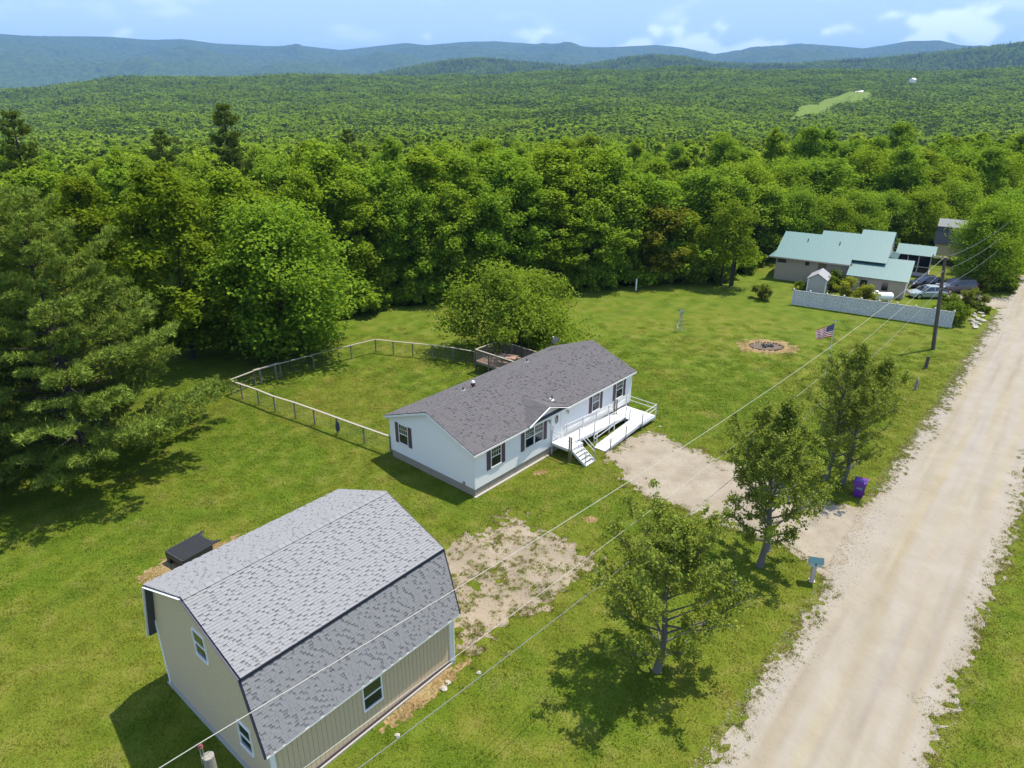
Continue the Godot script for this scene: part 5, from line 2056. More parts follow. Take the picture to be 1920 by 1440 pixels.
	# fire pit
	var fpit := thing("fire_pit", "round stone fire pit with charred logs in the scorched ring", "fire pit", Vector3(25.1, 0, -65.5))
	var stones := [stone_mesh(1, 0.5), stone_mesh(2, 0.45), stone_mesh(3, 0.55)]
	for k in 30:
		var a := TAU * k / 30 + rr(-0.05, 0.05)
		var o := part("stone", stones[k % 3], M.burnt_soil, fpit)
		o.position = Vector3(cos(a) * rr(1.45, 1.65), 0.07, sin(a) * rr(1.05, 1.2))
		o.rotation.y = rr(0, TAU)
		o.scale = Vector3.ONE * rr(0.16, 0.28)
	b = MB.new()
	for k in 24:
		var a0 := TAU * k / 24
		var a1 := TAU * (k + 1) / 24
		b.face(Vector3(0, 0.05, 0), Vector3(cos(a0) * 1.4, 0.022, sin(a0) * 1.0), Vector3(cos(a1) * 1.4, 0.022, sin(a1) * 1.0), Vector3(0, 0.05, 0), Vector3.UP)
	part("ash_bed", b, M.burnt_soil, fpit)
	for k in 7:
		b = MB.new()
		var a := rr(0, TAU)
		var p := Vector3(rr(-0.3, 0.4), 0.1, rr(-0.2, 0.2))
		b.tube(p - Vector3(cos(a), 0, sin(a)) * 0.4, p + Vector3(cos(a), 0.1, sin(a)) * 0.4, 0.08, 0.06, 7)
		part("charred_log", b, M.ash, fpit)
	# rocks by the neighbour's drive and pale stones by the garage
	for k in 14:
		var o := part(numbered("boulder"), stones[k % 3], M.pale_stone, self)
		var t := k / 13.0
		o.position = Vector3(lerpf(49.3, 52.6, t) + rr(-0.6, 0.6), 0.12, lerpf(-71.5, -76.2, t) + rr(-0.5, 0.5))
		o.rotation.y = rr(0, TAU)
		o.scale = Vector3(rr(0.4, 0.85), rr(0.35, 0.6), rr(0.35, 0.7))
		tag(o, "pale boulder in the rock pile by the neighbour's drive", "boulder", "boulders beside the neighbour's driveway")
	for p in [[-4.55, -20.35], [-2.75, -23.05], [-2.9, -22.7], [10.2, -46.9], [11.2, -47.8], [-1.45, -23.6]]:
		var o := part(numbered("field_stone"), stones[1], M.pale_stone, self)
		o.position = Vector3(p[0], 0.05, p[1])
		o.rotation.y = rr(0, TAU)
		o.scale = Vector3.ONE * rr(0.2, 0.34)
		tag(o, "pale loose stone lying in the grass near the drive or garage", "stone", "loose stones in the grass")


# ---------------------------------------------------------------- poles and lines
func make_lines() -> void:
	var np := Vector3(-6.72, 0, -11.13)
	var p := thing("utility_pole", "bleached round utility pole with a red insulator beside the garage", "utility pole", np)
	var b := MB.new()
	b.tube(Vector3(0, -0.5, 0), Vector3(0, 10.25, 0), 0.17, 0.125, 14)
	part("shaft", b, M.pole_wood, p)
	b = MB.new()
	for x in [-0.11, -0.05]:
		b.bar(Vector3(x, 10.1, 0.1), Vector3(x, 10.62, 0.06), 0.012, 0.02)
	part("bracket", b, M.grey_metal, p)
	b = MB.new()
	lathe(b, Vector3(-0.08, 10.58, 0.07), [[0.0, 0], [0.05, 0.0], [0.06, 0.03], [0.035, 0.05], [0.05, 0.09], [0.02, 0.12], [0.0, 0.13]], 10)
	part("insulator", b, M.porcelain, p)
	for y in [7.8, 6.5]:
		b = MB.new()
		b.box(Transform3D(Basis(), Vector3(0.05, y, -0.14)), Vector3(0.08, 0.12, 0.12))
		part("clamp", b, M.grey_metal, p)
	var base := Vector3(41.16, 0, -64.83)
	var top := Vector3(-0.95, 9.05, -0.07)
	var q := thing("utility_pole", "dark leaning utility pole with a short crossarm by the white fence", "utility pole", base)
	b = MB.new()
	b.tube(-top * 0.05, top, 0.19, 0.13, 12)
	part("shaft", b, M.dark_pole_wood, q)
	b = MB.new()
	var arm := Vector3(0.85, 0, 0.52)
	b.bar(top - arm * 1.1 + Vector3(0, 0.02, 0), top + arm * 0.35 + Vector3(0, -0.02, 0), 0.09, 0.1)
	part("crossarm", b, M.rail_wood, q)
	for k in [-1.0, -0.2, 0.25]:
		b = MB.new()
		lathe(b, top + arm * k + Vector3(0, 0.06, 0), [[0.0, 0], [0.05, 0.0], [0.06, 0.04], [0.03, 0.07], [0.045, 0.12], [0.0, 0.16]], 8)
		part("insulator", b, M.porcelain, q)
	for h in [7.8, 6.1]:
		b = MB.new()
		b.box(Transform3D(Basis(), top * (h / 9.05) + Vector3(-0.12, 0, 0.1)), Vector3(0.1, 0.14, 0.1))
		part("clamp", b, M.grey_metal, q)
	b = MB.new()
	b.tube(Vector3(-0.08, 1.2, 0.19), Vector3(-0.12, 2.0, 0.18), 0.05, 0.05, 8)
	part("guard_tube", b, M.grey_metal, q)
	var e1 := base + top + Vector3(0, 0.12, 0)
	var e2 := base + top * (7.8 / 9.05) + Vector3(-0.1, 0, 0.1)
	var e3 := base + top * (6.1 / 9.05) + Vector3(-0.1, 0, 0.1)
	line(np + Vector3(-0.08, 10.72, 0.07), e1, 1.2, 0.011, M.wire_pale, "pale power line from the pole-top insulator to the far crossarm")
	line(np + Vector3(0.05, 7.8, -0.2), e2, 0.9, 0.009, M.wire_pale, "pale second power line strung below the pole-top line")
	line(np + Vector3(0.05, 6.5, -0.2), e3, 1.5, 0.013, M.wire_grey, "dark grey lashed cable strung lowest between the poles")
	var go := Vector3(0.6325, 0, -0.7746) * 55.0
	line(np + Vector3(-0.08, 10.72, 0.07), np + Vector3(-0.08, 11.2, 0.07) - Vector3(0.74, 0, -0.67) * 30.0, 0.6, 0.011, M.wire_pale, "pale power line running out from the pole beside the garage")
	line(e1 + arm * 0.2, base + Vector3(33.5, 10.5, -37.0), 1.4, 0.012, M.wire_grey, "grey wire running on from the leaning pole's crossarm over the trees")
	line(e2, base + Vector3(33.5, 9.0, -37.0), 1.4, 0.012, M.wire_grey, "grey middle wire running on from the leaning pole over the cars")
	line(e3, base + Vector3(33.5, 7.4, -37.0), 1.2, 0.012, M.wire_grey, "grey lowest wire running on from the leaning pole past the bushes")


func line(a: Vector3, e: Vector3, sag: float, r: float, mat: Material, label: String) -> void:
	var b := MB.new()
	var n := 28
	var last := a
	for k in range(1, n + 1):
		var t := float(k) / n
		var p := a.lerp(e, t) - Vector3(0, sag * 4.0 * t * (1.0 - t), 0)
		b.tube(last, p, r, r, 6, false)
		last = p
	tag(part(numbered("power_line"), b, mat, self), label, "power line", "lines strung along the road")


# ---------------------------------------------------------------- trees
# leaves: each a bent rhombus of two triangles; p places, d the way each one faces
func leaf_mesh(ps: PackedVector3Array, ds: PackedVector3Array, size: float, base: Color, spread: float, yellow := 0.25, up := 0.5) -> ArrayMesh:
	var n := ps.size()
	var vs := PackedVector3Array()
	var cs := PackedColorArray()
	var ids := PackedInt32Array()
	vs.resize(n * 4)
	cs.resize(n * 4)
	ids.resize(n * 6)
	for k in n:
		var nrm := (ds[k] * 0.5 + Vector3(0, up, 0) + unit() * 0.75).normalized()
		var t := nrm.cross(unit()).normalized()
		var s := nrm.cross(t)
		var l := size * R.randf_range(0.6, 1.25)
		var w := l * 0.36
		var p := ps[k]
		var q := k * 4
		vs[q] = p - t * (l * 0.5)
		vs[q + 1] = p + s * w + nrm * (w * 0.25)
		vs[q + 2] = p + t * (l * 0.5) - nrm * (l * 0.14)
		vs[q + 3] = p - s * w + nrm * (w * 0.25)
		var v := 1.0 + R.randf_range(-spread, spread)
		var y := R.randf() * yellow
		var c := Color(base.r * v * (1.0 + y), base.g * v * (1.0 + y * 0.35), base.b * v * (1.0 - y * 0.4))
		cs[q] = c
		cs[q + 1] = c
		cs[q + 2] = c
		cs[q + 3] = c
		var i := k * 6
		ids[i] = q
		ids[i + 1] = q + 1
		ids[i + 2] = q + 2
		ids[i + 3] = q
		ids[i + 4] = q + 2
		ids[i + 5] = q + 3
	return indexed(vs, cs, ids)


# a crown of clumps: height from y0 to y1, widest radius r
func clump_crown(y0: float, y1: float, r: float, clumps: int, per: int, size: float, base: Color, shape: float, yellow := 0.25, spread := 0.3, up := 0.9, lump := 1.0) -> ArrayMesh:
	var ps := PackedVector3Array()
	var ds := PackedVector3Array()
	# big limbs first, then clumps about each of them
	var limbs := []
	var nl := maxi(5, int(clumps / 11.0))
	for k in nl:
		var t := (k + R.randf()) / nl
		var prof := pow(sin(PI * clampf(t * 0.82 + 0.13, 0, 1)), 0.75) * lerpf(1.0, 1.25 - t * 0.75, shape)
		var a := k * 2.399 + rr(-0.6, 0.6)
		var rad := r * prof * R.randf_range(0.35, 0.78)
		var lr := r * R.randf_range(0.3, 0.48)
		limbs.append([Vector3(cos(a) * rad, lerpf(y0 + lr * 0.6, y1 - lr * 0.85, t), sin(a) * rad), lr])
	for k in clumps:
		var limb: Array = limbs[R.randi_range(0, nl - 1)]
		var cr := r * lump * R.randf_range(0.11, 0.22)
		var c: Vector3 = limb[0] + unit() * limb[1] * pow(R.randf(), 0.4) * Vector3(1.0, 0.85, 1.0)
		c.y = maxf(c.y, y0 + cr * 0.4)
		var ax := Vector3(rr(0.8, 1.35), rr(0.65, 1.1), rr(0.8, 1.35))
		for j in per:
			var d := unit()
			ps.append(c + d * cr * pow(R.randf(), 0.42) * 1.2 * ax)
			ds.append(d)
	return leaf_mesh(ps, ds, size, base, spread, yellow, up)


func trunk_mesh(h: float, r: float, limbs: int, spread: float, from := 0.3) -> ArrayMesh:
	var b := MB.new()
	var pts := PackedVector3Array()
	var rad := PackedFloat32Array()
	var bend := Vector3(rr(-0.06, 0.06), 0, rr(-0.06, 0.06))
	for k in 7:
		var t := k / 6.0
		pts.append(Vector3(0, h * t, 0) + bend * h * t * t + Vector3(rr(-0.02, 0.02), 0, rr(-0.02, 0.02)) * h * t)
		rad.append(r * (1.25 if k == 0 else 1.0) * (1.0 - 0.88 * t))
	pts[0].y = -0.4
	b.path(pts, rad, 7)
	for k in limbs:
		var t := lerpf(from, 0.92, (k + rr(0, 0.8)) / limbs)
		var p := Vector3(0, h * t, 0) + bend * h * t * t
		var a := k * 2.4 + rr(-0.4, 0.4)
		var out := Vector3(cos(a), 0, sin(a))
		var l := spread * (1.15 - t) * rr(0.8, 1.15)
		b.path(PackedVector3Array([p, p + out * l * 0.5 + Vector3(0, l * 0.35, 0), p + out * l + Vector3(0, l * 0.62, 0)]), PackedFloat32Array([r * 0.5 * (1.05 - t), r * 0.3 * (1.05 - t), 0.012]), 5)
	return b.mesh()


# an aspen grown branch by branch: returns [wood, leaves]
func aspen(h: float, spread: float, stems: int, low: float, leaf: float, per: int, base: Color, tilt := Vector3.ZERO) -> Array:
	var b := MB.new()
	var ps := PackedVector3Array()
	var ds := PackedVector3Array()
	for s in stems:
		var lean := tilt + Vector3(rr(-0.02, 0.02), 0, rr(-0.02, 0.02)) + (Vector3.ZERO if stems == 1 else Vector3((s - 0.5) * 0.1, 0, (0.5 - s) * 0.08))
		var foot := Vector3.ZERO if stems == 1 else Vector3((s - 0.5) * 0.8, 0, (s - 0.5) * 0.5)
		var sh := h * (1.0 if s == 0 else rr(0.82, 0.93))
		var pts := PackedVector3Array()
		var rad := PackedFloat32Array()
		var r0 := 0.17 if stems == 1 else 0.13
		for k in 9:
			var t := k / 8.0
			pts.append(foot + Vector3(0, sh * t, 0) + lean * sh * t + Vector3(sin(t * 7.0 + s) * 0.02, 0, cos(t * 6.0) * 0.02) * sh)
			rad.append(r0 * (1.35 if k == 0 else 1.0) * pow(1.0 - t * 0.97, 0.9))
		pts[0].y = -0.3
		b.path(pts, rad, 9)
		var n := int(64 * sh / 9.0 / (1.0 if stems == 1 else 1.35))
		for k in n:
			var t := lerpf(low, 0.99, pow((k + rr(0, 0.9)) / n, 0.9))
			var f := t * 8.0
			var i := mini(int(f), 7)
			var p := pts[i].lerp(pts[i + 1], f - i)
			var a := k * 2.399 + rr(-0.5, 0.5)
			var l := spread * (0.35 + 0.95 * sin(PI * pow(clampf((t - low) / (1.0 - low), 0, 1), 0.62) * 0.88 + 0.3)) * rr(0.6, 1.15)
			l *= clampf((1.02 - t) * 3.2, 0.2, 1.0)
			var rise := lerpf(0.5, 1.5, t) * rr(0.7, 1.3)
			var out := Vector3(cos(a), rise, sin(a)).normalized()
			var mid := p + out * l * 0.5 + Vector3(0, -0.03 * l, 0)
			var end := p + out * l + Vector3(0, 0.08 * l, 0)
			b.path(PackedVector3Array([p, mid, end]), PackedFloat32Array([0.055 * (1.1 - t) + 0.012, 0.03 * (1.1 - t) + 0.008, 0.005]), 5)
			var tw := int(4 + l * 3.0)
			for j in tw:
				var u := rr(0.28, 1.02)
				var q := p.lerp(mid, u * 2.0) if u < 0.5 else mid.lerp(end, (u - 0.5) * 2.0)
				var dir := (out * 0.5 + unit() * 0.9).normalized()
				var tl := rr(0.25, 0.6) * (0.7 + 0.12 * l)
				b.tube(q, q + dir * tl, 0.008, 0.003, 3, false)
				for m in per:
					var lp := q + dir * tl * rr(0.15, 1.15) + unit() * rr(0.03, 0.26)
					ps.append(lp)
					ds.append((lp - p).normalized())
	return [b.mesh(), leaf_mesh(ps, ds, leaf, base, 0.34, 0.3, 0.3)]


# a white pine: whorls of long flat sprays; returns [wood, needles]
func white_pine(h: float, reach: float, low: float, step: float, tuft: float, base: Color, open := 0.0) -> Array:
	var b := MB.new()
	var vs := PackedVector3Array()
	var cs := PackedColorArray()
	var pts := PackedVector3Array()
	var rad := PackedFloat32Array()
	for k in 9:
		var t := k / 8.0
		pts.append(Vector3(sin(t * 3.0) * 0.02 * h, h * t, cos(t * 4.0) * 0.012 * h))
		rad.append(0.021 * h * (1.2 if k == 0 else 1.0) * (1.0 - 0.96 * t))
	pts[0].y = -0.4
	b.path(pts, rad, 9)
	var y := low * h
	while y < h * 0.985:
		var t := y / h
		var f := t * 8.0
		var i := mini(int(f), 7)
		var c := pts[i].lerp(pts[i + 1], f - i)
		var n := R.randi_range(5, 7)
		var a0 := rr(0, TAU)
		for k in n:
			if R.randf() < open:
				continue
			var a := a0 + TAU * k / n + rr(-0.3, 0.3)
			var l := reach * (pow(1.0 - t, 0.62) * 0.95 + 0.06) * rr(0.55, 1.12)
			var rise := lerpf(0.02, 0.75, t * t) + rr(-0.06, 0.16)
			var out := Vector3(cos(a), rise, sin(a)).normalized()
			var flat := Vector3(-sin(a), 0, cos(a))
			var tip := c + out * l + Vector3(0, 0.07 * l, 0)
			var mid := c + out * l * 0.5 - Vector3(0, 0.05 * l, 0)
			b.path(PackedVector3Array([c, mid, tip]), PackedFloat32Array([0.008 * h * (1.1 - t) * 0.5 + 0.014, 0.02, 0.008]), 5)
			# side sprays fill the outer two thirds
			var side := maxi(3, int(l * 2.6))
			for j in side:
				var u := lerpf(0.38, 1.0, (j + rr(0, 1)) / side)
				var q := c.lerp(mid, u * 2.0) if u < 0.5 else mid.lerp(tip, (u - 0.5) * 2.0)
				var s := 1.0 if j % 2 else -1.0
				var sl := l * 0.34 * (1.15 - u * 0.75) * rr(0.6, 1.2)
				var dir := (out * 0.75 + flat * s * rr(0.5, 1.1) + Vector3(0, rr(-0.05, 0.22), 0)).normalized()
				if sl > 0.4:
					b.tube(q, q + dir * sl, 0.012, 0.005, 3, false)
				var m := int(6 + sl / (tuft * 0.3))
				for z in m:
					var w := q + dir * sl * sqrt((float(z) + rr(0, 1)) / m) + unit() * Vector3(0.75, 0.5, 0.75) * tuft
					var v := 1.0 + rr(-0.3, 0.3)
					var yy := R.randf() * 0.3
					var col := Color(base.r * v * (1.0 + yy), base.g * v * (1.0 + yy * 0.4), base.b * v * (1.0 - 0.3 * yy))
					for e in 8:
						var nd := (dir * 0.55 + Vector3(0, 0.45, 0) + unit() * 0.95).normalized()
						var wd := nd.cross(unit()).normalized() * tuft * 0.12
						vs.append(w - wd)
						vs.append(w + nd * tuft * rr(0.7, 1.2))
						vs.append(w + wd)
						cs.append(col)
						cs.append(col)
						cs.append(col)
		y += step * rr(0.75, 1.25)
	var am := []
	am.resize(Mesh.ARRAY_MAX)
	am[Mesh.ARRAY_VERTEX] = vs
	am[Mesh.ARRAY_COLOR] = cs
	var nm := ArrayMesh.new()
	nm.add_surface_from_arrays(Mesh.PRIMITIVE_TRIANGLES, am)
	return [b.mesh(), nm]


# a small far conifer: drooping rings of needles boughs
func far_conifer(h: float, r: float, rings: int, per: int, size: float, base: Color) -> ArrayMesh:
	var ps := PackedVector3Array()
	var ds := PackedVector3Array()
	for k in rings:
		var t := (k + 0.5) / rings
		for j in int(per * (1.15 - t)):
			var a := R.randf() * TAU
			var rad := r * (1.03 - t) * sqrt(R.randf_range(0.25, 1.0)) * (1.0 + 0.25 * sin(a * 3.0 + k))
			ps.append(Vector3(cos(a) * rad, h * (0.08 + 0.92 * t) + rr(-0.2, 0.2), sin(a) * rad))
			ds.append(Vector3(cos(a), 0.3, sin(a)))
	return leaf_mesh(ps, ds, size, base, 0.3, 0.15, 0.35)


var crowns := []
var trunks := []
const GREEN := Color(0.21, 0.33, 0.03)


func plant_tree(called: String, label: String, category: String, at: Vector3, wood: Mesh, crown: Mesh, bark: Material, leaf: Material, scale_by: Vector3, turn: float, group := "") -> Node3D:
	var o := thing(called, label, category, at, turn, group)
	o.scale = scale_by
	part("trunk", wood, bark, o)
	part("crown", crown, leaf, o)
	return o


func tinted(from: String, called: String, r: float, g: float, b: float) -> Material:
	if not M.has(called):
		var m: StandardMaterial3D = M[from].duplicate()
		m.resource_name = called
		m.albedo_color = lin(minf(r, 1.0), minf(g, 1.0), minf(b, 1.0))
		M[called] = m
	return M[called]


# kind, x of the top, y of the top, z, crown width
const EDGE_TREES := [["Y", -30.1, 18.1, -62.0, 10.0], ["W", -21.7, 15.1, -64.0, 14.2], ["B", -29.2, 16.7, -74.0, 8.5], ["B", -21.2, 18.1, -82.0, 10.6], ["B", -15.8, 16.6, -84.0, 10.3], ["S", -10.8, 17.8, -86.0, 8.5], ["B", -6.4, 16.9, -88.0, 8.7], ["B", -0.7, 17.5, -90.0, 10.3], ["B", 5.3, 17.3, -93.0, 11.3], ["B", 11.2, 16.6, -92.0, 10.5], ["B", 17.0, 14.4, -92.0, 10.6], ["R", 18.9, 10.5, -90.0, 8.4], ["L", 22.3, 9.0, -91.0, 6.4], ["B", -2.5, 14.0, -84.0, 8.4], ["B", 4.4, 12.9, -86.0, 8.0], ["B", 10.2, 11.2, -87.0, 8.1], ["B", -12.0, 14.2, -82.0, 8.2], ["B", -17.3, 14.6, -79.0, 7.3], ["B", -6.7, 13.5, -83.0, 7.7], ["B", 28.0, 13.8, -105.0, 11.2], ["B", 34.9, 14.1, -110.0, 12.6], ["B", 44.2, 13.4, -118.0, 11.7], ["B", 50.9, 13.8, -118.0, 11.7], ["B", 60.9, 14.5, -125.0, 12.4], ["L", 68.3, 13.6, -125.0, 12.4], ["B", 78.1, 14.6, -130.0, 12.9], ["B", 85.7, 14.1, -130.0, 12.9], ["B", 36.1, 11.1, -103.0, 8.7], ["B", 41.9, 10.4, -106.0, 9.0], ["B", 46.8, 9.2, -106.0, 8.2], ["B", 52.3, 9.7, -108.0, 9.1], ["B", 58.1, 9.1, -112.0, 9.3], ["B", 64.0, 9.6, -112.0, 9.5], ["B", 71.0, 10.4, -116.0, 9.8], ["W", 65.8, 11.5, -95.0, 8.8], ["Y", -41.1, 16.3, -68.0, 7.9], ["B", -48.3, 16.7, -74.0, 8.5], ["B", -41.3, 16.5, -76.0, 7.6], ["B", -31.4, 16.1, -70.0, 5.9], ["B", -54.8, 15.0, -75.0, 9.2], ["B", 72.9, 12.3, -100.0, 10.7], ["B", -22.1, 16.5, -76.0, 6.4], ["B", 30.6, 12.2, -100.0, 7.7], ["B", 1.8, 15.0, -86.0, 7.3], ["B", 7.7, 14.1, -89.0, 7.5], ["B", 13.7, 13.3, -90.0, 6.9]]


func stands_behind(x: float) -> String:
	if x < -36.0:
		return "behind the big pines"
	if x < -10.0:
		return "behind the paddock fence"
	if x < 9.0:
		return "behind the apple tree"
	if x < 30.0:
		return "beyond the open lawn"
	if x < 60.0:
		return "behind the teal-roofed house"
	return "beyond the parked cars"


func make_trees() -> void:
	# crown kinds: 0 round, 1 tall, 2 wide and low, 3 slim, 4 round again
	crowns = [clump_crown(1.0, 15.0, 4.6, 200, 72, 0.36, GREEN, 0.35), clump_crown(0.8, 17.0, 4.3, 220, 70, 0.36, GREEN, 0.6), clump_crown(0.3, 14.0, 6.8, 330, 92, 0.34, GREEN, 0.45), clump_crown(1.4, 17.0, 3.2, 160, 66, 0.34, GREEN, 0.5), clump_crown(0.8, 14.5, 4.8, 205, 72, 0.36, GREEN, 0.2)]
	var tops := [15.0, 17.0, 14.0, 17.0, 14.5]
	var radii := [4.6, 4.3, 6.8, 3.2, 4.8]
	for k in 5:
		trunks.append(trunk_mesh(tops[k] * 0.7, 0.24, 8, radii[k] * 0.7))
	var leaf_tints := [M.broad_leaf, tinted("broad_leaf", "leaf_cool", 0.88, 0.94, 0.95), tinted("broad_leaf", "leaf_warm", 1.0, 0.96, 0.8)]
	var bright := tinted("broad_leaf", "leaf_lime", 1.0, 1.0, 1.0)
	# lighter and warmer crowns have their own leaf colours
	var lime := clump_crown(0.8, 12.0, 4.2, 120, 92, 0.38, Color(0.2, 0.28, 0.018), 0.3)
	var rust := clump_crown(0.8, 12.5, 4.4, 120, 92, 0.38, Color(0.16, 0.195, 0.024), 0.3, 0.4)
	var warm := clump_crown(0.9, 16.0, 4.9, 150, 95, 0.4, Color(0.15, 0.225, 0.014), 0.4)
	var id := 0
	for e in EDGE_TREES:
		var y0 := terrain(e[1], e[3])
		var h: float = e[2] - y0
		var asp: float = e[4] / h
		var v: int = 2 if e[0] == "W" or asp > 0.85 else (3 if e[0] == "S" else (1 if asp < 0.55 else [0, 4, 1][id % 3]))
		var crown: Mesh = crowns[v]
		var ht: float = tops[v]
		var rad: float = radii[v]
		var label := "%s %s broadleaf tree in the forest edge row %s" % [["round-crowned", "tall oval", "wide spreading", "slim", "full domed"][v], ["fresh green", "cooler green", "warm green"][id % 3], stands_behind(e[1])]
		var group := "broadleaf trees along the forest edge"
		if e[0] == "L" or e[0] == "R" or e[0] == "Y":
			crown = lime if e[0] == "L" else (rust if e[0] == "R" else warm)
			ht = 12.0 if e[0] == "L" else (12.5 if e[0] == "R" else 16.0)
			rad = 4.2 if e[0] == "L" else (4.4 if e[0] == "R" else 4.9)
			label = {"L": "bright lime green broadleaf tree at the forest edge", "R": "brownish bronze-leaved tree at the forest edge behind the lawn", "Y": "yellow-green broadleaf tree behind the big pines"}[e[0]]
			group = {"L": "lime green trees at the forest edge", "R": "", "Y": "yellow-green trees behind the pines"}[e[0]]
		if id == 1:
			label = "wide rounded broadleaf tree with low skirts beside the paddock fence"
			group = ""
		elif e[0] == "W":
			label = "broad leafy tree beyond the neighbour's driveway"
			group = ""
		elif e[0] == "S":
			label = "tall slim pale broadleaf tree standing above the forest edge row"
			group = ""
		var s := h / ht
		var sx := clampf(e[4] * 0.57 / rad, s * 0.75, s * 1.5)
		plant_tree("broadleaf_tree", label, "tree", Vector3(e[1], y0, e[3]), trunks[v], crown, M.bark, leaf_tints[id % 3], Vector3(sx, s, sx), id * 1.7, group)
		id += 1
	# the open pair of thin trunks left of the neighbour's house, and single trees by the drive
	var pair := clump_crown(2.8, 11.0, 4.0, 110, 52, 0.32, Color(0.16, 0.235, 0.018), 0.15)
	var pt := MB.new()
	for q in [[-0.55, 0.0, 0.3], [0.55, 0.1, -0.2], [0.9, -0.2, 0.6]]:
		pt.path(PackedVector3Array([Vector3(q[0], -0.3, q[1]), Vector3(q[0] * 1.1, 4.0, q[1]), Vector3(q[0] + q[2], 8.5, q[1] * 2.0)]), PackedFloat32Array([0.16, 0.12, 0.03]), 7)
	plant_tree("twin_tree", "airy light green tree on thin twin trunks near the neighbour's house", "tree", Vector3(27.3, 0, -88.0), pt.mesh(), pair, M.bark, bright, Vector3.ONE, 0.0)
	plant_tree("broadleaf_tree", "full green broadleaf tree shading the lawn behind the parked cars", "tree", Vector3(60.0, 0, -88.4), trunks[2], crowns[2], M.bark, bright, Vector3(0.74, 0.82, 0.74), 0.7)
	# fill: more edge trees behind the first rows, on the falling ground
	var spots := []
	for e in EDGE_TREES:
		spots.append(Vector2(e[1], e[3]))
	var fill := 0
	var tries := 0
	while fill < 150 and tries < 6000:
		tries += 1
		var az := rr(-46, 46)
		var edge := table([[-46, 84], [-30, 90], [-12, 98], [5, 104], [15, 108], [22, 124], [30, 138], [46, 150]], az)
		var d := edge + pow(R.randf(), 1.3) * 62.0
		var p := Vector2(sin(deg_to_rad(az)), -cos(deg_to_rad(az))) * d
		if absf(road_st(p.x, p.y).y) < 9.0:
			continue
		var ok := true
		for q in spots:
			if p.distance_to(q) < 5.2:
				ok = false
				break
		if not ok:
			continue
		spots.append(p)
		fill += 1
		var v := R.randi_range(0, 4)
		var s := rr(0.82, 1.12)
		if v == 2:
			s *= 0.85
		var cr: Mesh = crowns[v]
		if R.randf() < 0.12:
			cr = warm
		plant_tree("broadleaf_tree", "%s broadleaf tree deeper in the woods %s" % [["round-crowned", "tall oval", "wide spreading", "slim", "full domed"][v], stands_behind(p.x)], "tree", Vector3(p.x, terrain(p.x, p.y), p.y), trunks[v], cr, M.bark, leaf_tints[R.randi_range(0, 2)], Vector3(s * rr(0.9, 1.1), s, s * rr(0.9, 1.1)), rr(0, TAU), "broadleaf trees behind the forest edge")
	# the undergrowth that closes the foot of the wood
	var low := clump_crown(0.0, 2.6, 2.2, 34, 48, 0.34, GREEN, 0.2)
	var lowt := trunk_mesh(1.6, 0.05, 5, 1.2, 0.1)
	for k in 96:
		var t := fmod(k / 48.0, 1.0)
		var x := lerpf(-46.0, 36.0, t) + rr(-1, 1)
		var z := table(TREE_LINE, x) + (rr(-1.2, 0.6) if k < 48 else rr(-4.5, -1.8))
		plant_tree("forest_shrub", "low leafy shrub at the foot of the forest %s" % stands_behind(x), "shrub", Vector3(x, terrain(x, z), z), lowt, low, M.bark, bright, Vector3.ONE * rr(0.7, 1.5), rr(0, TAU), "shrubs along the foot of the forest")
	print("broadleaf")
	# pines
	var needles := Color(0.18, 0.26, 0.048)
	var big := white_pine(17.5, 9.6, 0.1, 0.8, 0.32, needles)
	var big2 := white_pine(19.5, 7.4, 0.14, 0.85, 0.34, needles)
	plant_tree("pine_tree", "big white pine with long low boughs reaching toward the paddock fence", "tree", Vector3(-29.0, 0, -41.6), big[0], big[1], M.bark, M.pine_needle, Vector3.ONE, 0.9)
	plant_tree("pine_tree", "tall white pine standing between the long-boughed pine and the outbuilding", "tree", Vector3(-34.6, 0, -46.0), big2[0], big2[1], M.bark, M.pine_needle, Vector3(1.0, 0.95, 1.0), 2.0)
	plant_tree("pine_tree", "white pine at the frame edge beside the long-boughed pine", "tree", Vector3(-38.5, 0, -40.0), big2[0], big2[1], M.bark, M.pine_needle, Vector3(0.95, 0.9, 0.95), 4.1)
	plant_tree("pine_tree", "white pine with low boughs shading the grass beyond the bed liner", "tree", Vector3(-37.0, 0, -35.0), big[0], big[1], M.bark, M.pine_needle, Vector3(0.82, 0.85, 0.82), 3.3)
	plant_tree("pine_tree", "white pine in front of the yellow-green trees near the outbuilding", "tree", Vector3(-40.5, 0, -54.0), big2[0], big2[1], M.bark, M.pine_needle, Vector3(0.9, 0.88, 0.9), 5.2)
	var tall := white_pine(22.0, 4.6, 0.3, 0.85, 0.42, Color(0.11, 0.16, 0.03), 0.18)
	for q in [[-34.9, 21.9, -92.0, 1.0, "tall dark pine rising alone above the forest canopy"], [-53.0, 21.5, -80.0, 0.95, "tall dark pine above the trees behind the outbuilding"], [-27.6, 17.0, -125.0, 0.9, "dark pine top showing over the forest edge row"], [-47.0, 18.5, -100.0, 0.8, "dark pine behind the yellow-green trees"]]:
		var y0 := terrain(q[0], q[2])
		var s: float = (q[1] - y0) / 22.0
		plant_tree("pine_tree", q[4], "tree", Vector3(q[0], y0, q[2]), tall[0], tall[1], M.bark, M.pine_needle, Vector3(q[3], s, q[3]), q[0])
	print("pines")
	# the aspens on the lawn by the road
	var ag := Color(0.2, 0.265, 0.048)
	var a1 := aspen(7.7, 3.3, 1, 0.09, 0.14, 38, ag, Vector3(0.03, 0, 0))
	plant_tree("aspen_tree", "spreading aspen casting a dappled shadow on the lawn beside the road", "tree", Vector3(6.4, 0, -23.9), a1[0], a1[1], M.pale_bark, M.aspen_leaf, Vector3.ONE, 0.0)
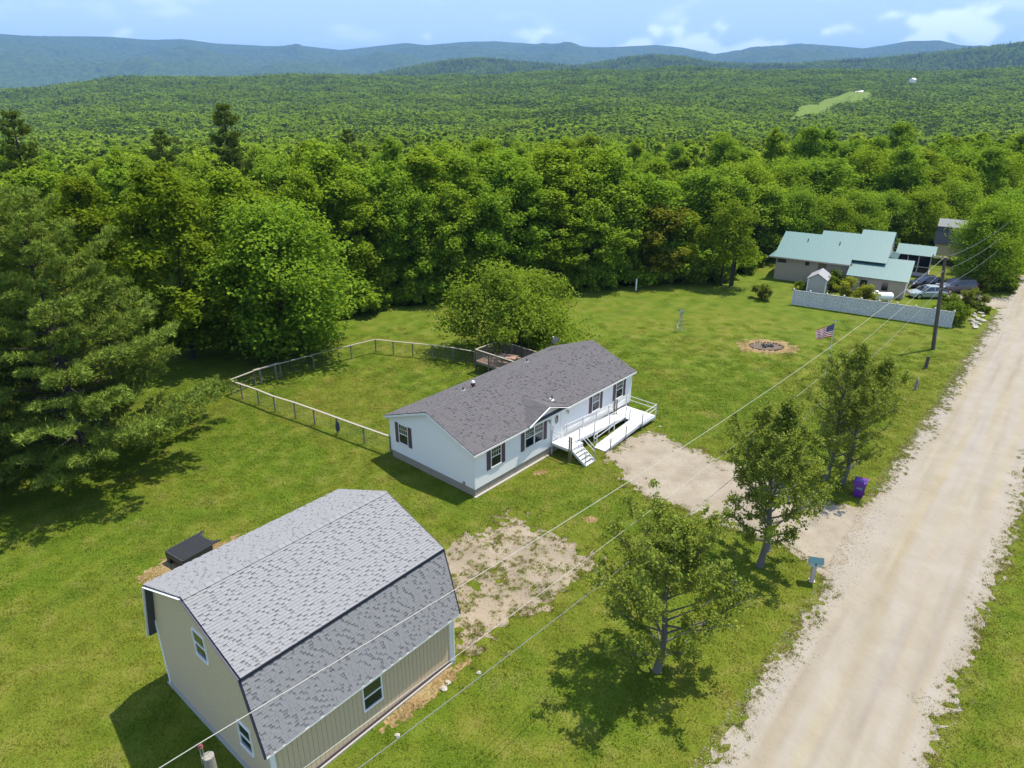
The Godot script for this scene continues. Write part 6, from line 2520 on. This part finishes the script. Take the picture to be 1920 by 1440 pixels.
	var a2 := aspen(9.6, 2.7, 1, 0.13, 0.14, 36, ag, Vector3(0.02, 0, 0))
	plant_tree("aspen_tree", "upright pointed aspen at the corner of the driveway", "tree", Vector3(13.35, 0, -31.3), a2[0], a2[1], M.pale_bark, M.aspen_leaf, Vector3.ONE, 0.0)
	var a3 := aspen(9.5, 2.6, 2, 0.1, 0.14, 28, ag, Vector3(0.12, 0, 0))
	plant_tree("aspen_tree", "twin-trunked aspen behind the purple bin", "tree", Vector3(20.9, 0, -40.0), a3[0], a3[1], M.pale_bark, M.aspen_leaf, Vector3.ONE, 0.0)
	print("aspens")
	# apple trees behind the house
	var ap := clump_crown(0.4, 7.6, 6.0, 100, 300, 0.25, Color(0.19, 0.28, 0.03), 0.05, 0.25, 0.3, 0.8, 1.15)
	var at := trunk_mesh(4.2, 0.24, 9, 4.2, 0.35)
	var apple := plant_tree("apple_tree", "broad low apple tree with dark trunks overhanging the paddock fence behind the house", "tree", Vector3(0.2, 0, -64.3), at, ap, M.bark, bright, Vector3(1.22, 1.1, 1.0), 2.4)
	(apple.get_node("trunk") as Node3D).position = Vector3(-1.2, 0, -1.0)
	part("trunk", at, M.bark, apple).position = Vector3(2.2, 0, 1.8)
	# shrubs and bushes
	var bush := clump_crown(0.05, 2.0, 1.35, 60, 45, 0.17, Color(0.17, 0.215, 0.035), 0.0, 0.3)
	var lil := clump_crown(0.05, 2.2, 1.5, 60, 45, 0.2, Color(0.13, 0.2, 0.018), 0.1)
	var yel := clump_crown(0.05, 2.0, 1.5, 60, 48, 0.16, Color(0.24, 0.285, 0.04), 0.0, 0.4)
	var stems := trunk_mesh(1.5, 0.05, 7, 1.3, 0.05)
	for q in [[29.9, -81.8, bush, 1.05, "small round airy shrub standing alone on the lawn"], [24.9, -89.2, lil, 1.9, "tall thin shrub beside the twin trunks"], [40.3, -82.2, yel, 1.35, "yellow-green bush overhanging the white fence"], [42.0, -81.0, yel, 1.1, "yellow-green bush between the fence and the propane tank"], [40.65, -86.4, lil, 1.2, "tall bush against the neighbour's house wall"], [36.4, -86.5, lil, 0.6, "little shrub at the shed corner"], [47.6, -73.0, lil, 1.15, "dense green bush at the end of the white fence"], [48.9, -75.3, lil, 1.25, "dense green bush between the fence end and the hatchback"], [46.2, -73.8, lil, 0.9, "low green bush peeking over the fence end"], [51.4, -77.4, bush, 1.3, "grey-green bush by the driveway mouth"], [53.8, -79.4, bush, 1.1, "grey-green low bush by the neighbour's gravel mouth"], [58.6, -85.8, yel, 1.15, "yellowish bush under the roadside tree"], [56.6, -86.6, bush, 0.9, "grey-green bush behind the sport utility car"], [61.6, -86.0, lil, 1.3, "green bush between the roadside tree and the road"], [53.6, -77.0, lil, 0.55, "grassy green clump on the ditch edge"], [49.0, -86.0, lil, 0.55, "small bush at the garage wing corner"], [54.5, -99.0, lil, 1.9, "light green bush behind the screened porch"], [51.0, -98.0, lil, 1.6, "light green bush behind the house gable"]]:
		plant_tree("garden_bush", q[4], "bush", Vector3(q[0], 0, q[1]), stems, q[2], M.bark, bright, Vector3(q[3] * rr(0.95, 1.15), q[3], q[3] * rr(0.9, 1.1)), rr(0, TAU))


# ---------------------------------------------------------------- the woods beyond
func scatter(parent: Node3D, called: String, mesh: Mesh, mat: Material, where: Array, tints: PackedColorArray) -> void:
	var mm := MultiMesh.new()
	mm.transform_format = MultiMesh.TRANSFORM_3D
	mm.use_colors = true
	mm.mesh = mesh
	mm.instance_count = where.size()
	for k in where.size():
		mm.set_instance_transform(k, where[k])
		mm.set_instance_color(k, tints[k])
	var o := MultiMeshInstance3D.new()
	o.name = called
	o.multimesh = mm
	o.material_override = mat
	parent.add_child(o, true)
	o.set_meta("kind", "stuff")


func in_field(x: float, z: float) -> bool:
	return Geometry2D.is_point_in_polygon(Vector2(x, z), field_poly)


var field_poly: PackedVector2Array


func make_forest() -> void:
	var f := Node3D.new()
	f.name = "forest"
	add_child(f)
	tag(f, "dense mixed green forest covering the valley and the rise behind it", "forest", "", "stuff")
	var g := Color(0.185, 0.3, 0.026)
	var n := Color(0.085, 0.13, 0.03)
	var mid := [clump_crown(1.5, 13.5, 4.6, 44, 30, 0.8, g, 0.3, 0.2, 0.2, 1.1), clump_crown(1.0, 15.0, 4.2, 44, 30, 0.8, g, 0.6, 0.2, 0.2, 1.1), clump_crown(1.5, 13.0, 5.2, 44, 30, 0.8, g, 0.1, 0.2, 0.2, 1.1), far_conifer(15.5, 2.9, 10, 34, 1.1, n), far_conifer(17.0, 3.6, 9, 34, 1.2, n)]
	var far := [clump_crown(0.5, 12.5, 5.4, 14, 16, 1.9, g, 0.3, 0.2, 0.15, 1.3), clump_crown(0.5, 13.0, 5.2, 14, 16, 1.9, g, 0.6, 0.2, 0.15, 1.3), clump_crown(0.5, 12.0, 5.8, 14, 16, 1.9, g, 0.1, 0.2, 0.15, 1.3), far_conifer(15.5, 3.0, 6, 13, 2.1, n), far_conifer(17.0, 3.4, 6, 14, 2.2, n)]
	# the open field on the rise and the clearing with the lane
	field_poly = PackedVector2Array()
	for q in [[20.2, 1000.0], [20.7, 1230.0], [22.4, 1470.0], [24.2, 1600.0], [25.2, 1610.0], [25.2, 1480.0], [23.7, 1340.0], [22.4, 1120.0], [21.3, 1010.0]]:
		var a := deg_to_rad(q[0])
		field_poly.append(Vector2(sin(a), -cos(a)) * q[1])
	var lists := []
	var tints := []
	for k in 10:
		lists.append([])
		tints.append(PackedColorArray())
	var d := 150.0
	while d < 2480.0:
		var gap := 7.0 if d < 500.0 else (7.6 if d < 1200 else 8.8)
		var count := int(deg_to_rad(92.0) * d / gap)
		for k in count:
			var az := -46.0 + 92.0 * (k + R.randf()) / count
			var dd := d + rr(-0.6, 0.6) * gap
			var edge := table([[-46, 148], [-30, 152], [-12, 160], [15, 170], [30, 200], [46, 212]], az)
			if dd < edge:
				continue
			var x := sin(deg_to_rad(az)) * dd
			var z := -cos(deg_to_rad(az)) * dd
			if in_field(x, z) or (dd < 420.0 and absf(road_st(x, z).y) < 6.0):
				continue
			if Vector2(x + 28.0, z + 472.0).length() < 13.0 or absf((x + 28.0) * 0.985 + (z + 472.0) * 0.17 + 2.5) < 5.0 and z < -440 and z > -540:
				continue
			var stand := noise_a.get_noise_2d(x * 0.006 + 5.0, z * 0.006) + noise_a.get_noise_2d(x * 0.02, z * 0.02) * 0.6
			var pine := R.randf() < smoothstep(0.0, 0.6, stand) * 0.5 + 0.025
			var v := R.randi_range(3, 4) if pine else R.randi_range(0, 2)
			var s := rr(0.75, 1.1)
			var slot := v + (0 if dd < 480.0 else 5)
			var turn := Basis(Vector3.UP, R.randf() * TAU).scaled(Vector3(s * rr(1.0, 1.5), s * rr(0.85, 1.15), s * rr(1.0, 1.5)) if not pine else Vector3(s * 1.15, s, s * 1.15))
			lists[slot].append(Transform3D(turn, Vector3(x, terrain(x, z) - (0.3 if dd < 480.0 else 3.5), z)))
			var t := rr(0.9, 1.1) * (1.0 + noise_a.get_noise_2d(x * 0.012 + 90.0, z * 0.012) * 0.35)
			var y := rr(0.0, 0.22) + maxf(0.0, noise_a.get_noise_2d(x * 0.009, z * 0.009 + 33.0)) * 0.3 if not pine else rr(0.0, 0.12)
			if not pine and R.randf() < 0.08:
				t *= 1.2
			tints[slot].append(Color(t * (1.0 + y), t * (1.0 + y * 0.45), t))
		d += gap * 0.92
	for k in 10:
		scatter(f, "broadleaf_crowns" if k % 5 < 3 else "conifers", (mid + far)[k], M.far_leaf, lists[k], tints[k])
	# the wooded hills
	var hf := Node3D.new()
	hf.name = "hill_forest"
	add_child(hf)
	tag(hf, "far green forest on the hills before the mountains", "forest", "", "stuff")
	lists = [[], []]
	tints = [PackedColorArray(), PackedColorArray()]
	d = 3150.0
	while d < 4700.0:
		var gap := 17.0
		var count := int(deg_to_rad(80.0) * d / gap)
		for k in count:
			var az := -40.0 + 80.0 * (k + R.randf()) / count
			var dd := d + rr(-0.6, 0.6) * gap
			var x := sin(deg_to_rad(az)) * dd
			var z := -cos(deg_to_rad(az)) * dd
			if az < -14:
				continue
			var stand := noise_a.get_noise_2d(x * 0.004 + 5.0, z * 0.004)
			var pine := 1 if R.randf() < smoothstep(-0.1, 0.5, stand) * 0.8 + 0.08 else 0
			var s := rr(1.0, 1.6)
			lists[pine].append(Transform3D(Basis(Vector3.UP, R.randf() * TAU).scaled(Vector3(s * 1.25, s, s * 1.25)), Vector3(x, hill_height(x, z) - 1.0, z)))
			var t := rr(0.75, 1.2)
			tints[pine].append(Color(t * 1.1, t * 1.05, t))
		d += gap
	scatter(hf, "broadleaf_crowns", far[0], M.far_leaf, lists[0], tints[0])
	scatter(hf, "conifers", far[4], M.far_leaf, lists[1], tints[1])
	# the field itself and the few far buildings
	var b := MB.new()
	for tri in [Geometry2D.triangulate_polygon(field_poly)]:
		for k in range(0, tri.size(), 3):
			var q := []
			for j in 3:
				q.append(field_poly[tri[k + j]])
			# cut fine enough to follow the land
			var nn := 8
			for i in nn:
				for j in nn - i:
					var p := func(u, v):
						var w: Vector2 = q[0] + (q[1] - q[0]) * (float(u) / nn) + (q[2] - q[0]) * (float(v) / nn)
						return Vector3(w.x, terrain(w.x, w.y) + 3.5, w.y)
					b.tri(p.call(i, j), p.call(i + 1, j), p.call(i, j + 1))
					if i + j < nn - 1:
						b.tri(p.call(i + 1, j), p.call(i + 1, j + 1), p.call(i, j + 1))
	structure("hill_field", b, M.field, "open mown field among the woods on the far rise", "field")
	for q in [[24.4, 1605.0, 14.0, 1.0, "long white barn at the top of the far field"], [27.5, 1900.0, 14.0, 2.2, "white farmhouse roof among the trees on the far slope"], [-3.3, 474.0, 7.0, 0.6, "small white-roofed house in the valley clearing"]]:
		var a := deg_to_rad(q[0])
		var x: float = sin(a) * q[1]
		var z: float = -cos(a) * q[1]
		var o := thing("far_house", q[4], "house", Vector3(x, terrain(x, z) + (7.0 if q[1] > 1700 else 0.0), z), q[3])
		var w: float = q[2]
		b = MB.new()
		b.prism(PackedVector2Array([Vector2(-w * 0.3, -4), Vector2(w * 0.3, -4), Vector2(w * 0.3, 4), Vector2(0, 6.5), Vector2(-w * 0.3, 4)]), -w * 0.5, w * 0.5)
		part("wall", b, M.white_trim, o)
		for sx in [-1, 1]:
			b = MB.new()
			b.quad(Vector3(sx * w * 0.34, 3.8, w * 0.53), Vector3(0, 6.8, w * 0.53), Vector3(0, 6.8, -w * 0.53), Vector3(sx * w * 0.34, 3.8, -w * 0.53))
			part("roof", b, M.white_trim, o)
	b = MB.new()
	var lane := [[-3.5, 450.0], [-3.6, 470.0], [-3.75, 490.0], [-3.6, 520.0]]
	for k in 3:
		var c := []
		for j in 2:
			var a0: float = deg_to_rad(lane[k + j][0])
			var r0: float = lane[k + j][1]
			c.append(Vector3(sin(a0) * r0, 0, -cos(a0) * r0))
		for s in 4:
			var p0: Vector3 = c[0].lerp(c[1], s / 4.0)
			var p1: Vector3 = c[0].lerp(c[1], (s + 1) / 4.0)
			var g4 := []
			for e in [p0 + Vector3(-3, 0, 0), p1 + Vector3(-3, 0, 0), p1 + Vector3(3, 0, 0), p0 + Vector3(3, 0, 0)]:
				g4.append(Vector3(e.x, terrain(e.x, e.z) + 0.5, e.z))
			b.face(g4[0], g4[1], g4[2], g4[3], Vector3.UP)
	structure("valley_lane", b, M.dirt, "pale dirt lane to the small house in the valley", "lane")


# ---------------------------------------------------------------- grass and gravel grain
func make_grass() -> void:
	# tufts of mown grass in small tiles, turned every way
	var tiles := []
	for q in 4:
		var vs := PackedVector3Array()
		var cs := PackedColorArray()
		for k in 150:
			var p := Vector3(rr(-0.4, 0.4), 0, rr(-0.4, 0.4))
			var h := rr(0.03, 0.075) * (1.5 if q == 3 else 1.0)
			var a := rr(0, TAU)
			var w := Vector3(cos(a), 0, sin(a)) * rr(0.008, 0.016)
			var lean := Vector3(rr(-1, 1), 0, rr(-1, 1)) * h * 0.7
			var v := rr(0.7, 1.3)
			var y := R.randf() * 0.35
			var c := Color(0.132 * v * (1 + y), 0.187 * v * (1 + y * 0.25), 0.016 * v)
			vs.append(p - w)
			vs.append(p + Vector3(0, h, 0) + lean)
			vs.append(p + w)
			for j in 3:
				cs.append(c)
		var am := []
		am.resize(Mesh.ARRAY_MAX)
		am[Mesh.ARRAY_VERTEX] = vs
		am[Mesh.ARRAY_COLOR] = cs
		var m := ArrayMesh.new()
		m.add_surface_from_arrays(Mesh.PRIMITIVE_TRIANGLES, am)
		tiles.append(m)
	var lists := [[], [], [], []]
	var tints := [PackedColorArray(), PackedColorArray(), PackedColorArray(), PackedColorArray()]
	var hinv := Transform3D(Basis(Vector3.UP, HOUSE_TURN), HOUSE_AT).affine_inverse()
	var ginv := Transform3D(Basis(Vector3.UP, PI / 2 - 0.7095), Vector3(-8.403, 0, -17.546)).affine_inverse()
	var z := -14.0
	while z > -76.0:
		var half := -z * 0.74 + 9.0
		var x := -half
		while x < half:
			var p := Vector3(x + rr(-0.2, 0.2), 0, z + rr(-0.2, 0.2))
			x += 0.62
			if p.x > 48 or p.x < -50 or R.randf() < smoothstep(50.0, 77.0, -z):
				continue
			var l := hinv * p
			if l.x > -0.1 and l.x < HOUSE_LONG + 0.1 and l.z < 0.15 and l.z > -HOUSE_DEEP - 0.1:
				continue
			l = ginv * p
			if l.x > -0.2 and l.x < 9.0 and l.z < 0.3 and l.z > -8.6:
				continue
			if road_mask(p.x, p.z) > 0.1 or drive_mask(p.x, p.z) > 0.15 or pad_mask(p.x, p.z) > 0.15:
				continue
			if Vector2((p.x - 25.1) / 2.3, (p.z + 65.5) / 1.6).length() < 1.0 or Vector2(p.x + 17.6, p.z + 31.6).rotated(0.72).length() < 1.4:
				continue
			var c := lawn_colour(p.x, p.z)
			var k := R.randi_range(0, 3)
			lists[k].append(Transform3D(Basis(Vector3.UP, R.randf() * TAU).scaled(Vector3.ONE * rr(0.85, 1.2)), p))
			tints[k].append(Color(c.r * 1.05, c.g * 1.05, minf(c.b, 3.4)))
		z -= 0.62
	var g := Node3D.new()
	g.name = "grass"
	add_child(g)
	tag(g, "short mown grass blades over the lawn", "grass", "", "stuff")
	for k in 4:
		scatter(g, "grass_tiles", tiles[k], M.grass_blade, lists[k], tints[k])
	# weed clumps along the ragged gravel edges and over the pad
	var weeds := []
	for q in 2:
		var vs := PackedVector3Array()
		var cs := PackedColorArray()
		for k in 46:
			var a0 := R.randf() * TAU
			var p := Vector3(cos(a0), 0, sin(a0)) * absf(R.randfn(0.0, 0.1))
			var h := rr(0.02, 0.06)
			var a := rr(0, TAU)
			var w := Vector3(cos(a), 0, sin(a)) * rr(0.008, 0.018)
			var v := rr(0.7, 1.3)
			var c := Color(0.2 * v, 0.23 * v, 0.03 * v) if q == 0 else Color(0.34 * v, 0.29 * v, 0.12 * v)
			vs.append(p - w)
			vs.append(p + Vector3(0, h, 0) + Vector3(rr(-1, 1), 0, rr(-1, 1)) * h)
			vs.append(p + w)
			for j in 3:
				cs.append(c)
		var am := []
		am.resize(Mesh.ARRAY_MAX)
		am[Mesh.ARRAY_VERTEX] = vs
		am[Mesh.ARRAY_COLOR] = cs
		var m := ArrayMesh.new()
		m.add_surface_from_arrays(Mesh.PRIMITIVE_TRIANGLES, am)
		weeds.append(m)
	lists = [[], []]
	tints = [PackedColorArray(), PackedColorArray()]
	for k in 22000:
		var q: Vector2
		var mask: float
		var wide := 0.7
		if k % 3 == 0:
			q = Vector2(rr(-6, 6), rr(-37, -22))
			mask = pad_mask(q.x, q.y)
			wide = 1.6
		elif k % 3 == 1:
			q = Vector2(rr(5, 22), rr(-48, -28))
			mask = drive_mask(q.x, q.y)
		else:
			var s := rr(-12, 70)
			var e := road_edges(s)
			q = ROAD_AT + ROAD_DIR * s + Vector2(-ROAD_DIR.y, ROAD_DIR.x) * ((e.x + R.randfn(0.0, 0.8)) if R.randf() < 0.6 else (e.y + R.randfn(0.3, 0.8)))
			mask = road_mask(q.x, q.y)
			if drive_mask(q.x, q.y) > 0.2:
				continue
		if k % 3 == 1 and road_st(q.x, q.y).y > road_edges(road_st(q.x, q.y).x).x:
			continue
		if mask < -0.35 or mask > wide or R.randf() > (0.55 if k % 3 < 2 else 0.8) - 0.4 * maxf(0.0, mask) / wide + noise_b.get_noise_2d(q.x * 0.6, q.y * 0.6) * 0.9:
			continue
		var l := ginv * Vector3(q.x, 0, q.y)
		if l.x > -0.3 and l.x < 9.1 and l.z < 0.1 and l.z > -8.6:
			continue
		var kind := 0 if R.randf() < (0.6 if k % 3 == 0 else 0.42) else 1
		lists[kind].append(Transform3D(Basis(Vector3.UP, R.randf() * TAU).scaled(Vector3.ONE * rr(0.6, 1.5)), Vector3(q.x, 0.005, q.y)))
		var t := rr(0.7, 1.25)
		tints[kind].append(Color(t, t, t))
	for k in 2:
		scatter(g, "weeds", weeds[k], M.grass_blade, lists[k], tints[k])
	# pebbles on the road shoulders, the drive and the pad
	var pe := Node3D.new()
	pe.name = "pebbles"
	add_child(pe)
	tag(pe, "loose grey and tan pebbles along the gravel road shoulder and drive", "pebbles", "", "stuff")
	var where := []
	var tone := PackedColorArray()
	for k in 16000:
		var s := rr(-14, 72)
		var e := road_edges(s)
		var t := e.x + absf(R.randfn(0.0, 0.75)) - 0.5 if R.randf() < 0.75 else e.y - absf(R.randfn(0.0, 0.5)) + 0.3
		var q := ROAD_AT + ROAD_DIR * s + Vector2(-ROAD_DIR.y, ROAD_DIR.x) * t
		if k % 4 == 0:
			q = Vector2(rr(-4, 4), rr(-35, -25)) if k % 8 == 0 else Vector2(rr(7, 20), rr(-46, -31))
			if (pad_mask(q.x, q.y) if k % 8 == 0 else drive_mask(q.x, q.y)) < 0.0:
				continue
		var sc := rr(0.02, 0.06)
		where.append(Transform3D(Basis(Vector3.UP, R.randf() * TAU).scaled(Vector3(sc, sc * 0.7, sc)), Vector3(q.x, 0.012 + sc * 0.15, q.y)))
		var v := rr(0.4, 1.2)
		tone.append(Color(v, v * 0.95, v * 0.88))
	var pm_ := pm("pebble", 0.36, 0.33, 0.28, 0.9)
	pm_.vertex_color_use_as_albedo = true
	scatter(pe, "pebbles", stone_mesh(5, 0.6), pm_, where, tone)
